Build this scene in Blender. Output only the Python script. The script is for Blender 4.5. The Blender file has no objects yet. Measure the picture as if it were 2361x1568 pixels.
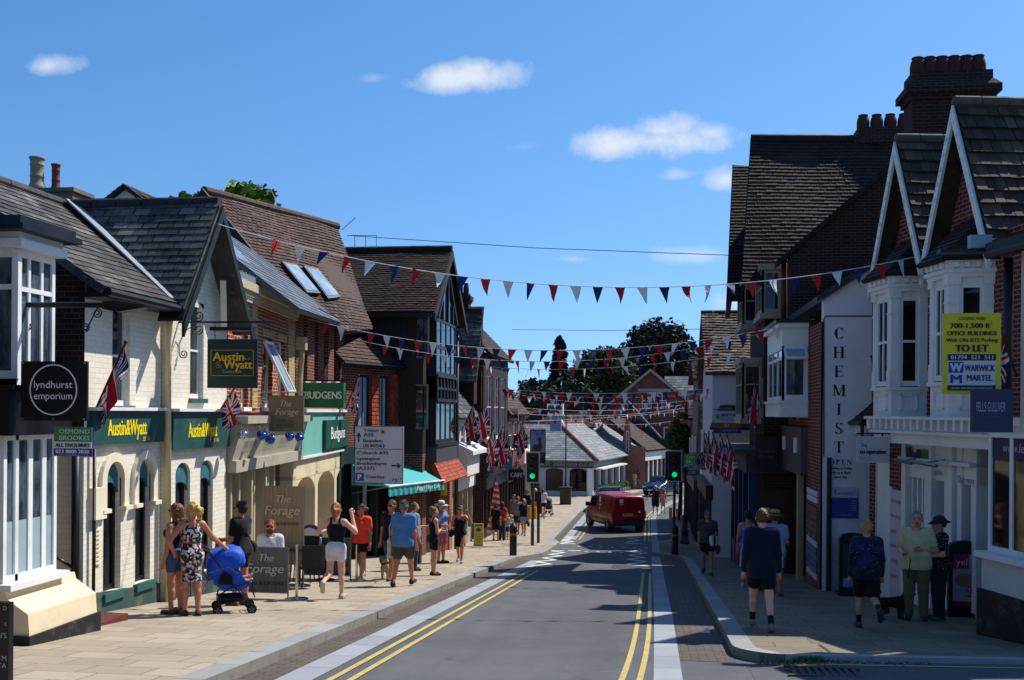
import bpy, bmesh, math, random
import numpy as np
from mathutils import Vector, Matrix
rnd = random.Random(11)
sc = bpy.context.scene
col = sc.collection
V = Vector
# ------------------------------------------------------------------ site survey helpers
# street runs along +Y, camera eye at (0,0,1.66); pixel numbers are on a 2361 x 1568 sheet
F, HZ, PX = 2400.0, 950.0, 1180.0
TH = math.atan(320/2400); CT, ST = math.cos(TH), math.sin(TH)
RO = math.radians(.4)
EYE = V((0, 0, 1.66))
def ray(x, y):
    dx, dy = x-PX, y-HZ
    ux = dx*math.cos(RO)+dy*math.sin(RO); uy = -dx*math.sin(RO)+dy*math.cos(RO)
    a, b = ux/F, -uy/F
    return V((a*CT-ST, a*ST+CT, b))
def at(x, y, d): return EYE+ray(x, y)*d
def onX(x, y, X): r = ray(x, y); return EYE+r*(X/r.x)
def onY(x, y, Y): r = ray(x, y); return EYE+r*(Y/r.y)
def g(Y):
    k = Y-41
    rise = 0 if k < -6 else (.0636*(k+6)**2/24 if k < 6 else .0636*k)
    return -.09*Y+rise
def onG(x, y, h=.0):
    r = ray(x, y)
    for i in range(30, 4000):
        d = i*.05
        if 1.66+r.z*d < g(r.y*d)+h: return EYE+r*d
    return EYE+r*100
class Fr:
    """vertical plane: u along it, v up, w out of it"""
    def __init__(s, o, u=(0, 1)):
        s.o = V((o[0], o[1], o[2] if len(o) > 2 else 0)); s.u = V((u[0], u[1], 0)).normalized(); s.w = V((s.u.y, -s.u.x, 0)); s.z = V((0, 0, 1))
    def pt(s, u, v, w=0): return s.o+s.u*u+s.z*v+s.w*w
    def px(s, x, y):
        r = ray(x, y); d = (s.o-EYE).dot(s.w)/r.dot(s.w); q = EYE+r*d-s.o
        return q.dot(s.u), q.z
    def R(s, x0, y0, x1, y1):
        xm, ym = (x0+x1)/2, (y0+y1)/2
        a, b = s.px(x0, ym)[0], s.px(x1, ym)[0]
        return min(a, b), max(a, b), s.px(xm, y1)[1], s.px(xm, y0)[1]
def plane3(a, b, c): n = (b-a).cross(c-a).normalized(); return a, n
def rp(pl, x, y): r = ray(x, y); return EYE+r*((pl[0]-EYE).dot(pl[1])/r.dot(pl[1]))
# ------------------------------------------------------------------ objects
def L(h):
    h = h.lstrip('#'); o = []
    for i in (0, 2, 4):
        c = int(h[i:i+2], 16)/255; o.append(c/12.92 if c < .04045 else ((c+.055)/1.055)**2.4)
    return tuple(o)+(1,)
def tag(o, label=None, cat=None, group=None, kind=None):
    if label: o['label'] = label
    if cat: o['category'] = cat
    if group: o['group'] = group
    if kind: o['kind'] = kind
    return o
def thing(name, label, cat, loc=(0, 0, 0), group=None, rz=0):
    o = bpy.data.objects.new(name, None); col.objects.link(o); o.location = loc; o.rotation_euler = (0, 0, rz); o.empty_display_size = .2
    return tag(o, label, cat, group)
def rootloc(p):
    while p.parent: p = p.parent
    return p.location.copy()
def copy_tree(o, parent=None):
    c = o.copy(); col.objects.link(c)
    if parent: c.parent = parent
    for ch in list(o.children): copy_tree(ch, c)
    return c
class MB:
    def __init__(s): s.v = []; s.f = []; s.t = []; s.mi = []; s.cm = 0; s.tone = .5
    def add(s, vs, fs, tone=None):
        n = len(s.v); s.v += [tuple(q) for q in vs]
        for f in fs: s.f.append(tuple(i+n for i in f)); s.t.append(s.tone if tone is None else tone); s.mi.append(s.cm)
        return s
    def poly(s, pts, tone=None): return s.add(pts, [tuple(range(len(pts)))], tone)
    def hexa(s, c, tone=None): return s.add(c, [(0, 3, 2, 1), (4, 5, 6, 7), (0, 1, 5, 4), (1, 2, 6, 5), (2, 3, 7, 6), (3, 0, 4, 7)], tone)
    def box(s, x0, x1, y0, y1, z0, z1, tone=None):
        return s.hexa([(x0, y0, z0), (x1, y0, z0), (x1, y1, z0), (x0, y1, z0), (x0, y0, z1), (x1, y0, z1), (x1, y1, z1), (x0, y1, z1)], tone)
    def fbox(s, F_, u0, u1, v0, v1, w0, w1, tone=None):
        P = F_.pt
        return s.hexa([P(u0, v0, w1), P(u1, v0, w1), P(u1, v0, w0), P(u0, v0, w0), P(u0, v1, w1), P(u1, v1, w1), P(u1, v1, w0), P(u0, v1, w0)], tone)
    def prism(s, pts, vec, tone=None):
        pts = [V(p) for p in pts]; vec = V(vec); n = len(pts)
        return s.add(pts+[p+vec for p in pts], [tuple(range(n))[::-1], tuple(range(n, 2*n))]+[(i, (i+1) % n, n+(i+1) % n, n+i) for i in range(n)], tone)
    def fpoly(s, F_, uv, w0, w1, tone=None):
        return s.prism([F_.pt(u, v, w0) for u, v in uv], F_.w*(w1-w0), tone)
    def bar(s, a, b, wx, wz, tone=None):
        a, b = V(a), V(b); d = (b-a).normalized(); x = d.cross(V((0, 0, 1)))
        if x.length < 1e-3: x = V((1, 0, 0))
        x.normalize(); z = x.cross(d); x = x*wx/2; z = z*wz/2
        return s.hexa([a-x-z, a+x-z, b+x-z, b-x-z, a-x+z, a+x+z, b+x+z, b-x+z], tone)
    def tube(s, pts, r, n=8, tone=None, caps=True):
        pts = [V(p) for p in pts]; rs = r if isinstance(r, (list, tuple)) else [r]*len(pts)
        up = V((0, 0, 1)); vs = []; fs = []
        x = None
        for i, p in enumerate(pts):
            d = (pts[min(i+1, len(pts)-1)]-pts[max(i-1, 0)]).normalized()
            if x is None:
                x = d.cross(up)
                if x.length < .05: x = d.cross(V((0, 1, 0)))
            else: x = x-d*x.dot(d)
            x.normalize(); y = d.cross(x)
            for k in range(n):
                a = 2*math.pi*k/n; vs.append(p+(x*math.cos(a)+y*math.sin(a))*rs[i])
        m = len(pts)
        for i in range(m-1):
            for k in range(n): fs.append((i*n+k, i*n+(k+1) % n, (i+1)*n+(k+1) % n, (i+1)*n+k))
        if caps: fs += [tuple(range(n))[::-1], tuple(range((m-1)*n, m*n))]
        return s.add(vs, fs, tone)
    def lathe(s, c, prof, n=16, axis=(0, 0, 1), tone=None):
        ax = V(axis).normalized(); x = ax.cross(V((0, 1, 0)));
        if x.length < .1: x = ax.cross(V((1, 0, 0)))
        x.normalize(); y = ax.cross(x); c = V(c); vs = []; fs = []
        for r, z in prof:
            for k in range(n): a = 2*math.pi*k/n; vs.append(c+ax*z+(x*math.cos(a)+y*math.sin(a))*max(r, 1e-4))
        for i in range(len(prof)-1):
            for k in range(n): fs.append((i*n+k, i*n+(k+1) % n, (i+1)*n+(k+1) % n, (i+1)*n+k))
        fs += [tuple(range(n))[::-1], tuple(range((len(prof)-1)*n, len(prof)*n))]
        return s.add(vs, fs, tone)
    def sphere(s, c, r, n=10, sx=1, sy=1, sz=1, tone=None):
        k = len(s.v); s.lathe((0, 0, 0), [(r*math.sin(math.pi*i/n), -r*math.cos(math.pi*i/n)) for i in range(n+1)], n+2, tone=tone)
        for i in range(k, len(s.v)): q = s.v[i]; s.v[i] = (c[0]+q[0]*sx, c[1]+q[1]*sy, c[2]+q[2]*sz)
        return s
    def build(s, name, mat, parent=None, smooth=False, origin=None, fix=True):
        me = bpy.data.meshes.new(name)
        off = rootloc(parent) if parent else V(origin if origin else (0, 0, 0))
        vs = np.array(s.v, dtype=float).reshape(-1, 3)
        me.from_pydata((vs-np.array(off)).tolist(), [], s.f)
        for m in (mat if isinstance(mat, (list, tuple)) else [mat]): me.materials.append(m)
        nf = len(me.polygons)
        if nf == len(s.f):
            me.polygons.foreach_set('material_index', s.mi)
            if any(abs(t-.5) > 1e-6 for t in s.t):
                at_ = me.attributes.new('tone', 'FLOAT', 'FACE'); at_.data.foreach_set('value', s.t)
        if smooth: me.polygons.foreach_set('use_smooth', [True]*nf)
        if fix and nf < 4000:
            b = bmesh.new(); b.from_mesh(me); bmesh.ops.recalc_face_normals(b, faces=b.faces); b.to_mesh(me); b.free()
        # metre UVs by dominant axis (world position)
        nl = len(me.loops); li = np.empty(nl, int); me.loops.foreach_get('vertex_index', li)
        nn = np.empty(nf*3); me.polygons.foreach_get('normal', nn); nn = np.abs(nn.reshape(-1, 3))
        lt = np.empty(nf, int); me.polygons.foreach_get('loop_total', lt)
        ax = np.repeat(np.where((nn[:, 2] > nn[:, 0]) & (nn[:, 2] > nn[:, 1]), 2, np.where(nn[:, 0] > nn[:, 1], 0, 1)), lt)
        P = vs[li]; uv = np.empty((nl, 2))
        uv[:, 0] = np.where(ax == 0, P[:, 1], P[:, 0]); uv[:, 1] = np.where(ax == 2, P[:, 1], P[:, 2])
        me.uv_layers.new(name='UVMap').data.foreach_set('uv', uv.ravel())
        o = bpy.data.objects.new(name, me); col.objects.link(o)
        if parent: o.parent = parent
        else: o.location = off
        return o
# ------------------------------------------------------------------ materials
MC = {}
def new_mat(name):
    m = bpy.data.materials.new(name); m.use_nodes = True; nt = m.node_tree; b = nt.nodes['Principled BSDF']
    return m, nt, b
def nd(nt, t, **k):
    n = nt.nodes.new('ShaderNode'+t)
    for a, v in k.items():
        if a in n.inputs.keys(): n.inputs[a].default_value = v
        else: setattr(n, a, v)
    return n
def lk(nt, a, b): nt.links.new(a, b)
def mixc(nt, f, a, b, mode='MIX'):
    n = nt.nodes.new('ShaderNodeMix'); n.data_type = 'RGBA'; n.blend_type = mode
    for s_, v in ((n.inputs[0], f), (n.inputs[6], a), (n.inputs[7], b)):
        if hasattr(v, 'links'): lk(nt, v, s_)
        else: s_.default_value = v
    return n.outputs[2]
def noise(nt, scale, vec=None, detail=4, rough=.6):
    n = nd(nt, 'TexNoise'); n.inputs['Scale'].default_value = scale; n.inputs['Detail'].default_value = detail; n.inputs['Roughness'].default_value = rough
    if vec is not None: lk(nt, vec, n.inputs['Vector'])
    return n.outputs[0]
def ramp(nt, f, lo, hi, a=0., b=1.):
    n = nd(nt, 'MapRange'); n.inputs[1].default_value = lo; n.inputs[2].default_value = hi; n.inputs[3].default_value = a; n.inputs[4].default_value = b
    lk(nt, f, n.inputs[0]); return n.outputs[0]
def sc3(c, k): return tuple(min(1, x*k) for x in c[:3])+(1,)
def bump(nt, b, h, st=.3, dist=.02):
    n = nd(nt, 'Bump'); n.inputs['Strength'].default_value = st; n.inputs['Distance'].default_value = dist
    lk(nt, h, n.inputs['Height']); lk(nt, n.outputs[0], b.inputs['Normal'])
def setup(b, rough, metal=0, spec=.4):
    b.inputs['Roughness'].default_value = rough; b.inputs['Metallic'].default_value = metal; b.inputs['Specular IOR Level'].default_value = spec
def M(name, c, rough=.55, var=.12, scale=2.5, bmp=.0, bsc=60, metal=0, spec=.4, dirt=None, dscale=1.3, damt=.5, emit=0):
    """painted / plain surface with uneven tone, optional dirt patches and surface bump"""
    if name in MC: return MC[name]
    m, nt, b = new_mat(name); setup(b, rough, metal, spec)
    c = L(c) if isinstance(c, str) else tuple(c)
    tc = nd(nt, 'TexCoord'); ob = tc.outputs['Object']
    n1 = noise(nt, scale, ob)
    base = mixc(nt, ramp(nt, n1, .3, .7), sc3(c, 1-var), sc3(c, 1+var))
    if dirt:
        n2 = noise(nt, dscale, ob, 7, .7)
        base = mixc(nt, ramp(nt, n2, .52, .75, 0, damt), base, L(dirt))
    lk(nt, base, b.inputs['Base Color'])
    rr = ramp(nt, n1, .3, .7, max(0, rough-.08), min(1, rough+.08)); lk(nt, rr, b.inputs['Roughness'])
    if bmp: bump(nt, b, noise(nt, bsc, ob, 3), bmp, .01)
    if emit: b.inputs['Emission Color'].default_value = c; b.inputs['Emission Strength'].default_value = emit
    MC[name] = m; return m
def brick(name, c1, c2, mort, bw=.225, bh=.075, ms=.008, offset=.5, rough=.85, stain='#1c1713', st=.35, bst=.5, big=1.2, src='UV', bevel=.1):
    if name in MC: return MC[name]
    m, nt, b = new_mat(name); setup(b, rough, 0, .25)
    tc = nd(nt, 'TexCoord'); uv = tc.outputs[src]
    bt = nd(nt, 'TexBrick'); bt.offset = offset; bt.inputs['Scale'].default_value = 1; bt.inputs['Mortar Size'].default_value = ms; bt.inputs['Mortar Smooth'].default_value = bevel
    bt.inputs['Brick Width'].default_value = bw; bt.inputs['Row Height'].default_value = bh; bt.inputs['Bias'].default_value = 0
    for k, c in (('Color1', c1), ('Color2', c2), ('Mortar', mort)): bt.inputs[k].default_value = L(c)
    # waver the joints a little
    nz = nd(nt, 'TexNoise'); nz.inputs['Scale'].default_value = 5; lk(nt, uv, nz.inputs['Vector'])
    va = nd(nt, 'VectorMath', operation='MULTIPLY_ADD'); lk(nt, nz.outputs['Color'], va.inputs[0]); va.inputs[1].default_value = (bh*.12,)*3; lk(nt, uv, va.inputs[2]); lk(nt, va.outputs[0], bt.inputs['Vector'])
    n1 = noise(nt, big, uv, 6, .65); n2 = noise(nt, 38, uv, 3); n4 = noise(nt, 2.6, uv, 8, .75)
    base = mixc(nt, ramp(nt, n2, .3, .7, 0, .35), bt.outputs['Color'], mixc(nt, .5, bt.outputs['Color'], L(stain)))
    base = mixc(nt, ramp(nt, n1, .48, .78, 0, st), base, L(stain)); base = mixc(nt, ramp(nt, n4, .56, .74, 0, st*.9), base, L(stain))
    lk(nt, base, b.inputs['Base Color'])
    ad = nd(nt, 'Math', operation='MULTIPLY_ADD'); lk(nt, n2, ad.inputs[0]); ad.inputs[1].default_value = .3
    inv = nd(nt, 'Math', operation='SUBTRACT'); inv.inputs[0].default_value = 1; lk(nt, bt.outputs['Fac'], inv.inputs[1]); lk(nt, inv.outputs[0], ad.inputs[2])
    bump(nt, b, ad.outputs[0], bst, .012)
    MC[name] = m; return m
def tile_mat(name, dark, mid, light, lich='#8d8a78', lam=.25, rough=.75, spec=.3):
    """roof coverings: each tile has its own tone attribute"""
    if name in MC: return MC[name]
    m, nt, b = new_mat(name); setup(b, rough, 0, spec)
    a = nd(nt, 'Attribute'); a.attribute_name = 'tone'
    cr = nd(nt, 'ValToRGB'); lk(nt, a.outputs['Fac'], cr.inputs[0]); e = cr.color_ramp.elements
    e[0].color = L(dark); e[1].color = L(light); x = e.new(.55); x.color = L(mid)
    tc = nd(nt, 'TexCoord'); ob = tc.outputs['Object']
    n1 = noise(nt, 1.1, ob, 7, .7); n2 = noise(nt, 22, ob, 4); n6 = noise(nt, 8, ob, 6, .75)
    base = mixc(nt, ramp(nt, n1, .5, .72, 0, lam), cr.outputs[0], L(lich))
    base = mixc(nt, ramp(nt, n2, .35, .7, 0, .45), base, mixc(nt, .6, base, (0.01, .01, .01, 1)))
    if lam > .2: base = mixc(nt, ramp(nt, n6, .6, .72, 0, lam*1.3), base, L(lich))
    lk(nt, base, b.inputs['Base Color']); bump(nt, b, n2, .35, .01)
    MC[name] = m; return m
def glass(name='window_glass', c='#1b2228', rough=.04, c2='#3a444c', scale=1.6, sp=.8):
    if name in MC: return MC[name]
    m, nt, b = new_mat(name); setup(b, rough, 0, sp)
    ob = nd(nt, 'TexCoord').outputs['Object']
    mp = nd(nt, 'Mapping'); mp.inputs['Scale'].default_value = (2.5, 2.5, .7); lk(nt, ob, mp.inputs[0])
    n = noise(nt, scale, mp.outputs[0], 5, .7)
    lk(nt, mixc(nt, ramp(nt, n, .42, .66), L(c), L(c2)), b.inputs['Base Color'])
    wv = noise(nt, 1.2, ob, 2); bump(nt, b, wv, .03, .05)
    MC[name] = m; return m
def vcol_mat(name, rough=.8):
    if name in MC: return MC[name]
    m, nt, b = new_mat(name); setup(b, rough, 0, .2)
    a = nd(nt, 'Attribute'); a.attribute_name = 'dye'
    n = noise(nt, 6, nd(nt, 'TexCoord').outputs['Object'], 4)
    lk(nt, mixc(nt, ramp(nt, n, .3, .7, 0, .12), a.outputs['Color'], (.02, .02, .02, 1)), b.inputs['Base Color'])
    MC[name] = m; return m
# ------------------------------------------------------------------ roof coverings, windows, walls
def clip2(poly, q):
    """clip convex polygon q (2d) by convex polygon poly (ccw)"""
    out = q
    for i in range(len(poly)):
        a, b = poly[i], poly[(i+1) % len(poly)]; ex, ey = b[0]-a[0], b[1]-a[1]; inp = out; out = []
        if not inp: return []
        for j in range(len(inp)):
            p, n = inp[j], inp[(j+1) % len(inp)]
            sp = ex*(p[1]-a[1])-ey*(p[0]-a[0]); sn = ex*(n[1]-a[1])-ey*(n[0]-a[0])
            if sp >= 0: out.append(p)
            if (sp >= 0) != (sn >= 0):
                t = sp/(sp-sn); out.append((p[0]+(n[0]-p[0])*t, p[1]+(n[1]-p[1])*t))
    return out
def roof(pts, name, mat, parent, gauge=.2, tw=.3, th=.02, slab=.1, jit=.3, wav=0, rs=None, tlo=0, thi=1):
    """tiled plane: pts coplanar convex; laid in staggered courses parallel to the horizontal"""
    r = rs or rnd
    pts = [V(p) for p in pts]; n = V((0, 0, 0))
    for i in range(len(pts)): n += pts[i].cross(pts[(i+1) % len(pts)])
    n.normalize()
    if n.z < 0: pts = pts[::-1]; n = -n
    s_ = V((0, 0, 1)).cross(n).normalized(); t_ = n.cross(s_).normalized()   # s along eaves, t up the slope
    o = min(pts, key=lambda p: p.z)
    p2 = [((p-o).dot(s_), (p-o).dot(t_)) for p in pts]
    area = sum(p2[i][0]*p2[(i+1) % len(p2)][1]-p2[(i+1) % len(p2)][0]*p2[i][1] for i in range(len(p2)))
    if area < 0: p2 = p2[::-1]
    smin, smax = min(p[0] for p in p2), max(p[0] for p in p2); tmax = max(p[1] for p in p2)
    mb = MB(); k = 0; t = 0.
    while t < tmax:
        sh = (k % 2)*tw/2+r.uniform(-.03, .03)*tw; s0 = smin-tw+sh; off = r.uniform(-.4, .4)*gauge*.1
        while s0 < smax:
            w = tw*r.uniform(.94, 1.0); dz = r.uniform(0, jit)*th; dt = r.uniform(-.08, .08)*gauge*jit
            tn = min(1, max(0, tlo+(thi-tlo)*r.betavariate(2, 2.6)))
            q = clip2(p2, [(s0, t+off+dt), (s0+w, t+off+dt*.5), (s0+w, t+gauge*1.12), (s0, t+gauge*1.12)])
            if len(q) > 2:
                wv = wav*(math.sin(s0*1.9+t*.7)+math.sin(s0*.8-t*1.3))
                top = []; 
                for a, b in q:
                    hgt = (th+dz)*(1-min(1, max(0, (b-t)/(gauge*1.12)))*.9)+.004
                    top.append(o+s_*a+t_*b+n*(hgt+wv))
                mb.poly(top, tn)
                lo = [i for i in range(len(q)) if q[i][1] < t+gauge*.3]
                if len(lo) >= 2:
                    i0, i1 = lo[0], lo[-1]
                    if i1-i0 > 1 and len(lo) == 2: i0, i1 = i1, i0
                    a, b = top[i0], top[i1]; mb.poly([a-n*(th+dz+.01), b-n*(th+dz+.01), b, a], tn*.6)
            s0 += tw*1.02
        t += gauge; k += 1
    mb.tone = .3
    mb.prism([p-n*.002 for p in pts], -n*slab)
    return mb.build(name, mat, parent, fix=False)
def ridge(pts, mat, parent, r=.12, seg=.45, name='ridge_tiles'):
    mb = MB(); pts = [V(p) for p in pts]
    for a, b in zip(pts, pts[1:]):
        n = max(1, int((b-a).length/seg))
        for i in range(n):
            p, q = a.lerp(b, i/n), a.lerp(b, (i+.96)/n); mb.tube([p, q], [r*rnd.uniform(.95, 1), r*rnd.uniform(.98, 1.06)], 10, tone=rnd.uniform(.1, .9))
    return mb.build(name, mat, parent)
def wall(mb, F_, u0, u1, v0, v1, ops=(), rev=.16, top=None):
    """front skin with openings and reveals; top = extra gable polygon [(u,v)...] above v1"""
    us = sorted({u0, u1}|{min(max(x, u0), u1) for o in ops for x in o[:2]}); vs = sorted({v0, v1}|{min(max(x, v0), v1) for o in ops for x in o[2:4]})
    for i in range(len(us)-1):
        for j in range(len(vs)-1):
            cu, cv = (us[i]+us[i+1])/2, (vs[j]+vs[j+1])/2
            if any(o[0] < cu < o[1] and o[2] < cv < o[3] for o in ops): continue
            mb.poly([F_.pt(us[i], vs[j]), F_.pt(us[i+1], vs[j]), F_.pt(us[i+1], vs[j+1]), F_.pt(us[i], vs[j+1])])
    for a, b, c, d in [o[:4] for o in ops]:
        for q in (((a, c), (a, d)), ((b, d), (b, c)), ((a, d), (b, d)), ((b, c), (a, c))):
            (ua, va), (ub, vb) = q; mb.poly([F_.pt(ua, va), F_.pt(ub, vb), F_.pt(ub, vb, -rev), F_.pt(ua, va, -rev)])
    if top: mb.poly([F_.pt(u, v) for u, v in top])
def win(F_, o, parent, nu=1, nv=2, fw=.05, fm=None, gm=None, rec=.1, us=None, vs=None, sill=None, sm=None, bar=.03, name='window'):
    a, b, c, d = o[:4]; mb = MB(); w0, w1 = -rec-.025, -rec+.03
    mb.fbox(F_, a, a+fw, c, d, w0, w1); mb.fbox(F_, b-fw, b, c, d, w0, w1); mb.fbox(F_, a+fw, b-fw, c, c+fw*1.3, w0, w1); mb.fbox(F_, a+fw, b-fw, d-fw, d, w0, w1)
    ul = us if us else [i/nu for i in range(1, nu)]; vl = vs if vs else [j/nv for j in range(1, nv)]
    for t in ul: x = a+(b-a)*t; mb.fbox(F_, x-bar/2, x+bar/2, c+fw*1.3, d-fw, w0+.004, w1-.008)
    for t in vl: y = c+(d-c)*t; mb.fbox(F_, a+fw, b-fw, y-bar*.6, y+bar*.6, w0+.002, w1-.004)
    ob = mb.build(name, fm or MC['white_paint'], parent)
    MB().poly([F_.pt(a+fw*.6, c+fw*.6, -rec), F_.pt(b-fw*.6, c+fw*.6, -rec), F_.pt(b-fw*.6, d-fw*.6, -rec), F_.pt(a+fw*.6, d-fw*.6, -rec)]).build('pane', gm or MC['window_glass'], ob)
    if sill: MB().fbox(F_, a-.05, b+.05, c-sill, c-.003, -rec, .07).build('sill', sm or fm or MC['white_paint'], ob)
    return ob
# ------------------------------------------------------------------ lettering
FC = {}
def glyphs(txt):
    if txt in FC: return FC[txt]
    cu = bpy.data.curves.new('lettering', 'FONT'); cu.body = txt; cu.resolution_u = 3; cu.size = 1
    ob = bpy.data.objects.new('lettering', cu); col.objects.link(ob); bpy.context.view_layer.update()
    me = bpy.data.meshes.new_from_object(ob.evaluated_get(bpy.context.evaluated_depsgraph_get()))
    vs = [tuple(v.co) for v in me.vertices]; fs = [tuple(p.vertices) for p in me.polygons]
    bpy.data.objects.remove(ob); bpy.data.curves.remove(cu); bpy.data.meshes.remove(me)
    FC[txt] = (vs, fs); return FC[txt]
def text(mb, txt, F_, u, v, h, w=None, out=.012, align='L', slant=0, bold=0, maxw=None):
    """add flat letters to mb: baseline (u,v), cap height h, optional total width w"""
    vs, fs = glyphs(txt)
    if not vs: return
    k = h/.69; x0, x1 = min(q[0] for q in vs), max(q[0] for q in vs); kx = k
    if w: kx = w/(x1-x0)
    if maxw and (x1-x0)*kx > maxw: kx = maxw/(x1-x0)
    W = (x1-x0)*kx; sh = {'L': 0, 'C': -W/2, 'R': -W}[align]
    for du, dw in ([(0, 0)] if not bold else [(-bold, 0), (bold, .0004), (0, .0008)]):
        mb.add([F_.pt(u+sh+(q[0]-x0)*kx+slant*q[1]*k+du, v+q[1]*k, out+dw) for q in vs], fs)
def ellipse(F_, u, v, ru, rv, n=28): return [(u+ru*math.cos(2*math.pi*i/n), v+rv*math.sin(2*math.pi*i/n)) for i in range(n)]
def ring(mb, F_, u, v, r0, r1, w0, w1, n=40):
    for i in range(n):
        a, b = 2*math.pi*i/n, 2*math.pi*(i+1)/n
        mb.fpoly(F_, [(u+r0*math.cos(a), v+r0*math.sin(a)), (u+r1*math.cos(a), v+r1*math.sin(a)), (u+r1*math.cos(b), v+r1*math.sin(b)), (u+r0*math.cos(b), v+r0*math.sin(b))], w0, w1)
# ------------------------------------------------------------------ blended solids (bodies, cloth, animals)
def surface(prims, h, cuts=()):
    """smooth union of tapered capsules / ellipsoids -> one continuous quad surface"""
    lo = np.full(3, 1e9); hi = -lo
    bb = []
    for p in prims:
        if p[0] == 'c':
            a, b, ra, rb = np.array(p[1], float), np.array(p[2], float), p[3], p[4]; r = max(ra, rb); l, u = np.minimum(a, b)-r, np.maximum(a, b)+r
        else:
            c, r = np.array(p[1], float), np.array(p[2], float); l, u = c-r, c+r
        bb.append((l, u)); lo = np.minimum(lo, l); hi = np.maximum(hi, u)
    lo -= 2.5*h; hi += 2.5*h; n = np.ceil((hi-lo)/h).astype(int)+1
    ax = [lo[i]+h*np.arange(n[i]) for i in range(3)]
    D = np.full(tuple(n), 1.0)
    for p, (l, u) in zip(prims, bb):
        k = p[5] if p[0] == 'c' else p[3]; m = k*1.2+2.5*h
        i0 = np.maximum(0, ((l-m-lo)/h).astype(int)); i1 = np.minimum(n, ((u+m-lo)/h).astype(int)+2)
        sl = tuple(slice(i0[i], i1[i]) for i in range(3))
        X, Y, Z = np.meshgrid(ax[0][sl[0]], ax[1][sl[1]], ax[2][sl[2]], indexing='ij')
        if p[0] == 'c':
            a, b, ra, rb = np.array(p[1], float), np.array(p[2], float), p[3], p[4]; ab = b-a; dd = max(1e-9, ab@ab)
            t = np.clip(((X-a[0])*ab[0]+(Y-a[1])*ab[1]+(Z-a[2])*ab[2])/dd, 0, 1)
            d = np.sqrt((X-a[0]-t*ab[0])**2+(Y-a[1]-t*ab[1])**2+(Z-a[2]-t*ab[2])**2)-(ra+t*(rb-ra))
        else:
            c, r = p[1], p[2]
            qx, qy, qz = (X-c[0])/r[0], (Y-c[1])/r[1], (Z-c[2])/r[2]
            k0 = np.sqrt(qx*qx+qy*qy+qz*qz)+1e-9; k1 = np.sqrt((qx/r[0])**2+(qy/r[1])**2+(qz/r[2])**2)+1e-9; d = k0*(k0-1)/k1
        o = D[sl]
        if k < 0: D[sl] = np.maximum(o, -d)
        else:
            hh = np.maximum(k-np.abs(o-d), 0)/max(k, 1e-6); D[sl] = np.minimum(o, d)-hh*hh*k*.25
    if cuts:
        X, Y, Z = np.meshgrid(*ax, indexing='ij')
        for c in cuts: D = np.maximum(D, c(X, Y, Z))
    D[0], D[-1] = 1, 1; D[:, 0], D[:, -1] = 1, 1; D[:, :, 0], D[:, :, -1] = 1, 1
    D[D == 0] = 1e-6
    ins = D < 0; cs = tuple(n-1)
    cnt = np.zeros(cs); acc = np.zeros(cs+(3,))
    offs = [(i, j, k) for i in (0, 1) for j in (0, 1) for k in (0, 1)]
    def sub(A, o): return A[o[0]:o[0]+cs[0], o[1]:o[1]+cs[1], o[2]:o[2]+cs[2]]
    for o in offs:
        for a in range(3):
            if o[a] == 0:
                q = list(o); q[a] = 1; A, B = sub(D, o), sub(D, q); mk = (A < 0) != (B < 0)
                t = np.where(mk, A/np.where(mk, A-B, 1), 0); cnt += mk
                for c in range(3): acc[..., c] += mk*(o[c]+(t if c == a else 0))
    act = cnt > 0; idx = np.full(cs, -1); idx[act] = np.arange(act.sum())
    base = np.argwhere(act); ver = lo+h*(base+acc[act]/cnt[act][:, None])
    faces = []
    for a in range(3):
        b, c = (a+1) % 3, (a+2) % 3
        s0 = [slice(None)]*3; s1 = [slice(None)]*3; s0[a] = slice(0, -1); s1[a] = slice(1, None)
        A, B = ins[tuple(s0)], ins[tuple(s1)]; e = np.argwhere(A != B); fl = A[tuple(e.T)]
        def cell(db, dc): q = e.copy(); q[:, b] -= db; q[:, c] -= dc; return idx[tuple(q.T)]
        q = np.stack([cell(0, 0), cell(1, 0), cell(1, 1), cell(0, 1)], 1)
        q[~fl] = q[~fl][:, ::-1]; faces.append(q)
    return ver, np.concatenate(faces)
def add_surface(mb, prims, h, cuts=(), tonef=None):
    v, f = surface(prims, h, cuts); n = len(mb.v); mb.v += [tuple(q) for q in v]
    fl = (f+n).tolist(); mb.f += [tuple(q) for q in fl]
    if tonef is not None:
        ctr = v[f].mean(1); mb.t += [float(x) for x in tonef(ctr)]
    else: mb.t += [mb.tone]*len(fl)
    mb.mi += [mb.cm]*len(fl); return mb
# ================================================================== camera, light, sky
cam = bpy.data.cameras.new('camera'); co = bpy.data.objects.new('camera', cam); col.objects.link(co); sc.camera = co
cam.sensor_width = 36; cam.lens = 36*F/2361; cam.shift_x = (1180.5-PX)/2361; cam.shift_y = (HZ-784)/2361; cam.clip_start = .1; cam.clip_end = 3000
co.location = EYE
co.matrix_world = Matrix.Translation(EYE) @ Matrix.Rotation(TH, 4, 'Z') @ Matrix.Rotation(math.pi/2, 4, 'X') @ Matrix.Rotation(RO, 4, 'Z')
SUN_EL, SUN_AZ = math.radians(51.5), math.radians(48.5)      # azimuth measured from +Y towards +X
sd = V((math.sin(SUN_AZ)*math.cos(SUN_EL), math.cos(SUN_AZ)*math.cos(SUN_EL), math.sin(SUN_EL)))
sl = bpy.data.lights.new('sun', 'SUN'); sl.energy = 4.6; sl.angle = math.radians(.53); sl.color = (1, .945, .86)
so = bpy.data.objects.new('sun', sl); col.objects.link(so); so.rotation_euler = (-sd).to_track_quat('-Z', 'Y').to_euler(); so.location = (30, 20, 60)
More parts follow.
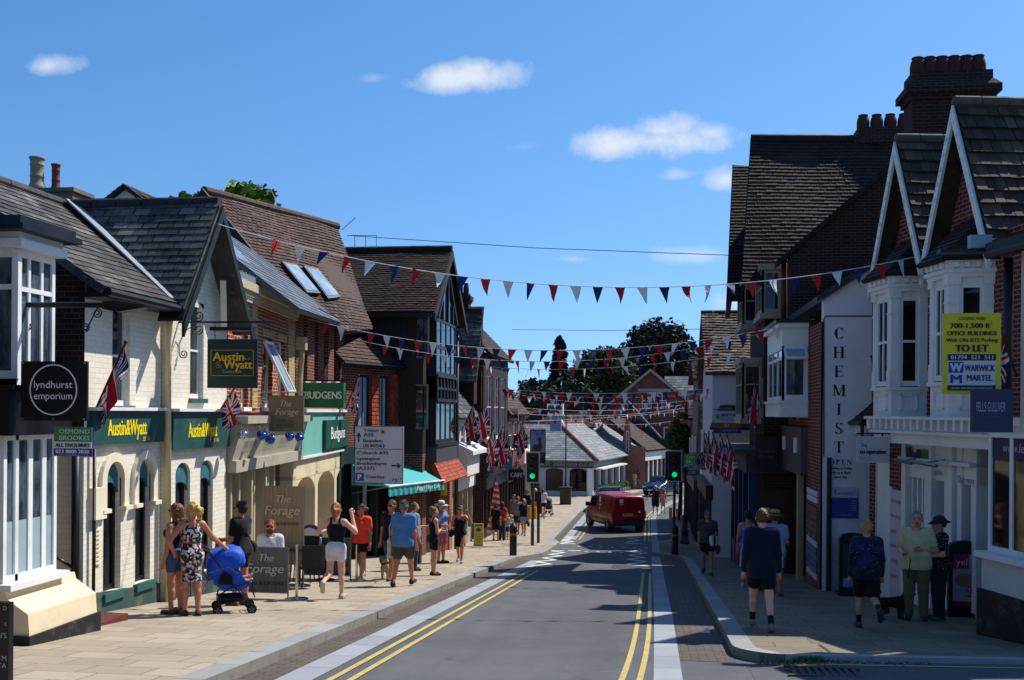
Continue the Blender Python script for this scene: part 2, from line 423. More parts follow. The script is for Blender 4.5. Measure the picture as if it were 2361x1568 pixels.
wd = bpy.data.worlds.new('World'); sc.world = wd; wd.use_nodes = True; nt = wd.node_tree; bg = nt.nodes['Background']
sky = nd(nt, 'TexSky'); sky.sky_type = 'NISHITA'; sky.sun_disc = False; sky.sun_elevation = SUN_EL; sky.sun_rotation = SUN_AZ
sky.altitude = 200; sky.air_density = 1.0; sky.dust_density = .3; sky.ozone_density = 2.2
hs = nd(nt, 'HueSaturation'); hs.inputs['Saturation'].default_value = 1.27; hs.inputs['Value'].default_value = 1.2; lk(nt, sky.outputs[0], hs.inputs['Color'])
mv = nd(nt, 'VectorMath', operation='MULTIPLY_ADD'); lk(nt, nd(nt, 'TexCoord').outputs['Generated'], mv.inputs[0]); mv.inputs[1].default_value = (1, 1, .86); mv.inputs[2].default_value = (0, 0, .14); lk(nt, mv.outputs[0], sky.inputs['Vector'])
vec = nd(nt, 'TexCoord').outputs['Generated']
nv = noise(nt, 22, vec, 8, .62); nv2 = noise(nt, 9, vec, 3, .5)
tot = None
def mth(op, a, b=None, c=None):
    n = nd(nt, 'Math', operation=op)
    for i, x in enumerate((a, b, c)):
        if x is None: continue
        if hasattr(x, 'links'): lk(nt, x, n.inputs[i])
        else: n.inputs[i].default_value = x
    return n.outputs[0]
for cx, cy, rx, ry, st in tuple((a, b, c*.92, d*.92, e) for a, b, c, d, e in ((112, 150, 52, 21, .75), (1066, 182, 120, 34, .95), (1095, 160, 52, 26, .9), (1500, 325, 190, 36, 1), (1530, 300, 95, 36, 1), (1635, 305, 55, 28, .8), (862, 180, 36, 12, .25),
                           (1672, 415, 62, 30, .8), (1318, 597, 50, 13, .55), (1600, 590, 85, 24, .6), (1566, 403, 42, 12, .4), (1690, 700, 80, 34, .6), (1900, 318, 60, 10, .6), (1215, 337, 50, 14, .18))):
    d = ray(cx, cy).normalized(); R_ = V((CT, -ST, 0)); U_ = R_.cross(d); R_ = d.cross(U_)
    def dt(w):
        n = nd(nt, 'VectorMath', operation='DOT_PRODUCT'); lk(nt, vec, n.inputs[0]); n.inputs[1].default_value = w; return n.outputs['Value']
    k = ray(cx, cy).length*F
    u = mth('MULTIPLY', dt(R_), k/rx); w_ = mth('MULTIPLY', dt(U_), k/ry)
    wl = mth('MULTIPLY', mth('MINIMUM', w_, 0), .55)           # flat bases
    e = mth('SQRT', mth('ADD', mth('MULTIPLY', u, u), mth('ADD', mth('MULTIPLY', w_, w_), mth('MULTIPLY', wl, wl))))
    e = mth('ADD', e, mth('MULTIPLY_ADD', nv, 2.6, -1.3)); e = mth('ADD', e, mth('MULTIPLY_ADD', nv2, 1.2, -.6))
    fr = mth('GREATER_THAN', dt(d), .8)
    mk = mth('MULTIPLY', mth('MULTIPLY', ramp(nt, e, 1.22, .1), fr), st)
    tot = mk if tot is None else mth('MAXIMUM', tot, mk)
cl = mixc(nt, tot, hs.outputs[0], (5.4, 5.9, 6.6, 1))
lk(nt, cl, bg.inputs['Color']); bg.inputs['Strength'].default_value = .105
sc.view_settings.view_transform = 'Standard'; sc.view_settings.look = 'None'; sc.view_settings.gamma = 1; sc.view_settings.exposure = .45
# ================================================================== shared materials
WHITE = M('white_paint', '#dfdedb', .45, .05, 2, dirt='#8b8780', damt=.35)
CREAM = M('cream_render', '#e3d9bd', .6, .06, 2, .15, 50, dirt='#8d8266', damt=.3)
BLACK = M('black_paint', '#121316', .4, .2, 3)
DARKT = M('dark_timber', '#211812', .7, .3, 6, .2, 30)
STEEL = M('galvanised_steel', '#8a8d90', .4, .1, 4, metal=.8)
GREENP = M('green_paint', '#1d4a47', .5, .1, 3, dirt='#5b7a70', damt=.3)
GUTTER = M('black_gutter', '#15161a', .45, .2)
LEAD = M('lead_flashing', '#6f7783', .5, .15, 4, .1)
ROPE = M('white_cord', '#cfcfcc', .7)
RUBBER = M('black_rubber', '#141414', .8)
CHROME = M('chrome', '#b8bcc0', .2, .05, metal=1)
GL = glass()
GLD = glass('dark_shop_glass', '#0d1115', .04, '#23282c', 1.6, .45)
GLB = glass('sky_lit_glass', '#26323c', .03, '#5a6b78', 2.2)
GLS = glass('skylight_glass', '#7d93a8', .08, '#a9bac6', 1)
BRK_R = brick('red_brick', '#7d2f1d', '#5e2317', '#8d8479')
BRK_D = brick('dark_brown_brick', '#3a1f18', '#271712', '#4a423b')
BRK_W = brick('white_painted_brick', '#e9e4d4', '#e1dac8', '#d6cfbb', st=.3, stain='#9a8f72', ms=.006, bst=.45, big=.9)
BRK_RY = brick('bright_red_brick', '#a03d21', '#8a3019', '#c2b7a2', st=.2)
BRK_Y = brick('yellow_brick', '#b59a5e', '#a38649', '#c2b596', st=.25)
BRK_O = brick('far_brick', '#a85c3e', '#94492f', '#b5a08d')  # brightened orange: sun on the unlit far gable is put into the colour
SLATE = tile_mat('grey_slate', '#2b2a29', '#4b4947', '#868480', '#a09d93', .42, .6, .22)
SLATE_B = tile_mat('blue_slate', '#343c48', '#4f5a68', '#78838f', '#9aa0a4', .15, .5, .5)
SLATE_F = tile_mat('pale_slate', '#5b5f63', '#7b7f82', '#9a9d9d', '#6a6a60', .35, .6, .4)
CLAY = tile_mat('brown_clay_tile', '#2e1d17', '#472d22', '#6d4636', '#554b3e', .25)
CLAY_D = tile_mat('dark_clay_tile', '#1e1410', '#33221a', '#50372a', '#4a4032', .25)
CLAY_O = tile_mat('orange_clay_tile', '#7d2f1a', '#a84526', '#c05a34', '#5b3a2a', .15)
PANT = tile_mat('mossy_concrete_tile', '#2a221b', '#43372b', '#6b5c49', '#746a54', .35)
# ================================================================== ground
def pl(t, y):
    for (a, x), (b, z) in zip(t, t[1:]):
        if y <= b: return x if y <= a else x+(z-x)*(y-a)/(b-a)
    return t[-1][1]
KL = [(9, -4.05), (30, -4.22), (33, -4.22), (33.6, -4.1), (36, -3.7), (43, -3.7), (44.6, -4.1), (62, -4.12), (68, -3.8), (75, -3.0), (82, -1.9), (90, -.4), (100, 1.8), (130, 9)]
SL0 = [(9, -3.66), (20, -3.74), (62, -3.84), (68, -3.55), (76, -2.5), (82, -1.35), (90, .3), (100, 2.5), (130, 9.8)]
SL1 = [(y, x+.36) for y, x in SL0]
KR = [(12, 1.0), (16, 1.03), (26, 1.07), (35, 1.12), (36.4, .95), (37.6, .42), (38.4, .1), (44, .1), (45.4, .9), (48, 1.15), (60, 1.3), (70, 2.1), (80, 3.6), (90, 5.6), (100, 8), (130, 16)]
SR0 = [(9, .04), (17, .08), (60, .05), (70, .8), (80, 2.3), (90, 4.2), (130, 14)]
SR1 = [(y, x+.3) for y, x in SR0]
YS = sorted(set([-30+4*i for i in range(9)]+[6+.5*i for i in range(160)]+[86+2*i for i in range(30)]))
def strip(name, l, r, z, mat, y0=-30, y1=140, nx=1, kind='structure', mb=None):
    own = mb is None; mb = mb or MB(); ys = sorted({y0, y1}|{y for y in YS if y0 < y < y1})
    fl = l if callable(l) else (lambda y: pl(l, y)); fr = r if callable(r) else (lambda y: pl(r, y)); rows = []
    for y in ys:
        a, b = fl(y), fr(y); rows.append([(a+(b-a)*i/nx, y, g(y)+z) for i in range(nx+1)])
    n = nx+1
    mb.add([p for q in rows for p in q], [(i*n+j, i*n+j+1, (i+1)*n+j+1, (i+1)*n+j) for i in range(len(rows)-1) for j in range(nx)])
    return tag(mb.build(name, mat, fix=False), kind=kind) if own else mb
def asphalt():
    m, nt, b = new_mat('asphalt'); setup(b, .85, 0, .3); ob = nd(nt, 'TexCoord').outputs['Object']
    mp = nd(nt, 'Mapping'); mp.inputs['Scale'].default_value = (1.7, .1, 1); lk(nt, ob, mp.inputs[0]); n5 = noise(nt, 1.3, mp.outputs[0], 4); n1, n2, n3 = noise(nt, .35, ob, 5), noise(nt, 90, ob, 3, .8), noise(nt, 2.2, ob, 6, .7)
    base = mixc(nt, ramp(nt, n1, .35, .65), L('#54565a'), L('#66686b')); base = mixc(nt, ramp(nt, n3, .45, .75, 0, .4), base, L('#75736a'))
    base = mixc(nt, ramp(nt, n5, .45, .65, 0, .35), base, L('#46484b')); v_ = nd(nt, 'TexVoronoi'); v_.feature = 'DISTANCE_TO_EDGE'; v_.inputs['Scale'].default_value = .33; va = nd(nt, 'VectorMath', operation='MULTIPLY_ADD'); nz = nd(nt, 'TexNoise'); nz.inputs['Scale'].default_value = 1.5; lk(nt, ob, nz.inputs['Vector']); lk(nt, nz.outputs['Color'], va.inputs[0]); va.inputs[1].default_value = (1.2, 1.2, 0); lk(nt, ob, va.inputs[2]); lk(nt, va.outputs[0], v_.inputs['Vector']); base = mixc(nt, ramp(nt, v_.outputs['Distance'], .01, .003, 0, .2), base, L('#2a2a2c')); base = mixc(nt, ramp(nt, n2, .35, .68, 0, .6), base, L('#35363a')); base = mixc(nt, ramp(nt, n2, .62, .72, 0, .6), base, L('#83807a'))
    lk(nt, base, b.inputs['Base Color']); bump(nt, b, n2, .5, .012); return m
ASPH = asphalt()
PAVE = brick('york_paving', '#998d7b', '#aa9e8c', '#5d5446', bw=.64, bh=.42, ms=.007, offset=.37, stain='#6f634e', st=.35, bst=.25, big=.8, bevel=.2)
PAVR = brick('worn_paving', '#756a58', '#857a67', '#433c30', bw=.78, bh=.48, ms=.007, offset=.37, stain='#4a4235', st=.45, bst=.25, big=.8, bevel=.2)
SETTS = brick('block_paving', '#655c54', '#564e48', '#35302c', bw=.2, bh=.1, ms=.007, stain='#3b352f', bst=.6, st=.45)
KERB = brick('granite_kerb', '#8b8c8b', '#9c9d9a', '#4d4b47', bw=30, bh=.915, ms=.008, offset=0, stain='#5d5b55', bst=.2, big=3)
KERBS = brick('granite_kerb_side', '#7c7a72', '#8d8a80', '#4d4b47', bw=.915, bh=30, ms=.008, offset=0, stain='#57503f', bst=.2, big=3, st=.7)
GRAN = brick('granite_strip', '#9a9ea3', '#8b9095', '#4b4b4b', bw=30, bh=.9, ms=.006, offset=0, stain='#6d6f70', bst=.2, big=2, st=.3)
TERR = M('dry_grass', '#4b5530', .9, .3, .2, .3, 8)
# terrain sheet to the horizon
mb = MB(); xs = [-900, -400, -150, -60, -20, 0, 20, 60, 150, 400, 900]; ys = [-120, -60, -30, 0, 20, 35, 41, 47, 60, 80, 110, 150, 220, 350, 600, 1000, 1800]
mb.add([(x, y, g(y)-.22) for y in ys for x in xs], [(i*11+j, i*11+j+1, (i+1)*11+j+1, (i+1)*11+j) for i in range(len(ys)-1) for j in range(10)])
tag(mb.build('ground', TERR), kind='structure')
strip('road', lambda y: -7 if y < 8 else pl(KL, y)-.02, lambda y: 40 if y < 15 else pl(KR, y)+.02, -.12, ASPH, nx=2)
strip('parking_bay_paving', KL, SL0, -.116, SETTS, -10, 33.2)
strip('parking_bay_paving', KL, SL0, -.116, SETTS, 44, 120)
strip('parking_bay_paving', SR1, KR, -.116, SETTS, 12.3, 36.2)
strip('granite_channel', SL0, SL1, -.112, GRAN, -10, 33.3); strip('granite_channel', SL0, SL1, -.112, GRAN, 44, 130)
strip('granite_channel', SR0, SR1, -.112, GRAN, 4, 37.6)
strip('granite_channel', SR0, SR1, -.112, GRAN, 45.4, 130)
# pavements: flagstones, granite kerb, kerb face
def lw(y): return -40 if y > 58 else -14
strip('pavement', lw, lambda y: pl(KL, y)-.28, .0, PAVE, -30, 140, nx=2)
strip('kerb', lambda y: pl(KL, y)-.28, lambda y: pl(KL, y), .002, KERB, -30, 140)
def kface(f, name, y0, y1, zt=.002):
    mb = MB(); ys = [y for y in YS if y0 <= y <= y1]
    mb.add([q for y in ys for q in ((f(y), y, g(y)-.18), (f(y), y, g(y)+zt))], [(2*i, 2*i+1, 2*i+3, 2*i+2) for i in range(len(ys)-1)]); return tag(mb.build(name, KERBS, fix=False), kind='structure')
kface(lambda y: pl(KL, y), 'kerb_face', -30, 138)
# right-hand pavement starts at the side road with a rounded corner
def rk(y):
    if y < 13: return 1.0+.8*(1-math.sqrt(max(0, 1-((13-y)/.8)**2)))
    return pl(KR, y)
ycs = [12.2, 12.21, 12.23, 12.27, 12.33, 12.4, 12.5, 12.65, 12.8]; YS2 = YS; YS = sorted(set(YS+ycs))
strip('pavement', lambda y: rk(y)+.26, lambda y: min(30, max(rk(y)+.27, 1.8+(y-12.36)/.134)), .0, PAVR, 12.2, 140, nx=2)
strip('kerb', rk, lambda y: rk(y)+.26, .002, KERB, 12.2, 140)
kface(rk, 'kerb_face', 12.2, 138)
YS = YS2
mb = MB(); e_ = [(1.5, 12.2), (1.9, 12.27), (30, 12.27+.134*28.1), (30, 12.5+.134*28.1), (1.5, 12.36)]; e_ = [(1.55, 12.19), (30, 12.25+.134*28.3), (30, 12.5+.134*28.3), (1.55, 12.38)]; mb.hexa([(x, y, g(y)-.2) for x, y in e_]+[(x, y, g(y)+.003) for x, y in e_]); tag(mb.build('kerb', KERB), kind='structure')
# markings
YEL = M('worn_yellow_line', '#b5a35c', .7, .1, 5, dirt='#6d685a', dscale=9, damt=.75)
WHT = M('worn_white_line', '#d6d6d0', .7, .08, 5, dirt='#77756e', dscale=6, damt=.35)
for a, b, ra in ((-3.17, -3.1, 0), (-2.97, -2.9, 0)):
    strip('yellow_line', lambda y, a=a: a+pl(SL1, y)+3.36 if y > 40 else a-.004*(y-9), lambda y, b=b: b+pl(SL1, y)+3.36 if y > 40 else b-.004*(y-9), -.108, YEL, -8, 28)
    strip('yellow_line', lambda y, a=a: pl(SL1, y)+.14+(a+3.18), lambda y, b=b: pl(SL1, y)+.21+(b+3.1), -.108, YEL, 45.6, 120)
for a in (-.38, -.2):
    f = lambda y, a=a: a+.18*math.tanh((y-9)/4)
    strip('yellow_line', f, lambda y, f=f: f(y)+.065, -.108, YEL, 4, 28.4)
    strip('yellow_line', lambda y, a=a: pl(SR0, y)+a+.06, lambda y, a=a: pl(SR0, y)+a+.14, -.108, YEL, 45.6, 120)
yk = lambda x: 12.22+.134*(x-1.6)
zs = lambda x, y: g(y)-.117+.062*min(1, max(0, (y-9.5)/(yk(x)-9.5)))*min(1, max(0, (x-1.1)/.8))
mb = MB(); nx_ = 14; xs_ = [1.1, 1.3, 1.5, 1.7, 1.9, 2.2, 2.6, 3, 3.5, 4, 5, 7, 12, 30]; ts = [0, .3, .55, .75, .9, 1.01]
mb.add([(x, 9.4+(yk(x)-9.4)*t, zs(x, 9.4+(yk(x)-9.4)*t)) for t in ts for x in xs_], [(i*14+j, i*14+j+1, (i+1)*14+j+1, (i+1)*14+j) for i in range(5) for j in range(13)]); tag(mb.build('side_road', ASPH, fix=False), kind='structure')
pts_ = [(x, yk(x)-.3) for x in (1.5, 2, 3, 4, 6, 12, 29)]; mb = MB(); mb.add([q for x, y in pts_ for q in ((x, y, zs(x, y)+.005), (x, y+.07, zs(x, y+.07)+.005))], [(2*i, 2*i+2, 2*i+3, 2*i+1) for i in range(6)]); tag(mb.build('yellow_line', YEL, fix=False), kind='structure')
def zig(pts, w=.13):
    mb = MB(); P = [onG(996+x*.2344, 1107+y*.2344, -.108) for x, y in pts]
    for a, b in zip(P, P[1:]):
        n = V((-(b-a).y, (b-a).x, 0)).normalized()*w/2; e = (b-a).normalized()*w*.4; mb.poly([a-n-e, a+n-e, b+n+e, b-n+e])
    tag(mb.build('zigzag_marking', WHT), kind='structure')
zig([(1165, 850), (945, 850)]); zig([(985, 842), (1165, 825), (1030, 802), (1215, 785), (1095, 765), (1275, 743), (1155, 730), (1300, 712), (1160, 695), (1450, 694)])
zig([(1265, 626), (1400, 626)]); zig([(1275, 622), (1390, 604), (1285, 590), (1410, 571), (1310, 560), (1435, 555)])
zig([(1890, 843), (2110, 839)]); zig([(1935, 827), (2105, 800), (1930, 780), (2090, 760), (1940, 741), (2080, 722), (1955, 702), (2075, 686)])
zig([(1910, 622), (2045, 622)]); zig([(1925, 608), (2045, 592), (1925, 572), (2045, 560)])
for i in range(7):   # crossing studs
    for yy in (39.4, 42.1): tag(MB().box(-2.9+i*.45, -2.78+i*.45, yy, yy+.12, g(yy)-.118, g(yy)-.104).build('crossing_stud', WHT), kind='structure')
# drain, manhole lids
mb = MB(); q = onG(1905, 1555, -.085); q.z = zs(q.x, q.y)
for i in range(9): mb.box(q.x-.36+i*.08, q.x-.32+i*.08, q.y-.16, q.y+.16, q.z-.004, q.z+.016)
mb.box(q.x-.42, q.x+.38, q.y-.22, q.y-.16, q.z-.004, q.z+.016); mb.box(q.x-.42, q.x+.38, q.y+.16, q.y+.22, q.z-.004, q.z+.016)
tag(mb.build('drain_grate', M('cast_iron', '#4a4540', .6, .3, 8, metal=.5), origin=q), 'cast iron drain grate in the side road at the bottom right corner', 'drain')
q = onG(1440, 1308, -.12)
tag(MB().box(q.x-.35, q.x+.5, q.y-1, q.y-.1, g(q.y-.5)-.16, g(q.y-.5)-.09).build('manhole_cover', MC['cast_iron'], origin=q), 'worn iron manhole cover in the road just before the zigzag lines', 'manhole')
# leaf litter, gravel and weeds in the gutter of the side road
mb = MB()
for i in range(420):
    x = rnd.uniform(1.45, 3.2) if i % 3 else rnd.gauss(1.75, .2); y = yk(x)-.02-abs(rnd.gauss(0, .09)); s = rnd.uniform(.008, .022); z = zs(x, y)+.003
    a = rnd.uniform(0, 6.3); mb.add([(x+s*math.cos(a), y+s*math.sin(a), z), (x+s*math.cos(a+2), y+s*math.sin(a+2), z+.003), (x+s*math.cos(a+4), y+s*math.sin(a+4), z), (x, y, z+s*.8)], [(0, 1, 3), (1, 2, 3), (2, 0, 3)], rnd.random())
tag(mb.build('leaf_litter', tile_mat('leaf_litter_brown', '#4a3020', '#8a5f45', '#b9a58c', '#6b5a45', .2), fix=False), 'brown leaf litter and grit along the side road kerb', 'leaf litter', kind='stuff')
mb = MB()
for i in range(260):
    x, y = rnd.gauss(1.75, .16), yk(1.75)-.02-abs(rnd.gauss(0, .05)); h = rnd.uniform(.03, .09); dx, dy = rnd.gauss(0, .03), rnd.gauss(0, .03); z = zs(x, y)-.003
    mb.poly([(x-.006, y, z), (x+.006, y, z), (x+dx, y+dy, z+h)], rnd.random())
tag(mb.build('weeds', tile_mat('weed_green', '#2c3a15', '#4f6428', '#7c8a45', '#6b6a35', .2), fix=False), 'tuft of green weeds growing against the corner kerb', 'weeds', kind='stuff')
# ================================================================== helpers for buildings
def bld(name, label, cat='building', loc=(0, 0, 0)): return thing(name, label, cat, loc)
def chimney(parent, c, wx, wy, z0, z1, mat, pots, pr=.13, ph=.5, along='x', potmat=None, squat=1):
    mb = MB(); x, y = c
    mb.box(x-wx/2, x+wx/2, y-wy/2, y+wy/2, z0, z1-.42)
    mb.box(x-wx/2-.05, x+wx/2+.05, y-wy/2-.05, y+wy/2+.05, z1-.42, z1-.33); mb.box(x-wx/2-.1, x+wx/2+.1, y-wy/2-.1, y+wy/2+.1, z1-.33, z1-.14); mb.box(x-wx/2+.02, x+wx/2-.02, y-wy/2+.02, y+wy/2-.02, z1-.14, z1)
    ch = mb.build('chimney', mat, parent)
    for i in range(pots):
        t = (i+.5)/pots-.5; px, py = (x+t*(wx-.05), y) if along == 'x' else (x, y+t*(wy-.05)); k = rnd.uniform(.95, 1.06)
        pr_ = [(pr*.98, 0), (pr*1.12, ph*.12), (pr*1.12, ph*.55*squat), (pr*.95, ph*.75), (pr*.78, ph*.88), (pr*.9, ph*.92), (pr*.9, ph), (pr*.6, ph), (pr*.6, ph*.8)]
        MB().lathe((px, py, z1), [(r*k, z) for r, z in pr_], 14).build('chimney_pot', potmat or M('terracotta', '#4a221c', .8, .2, 5, dirt='#1d1210', damt=.6), ch, smooth=True)
    return ch
def spandrel(mb, F_, u0, u1, vs, vt, w0=-.16, w1=0, n=8):
    c, r, h = (u0+u1)/2, (u1-u0)/2, vt-vs
    for sg in (-1, 1):
        arc = [(c+sg*r*math.cos(math.pi/2*i/n), vs+h*math.sin(math.pi/2*i/n)) for i in range(n+1)]
        for (a, b), (a2, b2) in zip(arc, arc[1:]): mb.fpoly(F_, [(a, b), (a2, b2), (a2, vt+.002), (a, vt+.002)], w0, w1)
def arch_mould(mb, F_, u0, u1, vs, vt, t, w0, w1, legs=0, n=12):
    c, r, h = (u0+u1)/2, (u1-u0)/2, vt-vs
    P = lambda k, i: (c-(r+k)*math.cos(math.pi*i/n), vs+(h+k)*math.sin(math.pi*i/n))
    for i in range(n): mb.fpoly(F_, [P(0, i), P(t, i), P(t, i+1), P(0, i+1)], w0, w1)
    if legs:
        for a, b in ((u0-t, u0), (u1, u1+t)): mb.fbox(F_, a, b, vs-legs, vs, w0, w1); mb.fbox(F_, a-.04, b+.04, vs-legs-.06, vs-legs, w0, w1+.05)
def pipe(pts, mat, parent, r=.045, name='downpipe'): return MB().tube(pts, r, 8).build(name, mat, parent, smooth=True)
def plank(mb, a, b, dx, t): mb.prism([a, b, V(b)+V(dx), V(a)+V(dx)], t)
# ================================================================== LEFT SIDE
# ---- emporium shop with bays, nearest on the left
b1 = bld('shop_building', 'white bay windowed shop with black fascia at the near left end of the street')
F1 = Fr((-7.1, 0)); N1 = Fr((0, 10.93), (1, 0))
mb = MB(); mb.box(-14, -7.8, 3, 11.85, -1.6, 3.7); mb.build('wall', BRK_D, b1)
mb = MB(); mb.box(-7.8, -7.14, 10.97, 11.76, 1.36, 2.0); mb.fbox(F1, 10.6, 11.85, 1.36, 1.86, -.1, .12); mb.fbox(N1, -7.8, -7.2, 1.36, 1.92, 0, .1); mb.fbox(F1, 10.55, 11.9, 1.86, 1.92, -.1, .2); mb.build('fascia', BLACK, b1)
mb = MB(); mb.box(-7.8, -7.12, 10.95, 11.7, 3.44, 3.5); mb.box(-7.8, -7.02, 10.86, 11.8, 3.48, 3.58); mb.box(-7.8, -7.06, 10.9, 11.76, 3.58, 3.66); mb.box(-7.8, -7.13, 10.97, 11.7, 1.93, 2.0); mb.build('cornice', WHITE, b1)
mb = MB(); mb.box(-7.9, -6.9, 10.7, 11.92, 3.66, 3.72); mb.box(-7.9, -6.96, 10.75, 11.88, 3.72, 3.82); mb.box(-14, -7.4, 3, 12.0, 3.7, 3.86); mb.build('roof', GUTTER, b1)
win(F1, (10.96, 11.72, 2.0, 3.45), b1, 3, 1, .06, WHITE, GLB, .06, vs=[.71], bar=.045); win(N1, (-7.78, -7.13, 2.0, 3.45), b1, 1, 1, .07, WHITE, GLB, .06, vs=[.72], bar=.05)
mb = MB(); mb.box(-7.17, -7.1, 10.93, 11.0, 2.0, 3.45); mb.build('corner_post', WHITE, b1)
# shop window: tall panes between posts, sill, rendered stall riser with splayed foot
win(F1, (10.75, 11.8, -.3, 1.36), b1, 1, 1, .06, WHITE, GLB, .07, us=[.24, .5, .76], bar=.085); win(N1, (-7.8, -7.14, -.3, 1.36), b1, 1, 1, .06, WHITE, GLB, .07, us=[.5], bar=.08)
MB().box(-7.9, -7.0, 10.68, 11.86, -.37, -.3).build('sill', WHITE, b1)
MB().fbox(F1, 10.82, 11.74, -.22, .38, -.068, -.064).build('frosted_film', M('frosted_film', '#8fa5a9', .35, .08, 3), b1)
R_ = M('cream_stall_riser', '#d9c8a4', .7, .06, 2, .1, 40, dirt='#8d7b58', damt=.35)
mb = MB(); mb.prism([(-7.9, 10.72, -.37), (-7.1, 10.72, -.37), (-7.08, 10.72, -.45), (-6.82, 10.72, -.62), (-6.8, 10.72, -.86), (-7.9, 10.72, -.86)], (0, 1.42, 0)); mb.build('stall_riser', R_, b1)
MB().box(-7.9, -6.77, 10.68, 12.18, -1.3, -.86).build('plinth', M('black_plinth', '#1a191b', .7, .3, 5, .3, 20, dirt='#6d675c', dscale=5, damt=.6), b1)
# ---- white painted estate agent's office, slate roofs, cross gable
b2 = bld('office_building', 'white painted brick office with green fascias and a slate cross gable')
FA, FB, NA = Fr((-7.8, 0)), Fr((-7.72, 0)), Fr((0, 13.55), (1, 0))
w1, w2 = FA.R(239, 1064, 280, 1362), FA.R(313, 1060, 350, 1340); d1, w3 = FB.R(393, 1068, 430, 1415), FB.R(447, 1064, 481, 1320)
u1, u2 = FA.R(256, 706, 296, 935), FB.R(424, 694, 452, 918)
w1 = (14.08, 14.58, w1[2], w1[3]); w2 = (15.02, 15.5, w2[2], w1[3]); d1 = (16.2, 16.75, -1.5, d1[3]); w3 = (17.15, 17.68, w3[2], d1[3])
u1 = (14.3, 14.82, u1[2], u1[3]); u2 = (16.72, 17.25, u2[2], u2[3])
mb = MB(); wall(mb, FA, 13.55, 15.86, -2, 3.42, [w1, w2, u1]); wall(mb, FB, 15.86, 18.25, -2, 3.42, [d1, w3, u2], top=[(15.86, 3.42), (18.25, 3.42), (17.0, 5.05)])
for F_, o in ((FA, w1), (FA, w2), (FB, d1), (FB, w3), (FB, u2)): spandrel(mb, F_, o[0], o[1], o[3]-(o[1]-o[0])*(.5 if F_ is FA else .36), o[3])
mb.fbox(FB, 15.86, 15.87, -2, 3.4, -.1, 0); mb.fbox(FB, 18.24, 18.25, -2, 3.4, -.4, -.001)
mb.poly([NA.pt(-7.8, -2), NA.pt(-9.2, -2), NA.pt(-9.2, 1.4), NA.pt(-7.8, 1.4)])
mb.build('wall', BRK_W, b2)
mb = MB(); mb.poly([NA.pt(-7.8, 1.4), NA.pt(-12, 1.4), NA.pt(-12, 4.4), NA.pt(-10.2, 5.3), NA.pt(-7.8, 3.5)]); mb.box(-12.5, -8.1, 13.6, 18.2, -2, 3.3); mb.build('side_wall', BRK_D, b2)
for F_, o, inf in ((FA, w1, .36), (FA, w2, .36), (FB, d1, .34), (FB, w3, .34)):
    c, r = (o[0]+o[1])/2, (o[1]-o[0])/2; n = 10
    mb = MB(); mb.fpoly(F_, [(o[0], o[3]), (o[0], o[3]-r-inf*.6)]+[(c-r*math.cos(math.pi*i/n), o[3]-r-inf*.6+.16*math.sin(math.pi*i/n)) for i in range(1, n)]+[(o[1], o[3]-r-inf*.6), (o[1], o[3])], -.09, -.05)
    pn = mb.build('arch_panel', M('blue_green_paint', '#2f6670', .5, .1, 4, dirt='#7fa0a0', dscale=4, damt=.4), b2)
win(FA, (w1[0], w1[1], w1[2], w1[3]-.2), b2, 1, 1, .06, BLACK, GLD, .12, sill=.12, sm=M('teal_sill', '#2a5a58', .5, .1, 3, dirt='#7a9a90', damt=.4)); win(FA, (w2[0], w2[1], w2[2], w2[3]-.2), b2, 1, 1, .06, BLACK, GLD, .12, sill=.12, sm=MC['teal_sill'])
win(FB, (w3[0], w3[1], w3[2], w3[3]-.1), b2, 1, 1, .06, BLACK, GLD, .12, sill=.12, sm=MC['teal_sill']); win(FB, (d1[0], d1[1], -1.5, d1[3]-.1), b2, 1, 1, .07, BLACK, GLD, .13, vs=[.35], name='door')
win(FA, u1, b2, 1, 2, .06, WHITE, GL, .1, sill=.08, sm=MC['teal_sill']); win(FB, u2, b2, 1, 2, .06, WHITE, GL, .1, sill=.08, sm=MC['teal_sill'])
mb = MB()
for o in (w1, w2): arch_mould(mb, FA, o[0], o[1], o[3]-.25, o[3], .13, -.02, .06, .42)
mb.build('arch_moulding', CREAM, b2)
mb = MB(); mb.fbox(FA, 13.7, 14.0, .1, .55, 0, .1); 
for i in range(9): mb.fbox(FA, 13.84, 13.98, -.55+i*.06, -.52+i*.06, 0, .03)
mb.build('vent_and_meter_box', CREAM, b2)
mb = MB(); sg = lambda y: g(y)+.3
for F_, a, b in ((FA, 13.55, 15.8), (FB, 15.86, 16.2), (FB, 16.75, 18.25)): mb.add([F_.pt(a, -2, .03), F_.pt(b, -2, .03), F_.pt(b, sg(b), .03), F_.pt(a, sg(a), .03), F_.pt(b, sg(b), 0), F_.pt(a, sg(a), 0)], [(0, 1, 2, 3), (3, 2, 4, 5)])
mb.build('plinth', M('green_plinth', '#2d4a4a', .7, .2, 3, dirt='#a08a4a', dscale=2.2, damt=.55), b2)
mb = MB()
mb.fbox(FA, 13.62, 15.74, 1.66-.51, 1.64, 0, .1); mb.fbox(FB, 15.9, 18.2, 1.0, 1.63, 0, .1); mb.build('fascia', GREENP, b2)
mb = MB(); mb.fbox(FA, 13.58, 15.78, 1.64, 1.69, 0, .17); mb.fbox(FB, 15.88, 18.22, 1.63, 1.68, 0, .17); mb.build('fascia_shelf', WHITE, b2)
YT = M('yellow_lettering', '#e8d21a', .5, .04)
